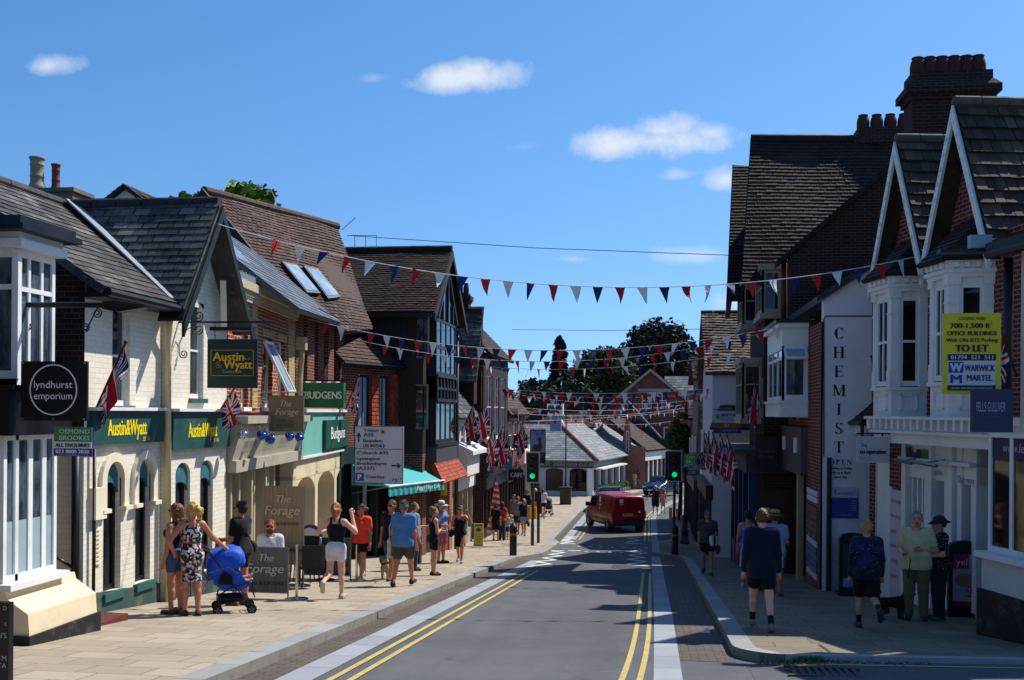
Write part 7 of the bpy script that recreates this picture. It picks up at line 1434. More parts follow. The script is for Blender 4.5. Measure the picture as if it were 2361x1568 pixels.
bunting('third string of bunting from the black gabled building to the timber bays', onY(838, 787, 28.5), onY(1310, 833, 28.8), onY(1790, 760, 29), 26, 0, .055, .96, 1)
bunting('fourth string of bunting tied to the lichen tiled shop', onX(1098, 842, -7.2), onY(1390, 856, 36), onX(1722, 812, 2.4), 20, 0, .04, .96, 1.05)
bunting('fifth string of bunting crossing before the brick gabled house', onX(1125, 893, -6.9), onY(1420, 914, 47), onX(1705, 890, 3), 26, 1, .04, .97, 1.3)
bunting('sixth string of bunting low over the cafe roof from the left terrace', onX(1165, 905, -6.9), onY(1480, 932, 54), onX(1640, 918, 3), 26, 2, .04, .97, 1.25)
bunting('seventh string of bunting sagging above the white fan unit', onX(1210, 941, -7), onY(1420, 946, 62), onX(1610, 928, 3), 26, 0, .04, .97, 1.25)
bunting('eighth string of bunting just above the pale slate hip roof', onX(1222, 971, -7), onY(1380, 964, 70), onX(1598, 945, 3.6), 28, 1, .04, .97, 1.2)
bunting('farthest short string of bunting before the far white shopfronts', onY(1360, 975, 78), onY(1480, 979, 80), onY(1580, 966, 84), 20, 2, .04, .97, 1.0)
bunting('string of bunting between the fifth and sixth over the cafe ridge', onX(1150, 900, -6.9), onY(1450, 921, 50), onX(1680, 903, 3), 28, 0, .04, .97, 1.15)
bunting('short string of bunting sagging before the brick gable wing', onX(1215, 955, -7), onY(1440, 956, 66), onX(1605, 936, 3.4), 28, 2, .04, .97, 1.1)
for lab, pts in (('thin overhead wire from the hall aerials to the tall tiled building', [onY(800, 543, 33), onY(1240, 572, 32), onY(1690, 589, 31)]), ('thin overhead wire from the left terrace to the lichen tiled shop', [onX(1180, 760, -8), onY(1400, 762, 45), onX(1660, 758, 2.5)])):
    tag(MB().tube([pts[0].lerp(pts[1], i/8) for i in range(8)]+[pts[1].lerp(pts[2], i/8) for i in range(9)], .011, 5).build('overhead_wire', M('wire_black', '#202226', .6), origin=pts[0]), lab, 'cable')
# ------------------------------------------------------------------ traffic lights, posts, bollards
GRNL = M('green_signal_lens', '#0ac274', .3, .02, emit=.8)
LENSR, LENSA = M('unlit_red_lens', '#3a1210', .3), M('unlit_amber_lens', '#4a2810', .3)
def signal(label, xc, y0, y1, yb, w, side=False):
    q = onG(xc, yb); N = NY(q.y); c0 = N.px(xc, y1); c1 = N.px(xc, y0); t = thing('traffic_light', label, 'traffic light', q); u = q.x; H = c1[1]-c0[1]; hw = w/2
    MB().lathe((u, q.y+.07, q.z-.1), [(.07, 0), (.07, .9), (.057, .95), (.057, c1[1]-q.z-.1)], 12).build('post', M('dark_grey_post', '#3b3d40', .5, .1), t)
    mb = MB(); mb.fpoly(N, [(u-hw, c0[1]+.05), (u-hw+.05, c0[1]), (u+hw-.05, c0[1]), (u+hw, c0[1]+.05), (u+hw, c1[1]-.05), (u+hw-.05, c1[1]), (u-hw+.05, c1[1]), (u-hw, c1[1]-.05)], -.02, 0); mb.build('backing_board', M('pale_grey_edge', '#a9a9a6', .5), t)
    b = .05; MB().fbox(N, u-hw+b, u+hw-b, c0[1]+b, c1[1]-b, 0, .008).build('black_face', BLACK, t); MB().fbox(N, u-.14, u+.14, c0[1]+.12, c1[1]-.12, .0, .12).build('housing', M('signal_black', '#0b0b0d', .35), t)
    for k, m in enumerate((LENSR, LENSA, GRNL)):
        v = c1[1]-H*(.235+.265*k); ln = MB().lathe(N.pt(u, v, .12), [(.105, 0), (.095, .02), (.0, .035)], 16, N.w).build('lens', m, t, smooth=True); mb = MB(); n = 12
        for i in range(n):
            a, b_ = -.25+3.64*i/n, -.25+3.64*(i+1)/n; r = .118
            mb.add([N.pt(u+r*math.cos(a), v+r*math.sin(a), .11), N.pt(u+r*math.cos(b_), v+r*math.sin(b_), .11), N.pt(u+r*math.cos(b_), v+r*math.sin(b_), .11+.2*max(.2, math.sin(b_))), N.pt(u+r*math.cos(a), v+r*math.sin(a), .11+.2*max(.2, math.sin(a)))], [(0, 1, 2, 3)])
        mb.build('hood', MC['signal_black'], t, fix=False)
    if side: MB().box(u-.36, u-.26, q.y+.0, q.y+.4, c0[1]+.08, c1[1]-.06).build('side_housing', MC['signal_black'], t)
    YB = M('push_button_yellow', '#d98a12', .45); mb = MB(); mb.box(u-.2, u-.08, q.y-.05, q.y+.2, q.z+1.05, q.z+1.55); MB().box(u+.07, u+.15, q.y-.05, q.y+.2, q.z+1.05, q.z+1.5).build('push_button_box', YB, t); mb.build('push_button_box', YB, t); return t
signal('traffic light showing green on the left pavement', 1227, 1042, 1114, 1258, .56); signal('traffic light showing green on the right pavement with a second head behind', 1554, 1038, 1111, 1262, .6, True)
def bollard(label, xc, yb, h=1.08):
    q = onG(xc, yb); t = thing('bollard', label, 'bollard', q, 'black bollards at the crossing'); MB().lathe(q, [(.12, -.02), (.12, h-.25), (.125, h-.25), (.125, h-.22), (.12, h-.2), (.12, h-.12), (.09, h-.08), (.02, h)], 16).build('post', BLACK, t, smooth=False); MB().lathe(q, [(.123, h-.42), (.1235, h-.42), (.1235, h-.34), (.123, h-.34)], 16).build('band', M('amber_band', '#8d6512', .4), t)
bollard('black bollard with amber band at the left kerb before the crossing', 1183, 1281); bollard('black bollard with amber band at the right kerb before the crossing', 1556, 1279)
q = onG(1241, 1252); t = thing('signal_post', 'short dark post with yellow push button box behind the left traffic light', 'post', q); MB().lathe(q, [(.06, 0), (.06, 2.3)], 10).build('post', MC['dark_grey_post'], t); MB().box(q.x-.13, q.x+.12, q.y-.2, q.y-.05, q.z+1.2, q.z+2.1).build('push_button_box', MC['signal_black'], t); MB().box(q.x-.14, q.x-.05, q.y-.26, q.y-.2, q.z+1.1, q.z+1.7).build('button_panel', MC['push_button_yellow'], t)
for x, yb, lab in ((1571, 1190, 'yellow and black crossing box on a post behind the walking man'), (1604, 1196, 'yellow crossing box on a far post in the right shade')):
    q = onG(x, yb); t = thing('signal_post', lab, 'post', q); MB().lathe(q, [(.06, 0), (.06, 2.5)], 10).build('post', MC['dark_grey_post'], t); MB().box(q.x-.16, q.x+.16, q.y-.2, q.y-.05, q.z+2.0, q.z+2.9).build('push_button_box', MC['push_button_yellow'], t)
def lamppost(label, xc, yt, yb, lantern=True):
    q = onG(xc, yb); zt = onY(xc, yt, q.y).z-q.z; t = thing('lamp_post', label, 'lamp post', q); r = .055
    MB().lathe(q, [(.2, 0), (.2, .1), (.15, .15), (.13, .5), (.16, .55), (.12, .62), (.1, 1.1), (.13, 1.14), (.07, 1.2), (r, 1.6), (r*.8, zt-.5), (.09, zt-.48), (.04, zt-.42)], 12).build('column', BLACK, t, smooth=True)
    if lantern: MB().lathe(q+V((0, 0, zt-.42)), [(.09, 0), (.17, .3), (.2, .32), (.06, .44), (.02, .52)], 6).build('lantern', M('lamp_black_glass', '#17181a', .3), t)
    else: MB().sphere(q+V((0, 0, zt-.35)), .15, 8).build('finial', BLACK, t)
lamppost('ornate black lamp post on the right pavement behind the traffic light', 1579, 1064, 1254, False); lamppost('tall black lamp post in front of the grey corner cafe', 1304, 925, 1152)
q = onG(1304, 1163); t = thing('litter_bin', 'square brown litter bin at the foot of the tall lamp post', 'bin', q); MB().box(q.x-.36, q.x+.36, q.y-.3, q.y+.3, q.z, q.z+1.05).build('body', M('brown_bin', '#3a2d22', .6, .2), t); MB().box(q.x-.4, q.x+.4, q.y-.34, q.y+.34, q.z+1.05, q.z+1.15).build('lid', BLACK, t)
# barber's feather flag, baskets, fruit
q = onG(1118, 1246); N = NY(q.y); t = thing('feather_banner', 'tall red and white striped BARBER banner on the left pavement', 'banner', q); zt = onY(1142, 1100, q.y)
mb = MB(); mb.tube([q, q+V((.02, 0, 1.2)), V((zt.x-.1, q.y, (q.z+zt.z)/2+.6)), zt], .015, 6); mb.build('pole', BLACK, t)
n = 18; rows = []
for i in range(n+1): f = i/n; p = q.lerp(zt, .12+.86*f); rows.append((p+V((.02, 0, 0)), p+V((.34+.12*math.sin(f*3)-.28*f*f, .06*math.sin(f*7), -.05))))
for k, m in ((0, cm('#c9c9c6')), (1, cm('#b8202c'))):
    mb = MB()
    for i in range(n):
        if (i//1) % 2 == k or (5 <= i <= 14 and k == 1 and i % 2): mb.add([rows[i][0], rows[i][1], rows[i+1][1], rows[i+1][0]], [(0, 1, 2, 3)])
    mb.build('striped_cloth', m, t)
mb = MB()
for i, ch in enumerate('BARBER'): f = .86-i*.105; p = q.lerp(zt, .12+.86*f); text(mb, ch, Fr((p.x, q.y-.09), (1, 0)), .06, p.z-.12, .17, out=.0, w=.16, bold=.015)
mb.build('lettering', cm('#b8202c'), t)
def basket(label, x, y, Y, r=.3, fl=None):
    c = onY(x, y, Y); t = thing('hanging_basket', label, 'hanging basket', c, 'hanging baskets'); MB().lathe(c, [(.02, -.28), (.2, -.15), (.26, 0)], 12).build('bowl', BRWN, t); MB().tube([c+V((0, 0, 0)), c+V((0, 0, .6))], .01, 5).build('chain', BLACK, t); mb = MB()
    for k in range(240):
        d = V((rnd.gauss(0, 1), rnd.gauss(0, 1), rnd.gauss(0, .9))).normalized()*r*rnd.uniform(.5, 1.15); p = c+d+V((0, 0, -.05)); s = .05; a, b = V((rnd.gauss(0, 1), rnd.gauss(0, 1), rnd.gauss(0, 1))).normalized()*s, V((rnd.gauss(0, 1), rnd.gauss(0, 1), rnd.gauss(0, 1))).normalized()*s; mb.poly([p-a, p+b, p+a, p-b], rnd.random())
    mb.build('foliage', fl or LF_Y, t, fix=False)
basket('yellow green hanging basket beside the barber banner', 1099, 1120, 44, .42); basket('hanging basket of orange and green flowers under the blue sign', 1186, 1080, 52, .4, tile_mat('basket_flowers', '#34401a', '#8a6a2a', '#b5502a', '#5a6a2a', .1))
# white litter on the brick bay
q = onG(1618, 1460, -.11); tag(MB().add([q, q+V((.12, .02, .01)), q+V((.1, .1, .05)), q+V((.02, .08, .02)), q+V((.06, .04, .07))], [(0, 1, 4), (1, 2, 4), (2, 3, 4), (3, 0, 4)]).build('litter', WHITE, origin=q), 'crumpled white paper litter on the brick parking bay', 'litter')
# ================================================================== PEOPLE AND DOGS
def skin(name, c):
    if name in MC: return MC[name]
    m, nt, b = new_mat(name); setup(b, .5, 0, .35); a = nd(nt, 'Attribute'); a.attribute_name = 'tone'
    cr = nd(nt, 'ValToRGB'); lk(nt, a.outputs['Fac'], cr.inputs[0]); e = cr.color_ramp.elements; e[0].color = L(c); e[1].color = (.02, .014, .012, 1); x = e.new(.6); x.color = L(c); x = e.new(.76); x.color = L('#8d3f38')
    n = noise(nt, 9, nd(nt, 'TexCoord').outputs['Object'], 3); lk(nt, mixc(nt, ramp(nt, n, .4, .7, 0, .22), cr.outputs[0], L('#a85f48')), b.inputs['Base Color'])
    b.inputs['Subsurface Weight'].default_value = .08; b.inputs['Subsurface Radius'].default_value = (.02, .008, .004); MC[name] = m; return m
def cloth(name, c, pat=None, c2='#ffffff', c3=None, sc_=30, rough=.85):
    if name in MC: return MC[name]
    m, nt, b = new_mat(name); setup(b, rough, 0, .2); b.inputs['Sheen Weight'].default_value = .1; ob = nd(nt, 'TexCoord').outputs['Object']; base = L(c)
    if pat:
        if pat == 'plaid':
            w1 = nd(nt, 'TexWave'); w1.inputs['Scale'].default_value = sc_; lk(nt, ob, w1.inputs['Vector']); w2 = nd(nt, 'TexWave'); w2.bands_direction = 'Z'; w2.inputs['Scale'].default_value = sc_; lk(nt, ob, w2.inputs['Vector'])
            base = mixc(nt, ramp(nt, w1.outputs['Fac'], .6, .7, 0, .6), base, L(c2)); base = mixc(nt, ramp(nt, w2.outputs['Fac'], .6, .7, 0, .6), base, L(c2))
        else:
            v = nd(nt, 'TexVoronoi'); v.inputs['Scale'].default_value = sc_; lk(nt, ob, v.inputs['Vector'])
            if pat == 'floral':
                cr = nd(nt, 'ValToRGB'); cr.color_ramp.interpolation = 'CONSTANT'; lk(nt, nd(nt, 'SeparateColor').outputs[0], cr.inputs[0]); s = cr.inputs[0].links[0].from_node; lk(nt, v.outputs['Color'], s.inputs[0])
                es = cr.color_ramp.elements; es[0].color = L(c); es[1].position = .3; es[1].color = L(c2)
                for p, q in ((.52, c3), (.66, '#2f5a35'), (.78, c), (.9, '#c9c3c9')): x = es.new(p); x.color = L(q)
                base = cr.outputs[0]
            else: base = mixc(nt, ramp(nt, v.outputs['Distance'], .28, .2, 0, 1), base, L(c2))
        if pat == 'galaxy': base = mixc(nt, ramp(nt, noise(nt, 5, ob, 5), .5, .7), mixc(nt, ramp(nt, noise(nt, 60, ob, 2), .66, .7), L(c), L('#9ab0d8')), L(c2))
    n = noise(nt, 7, ob, 3); base = mixc(nt, ramp(nt, n, .35, .65, 0, .2), base, (.01, .01, .012, 1)); lk(nt, base, b.inputs['Base Color'])
    mp = nd(nt, 'Mapping'); mp.inputs['Scale'].default_value = (9, 9, 4); lk(nt, ob, mp.inputs[0]); bump(nt, b, noise(nt, 2.2, mp.outputs[0], 3), .55, .03); MC[name] = m; return m
ARM = {'down': ((.02, -.01, -.165), (.03, .03, -.31)), 'hip': ((.11, -.05, -.13), (.05, .03, -.24)), 'fwd': ((.02, .02, -.16), (.0, .16, -.17)), 'face': ((.05, .08, -.12), (-.035, .12, .02)), 'up': ((.1, .03, -.1), (.05, .09, .06)),
       'out': ((.1, 0, -.13), (.17, .03, -.25)), 'push': ((.04, .03, -.16), (.02, .18, -.2)), 'reach': ((.1, .06, -.13), (.23, .13, -.24)), 'cross': ((.05, .0, -.16), (-.08, .1, -.14)), 'back': ((.03, -.06, -.155), (.03, -.1, -.3)), 'swing': ((.03, .05, -.155), (.03, .13, -.28)), 'elbow': ((.12, .03, -.12), (.03, .13, -.1))}
LEG = {'stand': ((2, 3), (-1, 2)), 'ease': ((6, 8), (-3, 1)), 'walk': ((20, 8), (-16, 14)), 'walk2': ((-16, 14), (20, 8)), 'lift': ((8, 8), (-12, 62)), 'lift2': ((-12, 62), (8, 8)), 'sit': ((84, 84), (80, 90))}     # (left, right): thigh swing, knee bend
SK = {'fair': '#c98f74', 'pale': '#d9a68d', 'tan': '#b57a5a', 'red': '#c27a5e'}
def person(label, x, yb, H, rz, sk='fair', top=None, bottom=None, shoes='#2b2622', hair=None, legs='stand', arms=('down', 'down'), w=1.0, fem=False, belly=0, turn=0, hat=None, shades=False, bag=None, h=None, child=False, extra=None, at_=None, group=None, z=0, socks=None):
    q = V(at_) if at_ else onG(x, yb, z); hv = h or max(.013, .013*q.y/22); t = thing('person', label, 'person'); hd = 1.25 if child else 1.0
    s = H*.968; sx = w*(.9 if fem else 1.0); B = []; Cp = lambda a, b, ra, rb, k=.02: ('c', tuple(c*s for c in a), tuple(c*s for c in b), ra*s, rb*s, k*s); El = lambda c, r, k=.025: ('e', tuple(x*s for x in c), tuple(x*s for x in r), k*s)
    tor = [El((0, 0, .535), (.092*sx*(1.06 if fem else 1), .07, .07)), El((0, .005+belly*.2, .615), (.08*sx, .06+belly, .09)), El((0, 0, .725), (.096*sx, .066+belly*.3, .1)), Cp((-.085*sx, -.004, .808), (.085*sx, -.004, .808), .034, .034, .03)]
    bust = [El((k*.042, .052, .735), (.04, .036, .038)) for k in (-1, 1)] if fem else []
    glu = [El((k*.042*sx, -.038, .53), (.054*sx, .055, .058)) for k in (-1, 1)]
    ct_, st_ = math.cos(math.radians(turn)), math.sin(math.radians(turn)); hr = lambda p: (p[0]*ct_-p[1]*st_, p[0]*st_+p[1]*ct_, .87+(p[2]-.87)*hd)
    head = [El(hr((0, .004, .937)), (.045*hd, .056*hd, .064*hd)), El(hr((0, .024, .906)), (.034*hd, .034*hd, .034*hd), .02), El(hr((0, .062, .925)), (.008, .013, .014), .008)]+[El(hr((k*.046, 0, .928)), (.009, .014, .02), .006) for k in (-1, 1)]
    neck = [Cp((0, -.008, .815), (0, .004, .885), .034, .03)]
    LG = []
    for k, (a, bn) in zip((-1, 1), LEG[legs]):
        a_, b_ = math.radians(a), math.radians(a-bn); hp = (k*.052*sx, 0, .525); kn = (k*.055*sx, .245*math.sin(a_), .525-.245*math.cos(a_)); an = (k*.058*sx, kn[1]+.238*math.sin(b_), kn[2]-.238*math.cos(b_)); pt_ = min(0, (a-bn)+12) if bn > 30 else min(0, (a-bn+4)*.9)
        if legs == 'sit': pt_ = 0
        f = math.radians(pt_); he = (an[0], an[1]-.018*math.cos(f)+.02*math.sin(f), an[2]-.026*math.cos(f)); to = (an[0]+k*.012, he[1]+.1*math.cos(f), he[2]+.1*math.sin(f)+.0); LG.append((hp, kn, an, he, to))
    if legs == 'sit': dz = -.525+.27
    else: dz = -min(min(l[3][2], l[4][2]) for l in LG)+.02
    legp = []
    for hp, kn, an, he, to in LG:
        legp += [Cp(hp, kn, .052*sx, .034*sx**.5), Cp(kn, an, .032, .021), Cp(((kn[0]*.7+an[0]*.3), kn[1]*.7+an[1]*.3-.012, kn[2]*.7+an[2]*.3), (kn[0]*.5+an[0]*.5, kn[1]*.5+an[1]*.5-.008, kn[2]*.5+an[2]*.5), .027, .022)]
    feet = [Cp(he, to, .022, .017, .01) for _, _, _, he, to in LG]+[Cp(an, he, .021, .02, .01) for _, _, an, he, _ in LG]
    AM = []
    for k, p in zip((-1, 1), arms):
        e, w_ = ARM[p] if isinstance(p, str) else p; sh = (k*.105*sx, -.004, .802); el = (sh[0]+k*e[0], sh[1]+e[1], sh[2]+e[2]); wr = (sh[0]+k*w_[0], sh[1]+w_[1], sh[2]+w_[2]); AM.append((sh, el, wr, k))
    armp = []; hands = MB()
    for sh, el, wr, k in AM:
        d = (V(wr)-V(el)).normalized(); pm = V(wr)+d*.045; armp += [Cp(sh, el, .03*sx**.5, .024), Cp(el, wr, .024, .0165), Cp(wr, tuple(pm), .0165, .019, .012)]
        sd_ = d.cross(V((0, 1, 0)) if abs(d.y) < .8 else V((0, 0, 1))).normalized(); nn = sd_.cross(d)
        for i in range(4): b0 = pm+d*.008+sd_*(.011*(i-1.5)); ln = (.036, .043, .04, .031)[i]; hands.tube([tuple(v*s for v in p) for p in (b0-d*.02, b0+d*ln*.5, b0+d*ln*.85+nn*ln*.35, b0+d*ln*.95+nn*ln*.8)], [.0056*s, .0054*s, .0048*s, .004*s], 6)
        tb = V(wr)+d*.02+sd_*.012*(-k); hands.tube([tuple(v*s for v in p) for p in (tb, tb+d*.022+sd_*.016*(-k)+nn*.01, tb+d*.042+sd_*.014*(-k)+nn*.02)], [.0075*s, .0065*s, .005*s], 6)
    def tf(c):
        o = np.full(len(c), .5); c = c/s
        for p, r, tv in [(hr((e*.019, .058, .938)), (.009, .03, .0055), .95) for e in (-1, 1)]+[(hr((e*.019, .058, .952)), (.014, .03, .0035), .84) for e in (-1, 1)]+[(hr((0, .06, .9)), (.016, .03, .006), .76)]:
            m = (((c-np.array(p))/np.array(r))**2).sum(1) < 1; f_ = np.array(hr((0, .05, .93)))-np.array(hr((0, 0, .93))); o[m & (((c-np.array(hr((0, 0, .93))))@f_) > .0012)] = tv
        return o
    mb = MB(); add_surface(mb, tor+bust+glu+neck+head+legp+feet+armp, hv, tonef=tf); n0 = len(mb.v); mb.v += hands.v; mb.f += [tuple(i+n0 for i in f) for f in hands.f]; mb.t += hands.t; mb.mi += hands.mi
    mb.build('body', skin('skin_'+sk, SK[sk]), t, smooth=True, fix=False)
    infl = lambda ps, e: [(p[0], p[1], p[2], p[3]+e*s, p[4]+e*s, p[5]) if p[0] == 'c' else ('e', p[1], tuple(r+e*s for r in p[2]), p[3]) for p in ps]
    part = lambda a, b, f: tuple(a[i]+(b[i]-a[i])*f for i in range(3))
    def dress_(nm, prims, m, cuts, hh=None): add = MB(); add_surface(add, prims, (hh or hv), cuts); return add.build(nm, m, t, smooth=True, fix=False)
    zc = lambda lo, hi: [lambda X, Y, Z: lo*s-Z, lambda X, Y, Z: Z-hi*s]
    if top:
        kind, m = top[0], top[1]; e = .016 if top[0] in ('tee', 'long', 'vest') else .011; ps = infl(tor[1:] if kind != 'tank' else tor[1:3], e)+infl(bust, .008); lo = top[2] if len(top) > 2 else .52
        if kind == 'dress':
            hem = lo; ps = infl(tor[:3], .009)+infl(bust, .007)+infl(glu, .01)+[Cp((0, 0, .56), (0, .0, hem), .085*sx, .1*sx, .05)]; cu = zc(hem, .79)+[lambda X, Y, Z: np.minimum(Z-.79*s, 0)*0-1]
            ps += [Cp((k*.045*sx, .045, .77), (k*.05*sx, -.02, .845), .012, .012, .01) for k in (-1, 1)]+[Cp((k*.05*sx, -.02, .845), (k*.04*sx, -.06, .76), .012, .012, .01) for k in (-1, 1)]; cu = [lambda X, Y, Z: hem*s-Z, lambda X, Y, Z: np.where((np.abs(X) > .078*sx*s) & (Z > .765*s), 1., -1.)*.02, lambda X, Y, Z: np.where((np.abs(X) < .034*sx*s) & (Z > .785*s), .02, -.02)]
        elif kind == 'tank':
            ps += infl(tor[:1], e)+[Cp((k*.045*sx, .045, .77), (k*.05*sx, -.02, .845), .014, .014, .01) for k in (-1, 1)]+[Cp((k*.05*sx, -.02, .845), (k*.04*sx, -.06, .76), .014, .014, .01) for k in (-1, 1)]; cu = [lambda X, Y, Z: lo*s-Z, lambda X, Y, Z: np.where((np.abs(X) > .082*sx*s) & (Z > .765*s), .02, -.02), lambda X, Y, Z: np.where((np.abs(X) < .034*sx*s) & (Z > .79*s), .02, -.02)]
        else:
            if lo < .56: ps += infl(tor[:1]+glu, e)+[Cp((k*.03*sx, -.004, .6), (k*.034*sx, -.006, lo-.04), .068*sx+belly*.6, .074*sx+belly*.3, .06) for k in (-1, 1)]
            fl = {'tee': .62, 'long': 1.0, 'vest': .12}[kind]
            for sh, el, wr, k in AM:
                ps.append(Cp(sh, part(sh, el, fl if kind != 'long' else 1), .04 if kind != 'vest' else .036, .036, .02))
                if kind == 'long': ps.append(Cp(el, part(el, wr, .97), .035, .027, .015))
            cu = [lambda X, Y, Z: lo*s-Z if kind != 'long' else np.where(np.abs(X) < .11*sx*s, lo*s-Z, -.02), lambda X, Y, Z: np.where((X*X+(Y-.02*s)**2 < (.042*s)**2) & (Z > .825*s), .02, -.02)]
        dress_('dress' if kind == 'dress' else 'top', ps, m, cu)
    if bottom:
        kind, m, lo = bottom; e = .009; ps = infl(tor[:1], e)+infl(glu, e)+[Cp((0, .003+belly*.1, .58), (0, .003+belly*.1, .6), .07*sx+belly*.3, .066*sx+belly*.3, .04)]
        for hp, kn, an, he, to in LG:
            if kind == 'shorts': f = (.525-lo)/.245; ps.append(Cp(hp, part(hp, kn, f), .064*sx, .058*sx, .02))
            elif kind == 'trousers': ps += [Cp(hp, kn, .063*sx, .05, .02), Cp(kn, part(kn, an, .96), .048, .04, .02)]
        if kind == 'skirt': ps.append(Cp((0, 0, .55), (0, 0, lo), .09*sx, .11*sx, .04))
        zl = lo if kind != 'trousers' else -.2; cu = [lambda X, Y, Z: Z-.61*s]+([lambda X, Y, Z: (zl*s-Z)] if kind == 'skirt' else []); dress_(kind, ps, m, cu)
    if shoes:
        sm = cloth('shoe_'+shoes.lstrip('#'), shoes, rough=.6)
        for j in (0, 1): dress_('shoe', infl([feet[j]], .007)+infl([Cp(part(LG[j][2], LG[j][3], .5), LG[j][3], .022, .022, .01)], .005), sm, [], hv*.8)
    if socks:
        for hp, kn, an, he, to in LG: dress_('sock', [Cp(part(kn, an, .72), an, .026, .025)], cloth('sock_'+socks.lstrip('#'), socks), [], hv*.8)
    if hair:
        st, c = hair; hm = M('hair_'+c.lstrip('#'), c, .55, .35, 14, .5, 90); k = hd
        ps = [El(hr((0, -.008, .948)), (.0495*k, .0605*k, .0625*k), .01)]; f0 = np.array(hr((0, 1, 0)))-np.array(hr((0, 0, 0))); 
        cu = [lambda X, Y, Z: np.where(Z < hr((0, 0, .965))[2]*s, ((X*f0[0]+Y*f0[1])-.012*s*k-(Z-hr((0, 0, .925))[2]*s)*.35), -.02), lambda X, Y, Z: (hr((0, 0, .897 if st == 'short' else .7))[2]*s-Z)]
        if st == 'short': ps.append(El(hr((0, -.03, .93)), (.044*k, .034*k, .05*k), .02))
        if st in ('long', 'bob'): ps += [Cp(hr((e*.03, -.03, .94)), hr((e*.035, -.035, .85 if st == 'bob' else .8)), .03*k, .026*k, .03) for e in (-1, 0, 1)]
        if st in ('pony', 'bun'): ps += [El(hr((0, -.03, .93)), (.042*k, .036*k, .045*k), .02)]
        if st == 'pony': ps += [Cp(hr((0, -.055, .965)), hr((0, -.085, .93)), .02, .028, .015), Cp(hr((0, -.085, .93)), hr((0, -.08, .83)), .028, .012, .02)]
        if st == 'bun': ps += [El(hr((0, -.045, .998)), (.026, .026, .024), .008)]
        ho = dress_('hair', ps, hm, cu); rr = np.random.RandomState(int(H*1000)); me = ho.data; co_ = np.empty(len(me.vertices)*3); me.vertices.foreach_get('co', co_); co_ += rr.normal(0, .0035*s, co_.shape); me.vertices.foreach_set('co', co_); me.update()
    P = lambda p: tuple(c*s for c in hr(p))
    if hat:
        kind, c = hat; hm = cloth('hat_'+c.lstrip('#'), c, rough=.9); mb = MB()
        if kind in ('brim', 'visor'):
            br = .125 if kind == 'brim' else .11; mb.lathe(P((0, -.005, .965)), [(br*s, -.012*s), (.06*s, .0), (.058*s, .012*s), (.056*s, .05*s), (.04*s, .062*s), (.004, .058*s)] if kind == 'brim' else [(br*s, -.03*s), (.062*s, .0), (.058*s, .012*s), (.05*s, .03*s), (.03*s, .036*s)], 20, (.05, .1, 1)); o = mb.build('hat', hm, t, smooth=True)
            if kind == 'brim': MB().lathe(P((0, -.005, .966)), [(.0605*s, 0), (.0605*s, .02*s), (.05*s, .02*s)], 20, (.05, .1, 1)).build('hat_band', BLACK, o)
        else: ps = [El(hr((0, -.002, .955)), (.054*hd, .064*hd, .058*hd), .01), Cp(hr((-.02, .05, .962)), hr((-.015, .095, .955)), .02, .012, .02), Cp(hr((.02, .05, .962)), hr((.015, .095, .955)), .02, .012, .02)]; zz_ = hr((0, 0, .955))[2]; dress_('cap', ps, hm, [lambda X, Y, Z: zz_*s-Z-.004])
    if shades:
        mb = MB()
        for e in (-1, 1): mb.sphere(P((e*.02, .057, .938)), .017*s, 6, 1, .35, .75); mb.tube([P((e*.036, .052, .94)), P((e*.05, 0, .938))], .003*s, 4)
        mb.tube([P((-.012, .066, .942)), P((.012, .066, .942))], .003*s, 4); mb.build('sunglasses', MC['signal_black'], t)
    if bag:
        k, c, zt, zb_, bw, cross = bag; m = cloth('bag_'+c.lstrip('#'), c, rough=.6); x0 = k*(.12*sx+.03); mb = MB(); pts = [(k*.09*sx, .0, .84), (x0, .03, .7), (x0, .02, zt)]
        if cross: pts = [(-k*.07*sx, .02, .835), (0, .085+belly, .7), (x0*.8, .06, zt)]
        mb.tube([tuple(c_*s for c_ in p) for p in pts], .006*s, 5); mb.tube([tuple(c_*s for c_ in p) for p in ([(k*.09*sx, 0, .84), (x0, -.05, .7), (x0, -.03, zt)] if not cross else [(-k*.07*sx, -.03, .835), (0, -.085, .7), (x0*.8, -.05, zt)])], .006*s, 5)
        b_ = mb.build('bag_strap', m, t); dress_('bag', [('c', (x0*s, -bw*.5*s, (zt-.02)*s), (x0*s, bw*.5*s, (zt-.02)*s), .022*s, .022*s, .02*s), ('c', (x0*s, -bw*.5*s, zb_*s), (x0*s, bw*.5*s, zb_*s), .03*s, .03*s, .08*s), ('e', (x0*s, 0, (zt+zb_)/2*s), (.035*s, bw*.62*s, (zt-zb_)*.6*s), .03*s)], m, [])
    if extra: extra(t, s, P)
    t.location = (q.x, q.y, q.z+dz*s); t.rotation_euler = (0, 0, math.radians(rz))
    if group: t['group'] = group
    return t
BLK, NAV, DEN = cloth('black_cloth', '#0e0e11'), cloth('navy_cloth', '#12182b'), cloth('denim', '#43597d')
C_ = lambda h: cloth('cloth_'+h.lstrip('#'), h)
FLOR = cloth('floral_print', '#15191c', 'floral', '#c9c3c4', '#b52545', 34)
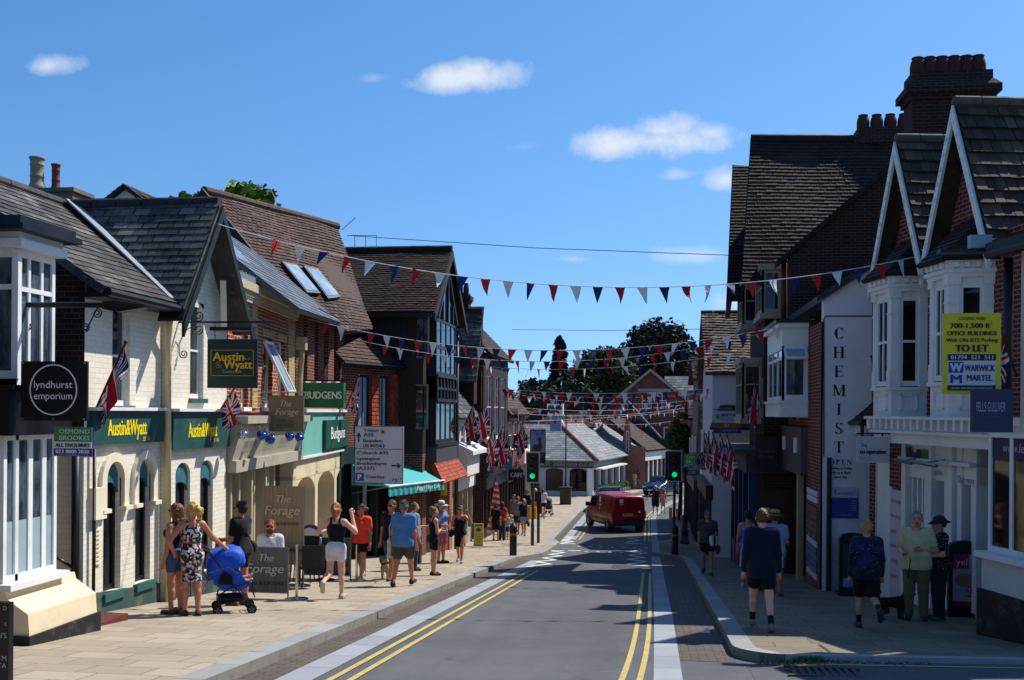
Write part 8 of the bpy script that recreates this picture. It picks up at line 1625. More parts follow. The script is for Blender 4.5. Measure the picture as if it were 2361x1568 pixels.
# --- left pavement, near to far
person('woman in a sleeveless floral dress with blonde ponytail, hand on hip', 441, 1420, 1.66, 35, 'tan', ('dress', FLOR, .31), None, '#4a2f22', ('pony', '#c9a257'), 'ease', ('hip', 'reach'), fem=True, turn=40)
person('woman in dark vest and denim shorts standing behind the floral dress', 404, 1416, 1.63, 75, 'tan', ('tank', NAV, .55), ('shorts', DEN, .42), '#4a3a2c', ('bob', '#6d4a2c'), 'stand', ('down', 'down'), fem=True, shades=True)
person('woman in black t-shirt and shorts with dark hair bun by the blue pushchair', 553, 1396, 1.68, 70, 'tan', ('tee', BLK, .5), ('shorts', BLK, .4), '#5a3a2a', ('bun', '#2a1c15'), 'ease', ('fwd', 'push'), fem=True, shades=True, bag=(1, '#15151a', .6, .52, .09, True),
       extra=lambda t, s, P: add_surface(MB(), [('c', (-.16*s, .12*s, .5*s), (-.16*s, .12*s, .62*s), .05*s, .035*s, .02)], .013).build('red_bag', cloth('red_print', '#a32035', 'dots', '#d9c9a0', None, 40), t, smooth=True))
person('woman in black vest and white shorts with long ginger ponytail, walking away', 774, 1381, 1.68, 2, 'pale', ('tank', BLK, .5), ('shorts', C_('#d9d6d6'), .43), '#b9a898', ('pony', '#a3602c'), 'lift2', ('elbow', 'up'), fem=True, w=1.04)
person('woman in bright coral polo top and black shorts walking towards the camera', 832, 1339, 1.66, 172, 'tan', ('tee', C_('#f0452e'), .5), ('shorts', BLK, .41), '#d0cccc', ('pony', '#3a241b'), 'walk', ('down', 'down'), fem=True, shades=True, turn=-25, w=1.12)
person('man in blue shirt, grey shorts and black cap walking the cream dog', 930, 1352, 1.76, -4, 'red', ('tee', C_('#4c7fb5'), .47), ('shorts', C_('#4d4a40'), .36), '#1a1818', ('short', '#6d6a66'), 'walk2', ('down', 'down'), w=1.08, belly=.02, hat=('cap', '#15161a'), bag=(-1, '#cfc4a6', .55, .36, .12, False))
person('man with sunglasses and dark top half hidden behind the blue shirt', 902, 1338, 1.76, 165, 'red', ('tee', NAV, .5), ('shorts', DEN, .33), '#3a3530', ('short', '#6a4a35'), 'walk', ('down', 'down'), shades=True, w=1.05)
person('man in pale blue checked shirt behind the blue shirted man', 955, 1316, 1.72, -60, 'fair', ('tee', cloth('blue_check', '#8fb0c9', 'plaid', '#3f5f85', None, 9), .5), ('trousers', C_('#3d3f45'), 0), '#1c1a1a', ('short', '#4d4a48'), 'stand', ('fwd', 'down'), w=1.05)
person('girl with blonde bun and strappy black playsuit standing near the kerb', 1000, 1327, 1.62, -55, 'fair', ('tank', BLK, .55), ('shorts', BLK, .41), '#17161a', ('bun', '#7d5f3c'), 'stand', ('fwd', 'cross'), fem=True, w=.95)
person('man in white sun hat, lilac shirt and pink shorts', 1017, 1299, 1.75, -110, 'red', ('tee', C_('#7a86b5'), .5), ('shorts', C_('#b04a5c'), .34), '#4a2a1c', None, 'stand', ('face', 'fwd'), belly=.015, hat=('brim', '#d9d6cc'), shades=True)
person('woman in sleeveless black dress walking towards the camera, hand raised', 1060, 1298, 1.66, 178, 'red', ('dress', BLK, .29), None, '#9a8f8a', ('short', '#3a2018'), 'walk', ('up', 'fwd'), fem=True, w=1.15, shades=True, bag=(1, '#121214', .58, .48, .09, False))
person('boy in black t-shirt, shorts and navy cap beside the barber banner', 1143, 1247, 1.55, 5, 'fair', ('tee', BLK, .5), ('shorts', BLK, .34), '#1d1b1b', ('short', '#2c2018'), 'stand', ('down', 'down'), hat=('cap', '#1c2540'))
person('person in red top with long dark curly hair and jeans', 1157, 1246, 1.66, -10, 'fair', ('tee', C_('#a8323a'), .5), ('trousers', C_('#2b3a55'), 0), '#2a1f1f', ('long', '#1f1612'), 'stand', ('down', 'fwd'), fem=True)
person('small child in red cap and yellow top', 1168, 1245, 1.16, -20, 'fair', ('tee', C_('#c9b98a'), .5), ('shorts', C_('#2a3350'), .35), '#b03a48', ('short', '#6d4a30'), 'ease', ('fwd', 'fwd'), child=True, hat=('cap', '#b5202c'))
person('toddler in pale top and white sun hat held by the hand', 1178, 1238, .95, 160, 'fair', ('tee', C_('#a9b9cc'), .35), ('shorts', C_('#8d9db5'), .3), '#c9c5c0', ('short', '#8d6a40'), 'stand', ('down', 'down'), child=True, hat=('brim', '#d5cfd2'))
person('man in grey and maroon t-shirt wearing sunglasses', 1193, 1231, 1.74, 175, 'red', ('tee', cloth('grey_maroon', '#8d95a0'), .5), ('shorts', C_('#2f3038'), .33), '#2a2624', ('short', '#5d3a28'), 'walk', ('down', 'down'), shades=True)
person('man in pink top at the back of the family group', 1184, 1224, 1.74, 150, 'red', ('tee', C_('#c28a86'), .5), ('shorts', C_('#3a3f50'), .34), '#2a2624', ('short', '#4a2f22'), 'stand', ('down', 'down'))
person('woman in navy top and denim shorts carrying a black handbag', 1207, 1235, 1.68, 178, 'tan', ('tee', NAV, .52), ('shorts', C_('#7d9bb8'), .42), '#6d4a38', ('bob', '#b08a50'), 'walk', ('down', 'down'), fem=True, shades=True, bag=(-1, '#141416', .38, .28, .1, False))
person('man in dark navy jacket beyond the handbag woman', 1214, 1208, 1.78, 140, 'red', ('long', NAV, .48), ('trousers', C_('#23262e'), 0), '#1a1818', ('short', '#3a2a20'), 'stand', ('down', 'fwd'), w=1.1)
person('blonde woman in pale blue top and denim skirt seen from behind', 1234, 1196, 1.68, 0, 'fair', ('tee', C_('#a9b5d8'), .52), ('skirt', DEN, .36), '#8d7a68', ('long', '#c9ab72'), 'stand', ('down', 'down'), fem=True)
person('woman in white t-shirt and black shorts pushing a buggy away', 1252, 1195, 1.68, 0, 'tan', ('tee', C_('#d5d0d5'), .52), ('shorts', BLK, .42), '#8d7a68', ('pony', '#2c1c14'), 'walk', ('fwd', 'fwd'), fem=True)
person('woman in cream top and pale blue skirt beside the grey cafe columns', 1463, 1129, 1.66, -20, 'tan', ('tee', C_('#cdbf7d'), .52), ('skirt', C_('#6d93b5'), .25), '#5a4a3a', ('short', '#3a2a20'), 'stand', ('down', 'fwd'), fem=True)
person('man in red shirt beside the grey cafe columns', 1471, 1128, 1.78, 15, 'tan', ('tee', C_('#a81f2c'), .5), ('shorts', C_('#a08d70'), .33), '#3a3028', ('short', '#4a3d35'), 'walk', ('fwd', 'down'))
person('white haired man in maroon top and black shorts walking away', 1511, 1188, 1.76, 0, 'fair', ('tee', C_('#5a2f38'), .5), ('shorts', BLK, .33), '#c9c5c0', ('short', '#b9b2ab'), 'walk', ('out', 'out'), w=1.12)
person('red haired girl in a pale grey dress walking away', 1529, 1184, 1.5, 5, 'fair', ('dress', C_('#a8a09c'), .3), None, '#2f2c2c', ('long', '#8d4a2c'), 'walk', ('down', 'down'), fem=True)
# --- right pavement
person('dark dressed man standing in deep shade by the cafe on the right', 1617, 1240, 1.78, 150, 'tan', ('tee', BLK, .5), ('trousers', BLK, 0), '#141414', ('short', '#1a1512'), 'stand', ('cross', 'down'), w=1.1)
person('woman in grey top and dark shorts walking towards the camera on the right', 1631, 1325, 1.66, 176, 'tan', ('tee', C_('#3f4046'), .5), ('shorts', C_('#1b1c26'), .4), '#141416', ('bun', '#5a4430'), 'walk', ('fwd', 'down'), fem=True, w=1.18, shades=True, bag=(-1, '#3a332c', .46, .36, .1, False),
       extra=lambda t, s, P: add_surface(MB(), [('c', (-.07*s, .2*s, .5*s), (-.06*s, .2*s, .6*s), .03*s, .035*s, .02)], .015).build('white_cloth', WHITE, t, smooth=True))
person('woman in blue floral dress hidden behind the boy in the navy hoodie', 1724, 1352, 1.68, -10, 'tan', ('dress', cloth('blue_floral', '#3c62b8', 'dots', '#b9c6ea', None, 45), .14), None, '#b5b0b0', ('short', '#1f1814'), 'stand', ('down', 'down'), fem=True, w=1.1)
person('bald man in black vest hidden behind the boy in the navy hoodie', 1768, 1362, 1.76, 0, 'tan', ('vest', BLK, .5), ('trousers', C_('#2a2c34'), 0), '#161616', None, 'stand', ('down', 'down'), w=1.1)
person('person in straw sun hat and pale blue t-shirt', 1786, 1374, 1.68, -15, 'tan', ('tee', C_('#8f9fd0'), .42), ('shorts', C_('#3f4658'), .36), '#4a4a4c', ('short', '#5d4a38'), 'ease', ('down', 'fwd'), w=1.1, hat=('brim', '#b08d55'))
person('tall boy in navy hoodie and black shorts with black socks, walking away', 1755, 1453, 1.72, 0, 'pale', ('long', cloth('navy_hoodie', '#0f1830'), .44), ('shorts', BLK, .38), '#7d786c', ('short', '#5a3f26'), 'walk', ('down', 'down'), w=1.02, socks='#17171b',
       extra=lambda t, s, P: [MB().tube([tuple(c*s for c in p) for p in ((k*.06, -.012, .847), (k*.13, -.01, .815), (k*.166, -.016, .64), (k*.172, .02, .52))], .006*s, 5).build('sleeve_piping', cm('#8d9cc5'), t) for k in (-1, 1)])
person('blond boy in starry dark blue jacket and black shorts, one foot lifted', 1997, 1448, 1.58, 0, 'fair', ('long', cloth('galaxy_print', '#141a30', 'galaxy', '#2a2f66', None, 50), .46), ('shorts', BLK, .33), '#3a3a40', ('short', '#b58a4d'), 'lift', ('down', 'down'), turn=-20, w=1.05, socks='#141418')
person('elderly man in cream polo shirt and tan trousers looking down at his hands', 2112, 1430, 1.72, 168, 'fair', ('tee', C_('#c9bd8f'), .47), ('trousers', C_('#6d6046'), 0), '#1f1a18', ('short', '#8d8a84'), 'stand', ('cross', 'fwd'), w=1.12, belly=.02)
person('woman in navy sun visor, spotted black top and dark trousers', 2163, 1430, 1.66, 100, 'fair', ('tee', cloth('spotted_black', '#101016', 'dots', '#a9a5b0', None, 28), .48), ('trousers', C_('#1b1d26'), 0), '#4d5058', ('short', '#4a4644'), 'stand', ('fwd', 'fwd'), fem=True, w=1.12, hat=('visor', '#1a2140'), bag=(1, '#d0ccc8', .62, .56, .05, True))
# --- seated diner behind the deli barrier
qs = onG(600, 1366)
person('bearded man in sunglasses and white shirt seated behind the deli barrier', 0, 0, 1.78, -165, 'red', ('tee', C_('#cfd0d8'), .5), ('trousers', C_('#37507d'), 0), '#3a2c22', ('short', '#8d4a2a'), 'sit', ('fwd', 'fwd'), shades=True, at_=(qs.x-.1, qs.y+.75, g(qs.y+.75)),
       extra=lambda t, s, P: add_surface(MB(), [('e', P((0, .03, .893)), (.04*s, .04*s, .04*s), .01)], .012, [lambda X, Y, Z: Z-.912*s]).build('beard', M('beard_brown', '#4a3428', .8, .3, 20), t, smooth=True))
def dog(label, x, yb, Ln, rz, c, mat2, furry=True):
    q = onG(x, yb); t = thing('dog', label, 'dog'); s = Ln; Cp = lambda a, b, ra, rb, k=.03: ('c', tuple(v*s for v in a), tuple(v*s for v in b), ra*s, rb*s, k*s); El = lambda c, r, k=.03: ('e', tuple(v*s for v in c), tuple(v*s for v in r), k*s)
    ps = [El((0, .2, .5), (.16, .2, .19)), Cp((0, .15, .5), (0, -.28, .52), .17, .135), El((0, -.3, .5), (.14, .16, .16)), Cp((0, .3, .56), (0, .42, .74), .12, .1), El((0, .48, .8), (.13, .14, .12)), Cp((0, .54, .77), (0, .66, .74), .075, .055), El((0, .71, .755), (.03, .025, .022), .01)]
    for k in (-1, 1):
        ps += [Cp((k*.09, .26, .42), (k*.1, .24, .22), .075, .05), Cp((k*.1, .24, .22), (k*.1, .26, .05), .045, .04), Cp((k*.1, .25, .04), (k*.1, .31, .03), .045, .04, .01), Cp((k*.09, -.3, .45), (k*.11, -.22, .26), .1, .065), Cp((k*.11, -.22, .26), (k*.11, -.4, .2), .055, .04), Cp((k*.11, -.4, .2), (k*.11, -.38, .05), .038, .036), Cp((k*.11, -.38, .04), (k*.11, -.31, .03), .042, .04, .01), El((k*.12, .44, .79), (.035, .06, .11), .02)]
    ps += [Cp((0, -.42, .6), (0, -.5, .78), .05, .06), El((0, -.46, .84), (.09, .1, .09), .03)] if furry else [Cp((0, -.42, .58), (0, -.56, .7), .04, .015)]
    def tf(c_): c_ = c_/s; o = np.where(((c_-np.array((0, .72, .755)))**2).sum(1) < .045**2, .0, .5); o = np.where((c_[:, 2] < .3) & (c_[:, 1] > -.6), np.where(np.sin(c_[:, 2]*20) > 2, .5, .8), o); return np.where(((np.abs(c_[:, 0])-.07)**2+(c_[:, 1]-.58)**2+(c_[:, 2]-.84)**2) < .03**2, 0, o)
    mb = MB(); add_surface(mb, ps, .011, tonef=tf); mb.build('body', c, t, smooth=True, fix=False); mb = MB(); mb.lathe((0, .4*s, .68*s), [(.125*s, -.02*s), (.13*s, .02*s)], 14, (0, .6, .8)); mb.build('collar', cm('#2b2b30'), t); t.location = q; t.rotation_euler = (0, 0, math.radians(rz)); return q
FURC = tile_mat('cream_fur', '#1a1512', '#b59f78', '#c9b58f', '#7d6544', .35, .9, .1); FURB = tile_mat('brown_fur', '#0f0a08', '#3a2218', '#6d4a30', '#20130d', .3, .9, .1)
qa = dog('small shaggy cream dog on a lead facing the camera', 893, 1336, .6, 175, FURC, None); qb = dog('small brown dog standing at the elderly couple feet', 2058, 1428, .52, -75, FURB, None)
def lead(lab, pts): tag(MB().tube(pts, .008, 5).build('dog_lead', BLACK, origin=pts[0]), lab, 'dog lead')
b_ = onG(930, 1352); lead('thin black lead running from the cream dog to the man in blue', [qa+V((0, -.2, .36)), (qa+b_)/2+V((-.08, -.1, .42)), b_+V((-.22, .05, .88))])
b_ = onG(2112, 1430); lead('thin lead running from the brown dog up to the elderly man', [qb+V((.2, .0, .4)), qb.lerp(b_, .6)+V((0, -.05, .6)), b_+V((-.14, -.22, .98))])
# ================================================================== PUSHCHAIRS, CAFE FURNITURE, VEHICLES
def pushchair(label, q, rz, c, sc_=1, bag=True):
    t = thing('pushchair', label, 'pushchair'); fm = M('pushchair_frame', '#15171c', .4, .1); cl = cloth('canvas_'+c.lstrip('#'), c, rough=.5); mb = MB()
    for k in (-.21, .21):
        mb.tube([(.26, k, .07), (.2, k, .2), (0, k, .42), (-.22, k, .74), (-.34, k, .92), (-.44, k, .97), (-.48, k, .94)], .012, 6); mb.tube([(-.22, k, .07), (-.2, k, .3), (-.02, k, .4), (.3, k, .46)], .011, 6); mb.tube([(-.22, k, .24), (.22, k, .22), (.26, k, .1)], .01, 6); mb.tube([(.26, k, .46), (.3, k, .24)], .01, 6)
    for x, z in ((-.22, .09), (.26, .09), (-.02, .42), (.3, .25), (-.22, .24)): mb.tube([(x, -.21, z), (x, .21, z)], .009, 6)
    mb.build('frame', fm, t)
    mb = MB(); P_ = [(-.3, .86), (-.12, .44), (-.08, .38), (.14, .4), (.27, .46), (.27, .42), (.1, .34), (-.14, .34), (-.36, .84)]; mb.prism([(x, -.19, z) for x, z in P_], (0, .38, 0))
    for k in (-.2, .2): mb.prism([(x, k, z) for x, z in ((-.33, .82), (-.1, .66), (.08, .62), (.2, .46), (.12, .36), (-.16, .36), (-.28, .46))], (0, .012, 0))
    mb.build('seat', cl, t)
    mb = MB(); rows = []
    for ax_, az in ((-.36, .6), (-.37, .82), (-.3, .93), (-.16, .975), (0, .985), (.1, .95), (.16, .86), (.15, .78)):
        r_ = []
        for i in range(13): y = -.21+.42*i/12; f = 1-(abs(y)/.21)**3; r_.append((ax_+.03*math.sin(i*1.9+az*9)*.4, y, az-.07*(1-f)-.015*math.sin(i*1.3+ax_*20)))
        rows.append([(-.08+(ax_+.08)*.5, -.215, .6+(az-.6)*.4)]+r_+[(-.08+(ax_+.08)*.5, .215, .6+(az-.6)*.4)])
    n = 15; mb.add([p for r_ in rows for p in r_], [(i*n+j, i*n+j+1, (i+1)*n+j+1, (i+1)*n+j) for i in range(7) for j in range(n-1)])
    for k in (0, n-1): mb.poly([r_[k] for r_ in rows]+[(-.08, -.215 if k == 0 else .215, .58)])
    mb.build('canopy', cl, t, smooth=True, fix=False); MB().prism([(x, -.225, z) for x, z in ((-.22, .46), (-.02, .44), (-.02, .56), (-.12, .64), (-.18, .6))], (0, -.03, 0)).build('side_pocket', BLK, t); mb = MB()
    for k in (-.222, .222): mb.tube([(-.36, k*.97, .62), (-.08, k, .7), (.06, k*.97, .6)], .009, 5)
    mb.build('canopy_stay', STEEL, t)
    for x in (-.22, .26):
        for k in (-.25, -.19, .19, .25):
            w_ = MB().lathe((x, k-.012, .07), [(.05, 0), (.07, .0), (.072, .012), (.07, .025), (.05, .025)], 16, (0, 1, 0)).build('wheel', RUBBER, t); mb = MB()
            for i in range(5): a = 1.256*i+.3; mb.bar((x+.012*math.cos(a), k-.015, .07+.012*math.sin(a)), (x+.045*math.cos(a), k-.015, .07+.045*math.sin(a)), .006, .009)
            mb.build('spokes', STEEL, w_)
    mb = MB(); add_surface(mb, [('c', (-.16, -.1, .2), (.12, -.1, .22), .07, .05, .03), ('c', (-.16, .1, .2), (.12, .1, .22), .07, .05, .03)], .02); mb.build('basket', BLK, t, smooth=True, fix=False)
    for k in (-.22, .22): MB().tube([(-.34, k, .92), (-.44, k, .975), (-.49, k, .94)], .02, 8).build('handle', RUBBER, t)
    if bag: 
        add = MB(); add_surface(add, [('e', (-.47, -.06, .46), (.12, .16, .18), .03), ('c', (-.46, -.06, .58), (-.42, -.06, .9), .04, .02, .05)], .015); add.build('hanging_bag', cloth('ditsy_floral', '#b5a9a8', 'floral', '#c9bfc0', '#a8495d', 60), t, smooth=True, fix=False)
        mb = MB(); add_surface(mb, [('c', (.1, .08, .48), (.24, .08, .5), .035, .03, .02), ('c', (.24, .08, .5), (.28, .08, .54), .026, .02, .01), ('c', (.1, -.08, .48), (.22, -.08, .46), .035, .03, .02), ('c', (.22, -.08, .46), (.27, -.08, .49), .026, .02, .01)], .012); mb.build('child_legs', skin('skin_fair', SK['fair']), t, smooth=True, fix=False)
    t.location = q; t.rotation_euler = (0, 0, math.radians(rz)); t.scale = (sc_,)*3; return t
pushchair('bright blue pushchair with raised canopy and floral bag on its handles', onG(536, 1411), 26, '#1450c0'); pushchair('small dark pushchair pushed by the woman in the white t-shirt', onG(1259, 1192)+V((.05, .55, .03)), 85, '#24404a', 1, False)
def stanchion(label, x, yt, yb):
    q = onG(x, yb); h = onY(x, yt, q.y).z-q.z; t = thing('stanchion', label, 'barrier post', q, 'steel barrier posts'); MB().lathe(q, [(.2, 0), (.2, .015), (.05, .04)], 20).build('base', CHROME, t, smooth=False); MB().lathe(q, [(.026, .03), (.026, h-.03), (.035, h-.03), (.035, h), (.01, h+.01)], 12).build('post', CHROME, t); return q, h
s1q = stanchion('steel barrier post at the right end of the front deli barrier', 684, 1256, 1382); s2q = stanchion('steel barrier post to the right of the woman in white shorts', 822, 1235, 1339)
def banner(name, label, x0, x1, yt, yb, ybot, c, tx, legs=True):
    q = onG((x0+x1)/2, yb); N = NY(q.y); u0, u1, v0, v1 = N.R(x0, yt, x1, ybot); t = thing(name, label, 'banner', N.pt((u0+u1)/2, q.z, 0)); W, H = u1-u0, v1-v0; mb = MB(); n = 40
    f = lambda i: .012*math.sin(i*1.7)+.008*math.sin(i*.6)
    for i in range(n): mb.add([N.pt(u0+W*i/n, v0, f(i)), N.pt(u0+W*(i+1)/n, v0, f(i+1)), N.pt(u0+W*(i+1)/n, v1, f(i+1)*.4), N.pt(u0+W*i/n, v1, f(i)*.4)], [(0, 1, 2, 3)])
    cl = mb.build('cloth', M('banner_'+c.lstrip('#'), c, .7, .08, 3), t, smooth=True, fix=False); by = {}
    for s_ in tx: by.setdefault(s_[5], []).append(s_)
    for k, ts in by.items():
        mb = MB()
        for s_ in ts: text(mb, s_[0], N, u0+W*s_[1], v0+H*s_[2], H*s_[3], w=W*s_[4], out=.034+(.004 if k == ts[0][5] and k != tx[0][5] else 0), align=s_[6], slant=s_[8] if len(s_) > 8 else 0, bold=.004)
        mb.build('lettering', cm(k), cl)
    mb = MB(); mb.tube([N.pt(u0, v1, 0), N.pt(u1, v1, 0)], .012, 6); mb.tube([N.pt(u0, v0, 0), N.pt(u1, v0, 0)], .012, 6)
    for u in (u0, u1): mb.tube([N.pt(u, v1, -.01), N.pt(u, q.z, -.01)], .016, 6)
    mb.build('frame', STEEL, t); return N
def ftx(c, d, e): return [('The', .33, .7, .16, .34, d, 'L', 0, .25), ('Forage', .06, .44, .2, .84, d, 'L', 0, .25), ('DELI & EATERY', .5, .17, .085, .86, e, 'C')]
banner('barrier_banner', 'grey deli barrier banner in front of the seated bearded man', 563, 664, 1262, 1380, 1366, '#6a6864', ftx(0, '#b5b3ae', '#2d2c2b'))
banner('tall_banner', 'tall tan deli banner standing behind the pavement tables', 602, 700, 1122, 1352, 1300, '#a58a68', [('The', .33, .8, .09, .36, '#d0bd9c', 'L', 0, .25), ('Forage', .1, .64, .115, .8, '#d0bd9c', 'L', 0, .25), ('DELI & EATERY', .5, .5, .04, .8, '#4a3f30', 'C')])
banner('barrier_banner', 'dark grey deli barrier banner behind the woman in white shorts', 700, 808, 1240, 1338, 1326, '#4a4a4c', [('EATERY', .86, .14, .09, .24, '#77777a', 'C')])
RAT = M('dark_rattan', '#1d1a19', .7, .3, 30, .6, 120)
ch0 = None
def chair(label, q, rz):
    global ch0
    if ch0 is None:
        ch0 = thing('rattan_chair', label, 'chair', (0, 0, 0), 'dark rattan chairs outside the deli')
        MB().box(-.21, .21, -.21, .21, .42, .47).build('seat', RAT, ch0); mb = MB(); n = 8
        for i in range(n): a, b = -.21+.42*i/n, -.21+.42*(i+1)/n; f = lambda x: -.21-.06*(1-(x/.21)**2); mb.hexa([(a, f(a), .47), (b, f(b), .47), (b, f(b)+.03, .47), (a, f(a)+.03, .47), (a, f(a)-.06, .88), (b, f(b)-.06, .88), (b, f(b)-.03, .88), (a, f(a)-.03, .88)])
        mb.build('backrest', RAT, ch0)
        for x in (-.19, .19):
            for y in (-.19, .19): MB().tube([(x, y, .44), (x*1.15, y*1.15, 0)], .014, 6).build('leg', BLACK, ch0)
        o = ch0
    else: o = copy_tree(ch0); o['label'] = label
    o.location = q; o.rotation_euler = (0, 0, math.radians(rz))
def table(label, q):
    t = thing('cafe_table', label, 'table', q, 'round tables outside the deli'); MB().lathe(q, [(.33, .72), (.35, .73), (.35, .75), (.01, .755)], 24).build('tabletop', M('dark_table_top', '#23211f', .25, .1), t)
    MB().lathe(q, [(.03, .05), (.03, .72)], 10).build('pedestal', BLACK, t); MB().lathe(q, [(.22, 0), (.22, .02), (.04, .06)], 16).build('base', BLACK, t)
ta, tb = onG(690, 1352), onG(748, 1338); table('round black cafe table just behind the first barrier post', ta); table('round black cafe table beside the woman in white shorts', tb)
chair('dark rattan chair nearest the first barrier post', ta+V((.35, -.35, 0)), 30); chair('dark rattan chair left of the nearer table beside the seated man', ta+V((-.1, .6, 0)), 175); chair('dark rattan chair between the two cafe tables', tb+V((-.42, -.2, 0)), -60); chair('dark rattan chair to the right of the farther cafe table', tb+V((.3, .42, 0)), 130); chair('dark rattan chair under the seated bearded man', V((qs.x-.1, qs.y+.75, g(qs.y+.75))), -165)
for k, (tq, dx, l) in enumerate(((ta, -.05, 'white topped glass shaker on the nearer cafe table'), (tb, -.1, 'white topped glass shaker on the farther cafe table'))): 
    q = tq+V((dx, 0, .755)); t = thing('shaker', l, 'condiment'); t.location = q; MB().lathe((q.x, q.y, q.z), [(.035, 0), (.035, .1), (.025, .12)], 10).build('jar', GLS, t); MB().lathe((q.x, q.y, q.z), [(.03, .12), (.03, .15), (.005, .155)], 10).build('lid', WHITE, t)
# vehicles: lofted shells
RING = [(.88, 0), (.97, .06), (1, .3), (1, .52), (.975, .66), (.93, .86), (.86, .95), (.6, .99), (.0, 1.0)]
def vehicle(name, label, cat, q, rz, st, body, wheels, glassq, lights, extra=None, wr=.31):
    """st: (y, z bottom, z roof, half width, tumble)"""
    t = thing(name, label, cat); mb = MB(); rows = []
    for y, zb, zr, hw, tu in st:
        p = [(hw*(1-(1-fx)*tu if fz > .5 else fx), zb+(zr-zb)*fz) for fx, fz in RING]; rows.append([(-x, y, z) for x, z in p]+[(x, y, z) for x, z in p[::-1][1:]])
    n = len(rows[0]); mb.add([p for r in rows for p in r], [(i*n+j, i*n+j+1, (i+1)*n+j+1, (i+1)*n+j) for i in range(len(rows)-1) for j in range(n-1)]+[(i*n+n-1, i*n, (i+1)*n, (i+1)*n+n-1) for i in range(len(rows)-1)]+[tuple(range(n))[::-1], tuple(range((len(rows)-1)*n, len(rows)*n))])
    o = mb.build('body', body, t, smooth=True); b = o.modifiers.new('bevel', 'BEVEL'); b.width = .03; b.segments = 2; b.limit_method = 'ANGLE'; b.angle_limit = .6
    for x, y in wheels:
        sg = 1 if x > 0 else -1; w_ = MB().lathe((x-sg*.1, y, wr), [(wr*.6, -.1), (wr*.93, -.1), (wr, -.05), (wr, .08), (wr*.93, .12), (wr*.62, .12)], 22, (sg, 0, 0)).build('wheel', RUBBER, t, smooth=False); mb = MB(); mb.lathe((x-sg*.1, y, wr), [(.05, .1), (wr*.6, .1), (wr*.64, .115), (wr*.6, .118), (.04, .13)], 18, (sg, 0, 0)); mb.build('rim', M('alloy_grey', '#6d7073', .4, .1, metal=.6), w_); MB().lathe((x-sg*.1, y, wr+.02), [(wr*1.16, -.06), (wr*1.16, .112)], 22, (sg, 0, 0)).build('wheel_arch', BLACK, t)
    for p in glassq: c = sum((V(z) for z in p), V())/len(p); nn = (V(p[1])-V(p[0])).cross(V(p[2])-V(p[0])).normalized(); nn = nn if nn.dot(c-V((0, (st[0][0]+st[-1][0])/2, .9))) > 0 else -nn; MB().prism([V(z)-nn*.03 for z in p], nn*.05).build('window', GLD, t)
    for nm, m, (x0, x1, y0, y1, z0, z1) in lights: MB().box(x0, x1, y0, y1, z0, z1).build(nm, m, t)
    if extra: extra(t)
    t.location = q; t.rotation_euler = (0, 0, math.radians(rz)); return t
REDV = M('post_red_paint', '#86101a', .3, .05, 2, spec=.6); BLKV = M('black_car_paint', '#0d0e12', .2, .05, spec=.7); BLUV = M('blue_car_paint', '#0c1c38', .2, .05, spec=.7); REDL = M('red_lamp', '#7d0d10', .25); CLR = M('clear_lamp', '#c9cdd2', .15, spec=.8)
vst = [(0, .42, 1.66, .8, .6), (.05, .36, 1.76, .845, .8), (.3, .3, 1.81, .86, .9), (1.4, .28, 1.83, .865, .95), (2.3, .28, 1.82, .865, 1), (2.75, .28, 1.74, .86, 1.2), (3.1, .28, 1.42, .86, 1.2), (3.45, .28, 1.1, .855, .8), (3.9, .3, .96, .82, .8), (4.08, .36, .8, .74, .8), (4.12, .42, .68, .66, .8)]
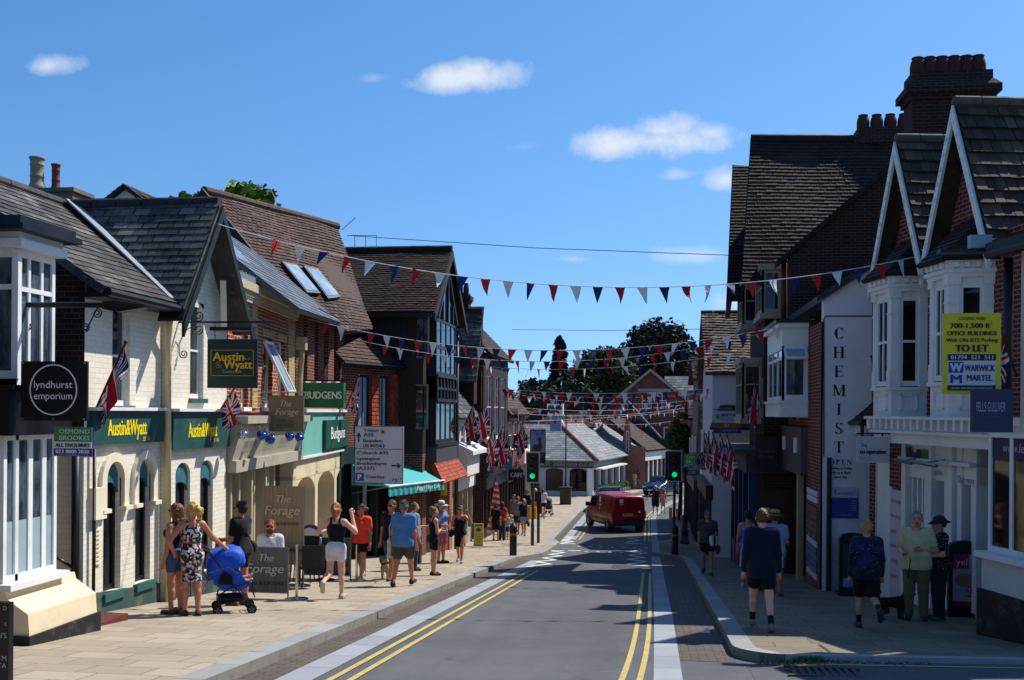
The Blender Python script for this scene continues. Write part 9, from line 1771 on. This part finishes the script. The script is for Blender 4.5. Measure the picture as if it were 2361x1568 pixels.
def vx(t):
    B_ = Fr((0, 0, 0), (1, 0)); MB().box(-.8, .8, -.06, .12, .36, .62).build('bumper', M('dark_plastic', '#17181a', .6), t)
    MB().box(-.32, .18, -.024, .0, .8, .92).build('number_plate', cm('#d9a81a'), t); mb = MB(); text(mb, 'WX13 DXN', B_, -.07, .83, .07, w=.42, out=.027, align='C', bold=.003); mb.build('plate_lettering', BLACK, t)
    mb = MB(); mb.box(-.006, .006, -.012, .004, .62, 1.7); mb.build('door_seam', BLACK, t); MB().box(-.68, -.08, -.012, .01, 1.05, 1.55).build('door_panel', REDV, t); MB().box(.1, .66, -.012, .01, 1.05, 1.55).build('door_panel', REDV, t)
    MB().box(-.48, -.3, -.02, .0, 1.42, 1.6).build('emblem', WHITE, t); mb = MB(); text(mb, 'mail', B_, -.39, 1.5, .07, out=.023, align='C'); mb.build('emblem_figure', cm('#7d141c'), t); MB().box(-.47, -.31, -.018, 0, 1.33, 1.37).build('caption', cm('#c9a9a9'), t)
    MB().lathe((.52, -.005, 1.0), [(.06, 0), (.06, .02)], 14, (0, -1, 0)).build('badge', WHITE, t); mb = MB(); text(mb, 'www.royalmail.com', B_, .46, .8, .045, w=.5, out=.012, align='C'); mb.build('web_lettering', cm('#b06a6a'), t)
    MB().box(-.885, -.86, 1.5, 1.66, 1.35, 1.6).build('emblem', WHITE, t); mb = MB(); mb.box(-.887, -.86, 1.35, 1.8, 1.18, 1.28); mb.build('yellow_caption', cm('#c98a2a'), t); MB().box(-.885, -.86, 1.62, 1.72, 1.02, 1.1).build('caption', WHITE, t)
    mb = MB(); mb.box(-.878, -.85, .55, 3.2, .5, .6); mb.build('rubbing_strip', cm('#5d1015'), t); mb = MB(); mb.box(-.872, -.85, .8, 2.1, 1.0, 1.03); mb.build('door_rail', BLACK, t)
    for x in (-1, 1): mb = MB(); mb.box(min(x*.9, x*1.08), max(x*.9, x*1.08), 3.0, 3.14, 1.05, 1.25); mb.tube([(x*.85, 3.06, 1.08), (x*.95, 3.06, 1.12)], .03, 6); mb.build('door_mirror', BLACK, t)
    MB().tube([(-.3, 2.5, 1.8), (-.32, 2.3, 2.1)], .008, 5).build('aerial', BLACK, t)
vehicle('post_van', 'red post van seen from behind on the crossing road', 'van', onG(1450, 1229, -.12), 23, vst, REDV, [(-.85, .62), (.85, .62), (-.85, 3.3), (.85, 3.3)], [[(-.86, 2.2, 1.1), (-.86, 3.1, 1.1), (-.86, 2.8, 1.58), (-.86, 2.2, 1.62)], [(.86, 2.2, 1.1), (.86, 3.1, 1.1), (.86, 2.8, 1.58), (.86, 2.2, 1.62)], [(-.72, 3.42, 1.13), (.72, 3.42, 1.13), (.66, 2.82, 1.68), (-.66, 2.82, 1.68)]],
        [('tail_lamp', REDL, (-.86, -.72, -.01, .08, .66, 1.02)), ('tail_lamp', REDL, (.72, .86, -.01, .08, .66, 1.02))], vx)
cst = [(0, .4, .85, .72, .8), (.08, .32, 1.0, .8, .8), (.6, .26, 1.1, .86, .9), (1.05, .24, 1.42, .87, 1.6), (1.7, .24, 1.5, .875, 1.9), (2.4, .24, 1.46, .87, 1.9), (3.0, .24, 1.05, .86, 1.0), (3.7, .26, .92, .83, .8), (4.1, .32, .76, .74, .8), (4.18, .4, .62, .66, .8)]
cg = [[(-.835, .9, 1.0), (-.845, 2.75, 1.0), (-.75, 2.35, 1.36), (-.75, 1.2, 1.38)], [(.835, .9, 1.0), (.845, 2.75, 1.0), (.75, 2.35, 1.36), (.75, 1.2, 1.38)], [(-.68, 2.95, 1.06), (.68, 2.95, 1.06), (.6, 2.45, 1.43), (-.6, 2.45, 1.43)], [(-.66, .65, 1.1), (.66, .65, 1.1), (.58, 1.02, 1.4), (-.58, 1.02, 1.4)]]
cl_ = [('headlamp', CLR, (-.74, -.46, 4.02, 4.14, .62, .76)), ('headlamp', CLR, (.46, .74, 4.02, 4.14, .62, .76)), ('tail_lamp', REDL, (-.8, -.6, -.0, .1, .72, .9)), ('tail_lamp', REDL, (.6, .8, 0, .1, .72, .9)), ('number_plate', WHITE, (-.26, .26, 4.16, 4.2, .42, .53))]
cw = [(-.85, .75), (.85, .75), (-.85, 3.35), (.85, 3.35)]
vehicle('car', 'black car just ahead of the red post van', 'car', onG(1405, 1186, -.12)+V((0, .9, 0)), 3, cst, BLKV, cw, cg, cl_)
vehicle('car', 'dark blue car facing the camera at the bend on the right', 'car', onG(1530, 1150, -.12)+V((.8, 6, 0)), 155, cst, BLUV, cw, cg, cl_)
vehicle('car', 'white car behind the dark blue car at the bend', 'car', onG(1592, 1146, -.12)+V((3.2, 9, 0)), 150, cst, WHITE, cw, cg, cl_)
# low brick doorstep and dark red tiles by the passage
q = onG(185, 1470); tag(MB().box(-7.75, -7.0, 12.2, 13.3, g(12.8)-.07, g(12.8)+.05).build('doorstep', M('red_quarry_tile', '#5d2a24', .6, .15, 6), origin=(-7.4, 12.8, -1)), 'red tiled doorstep in front of the passage beside the emporium shop', 'doorstep')
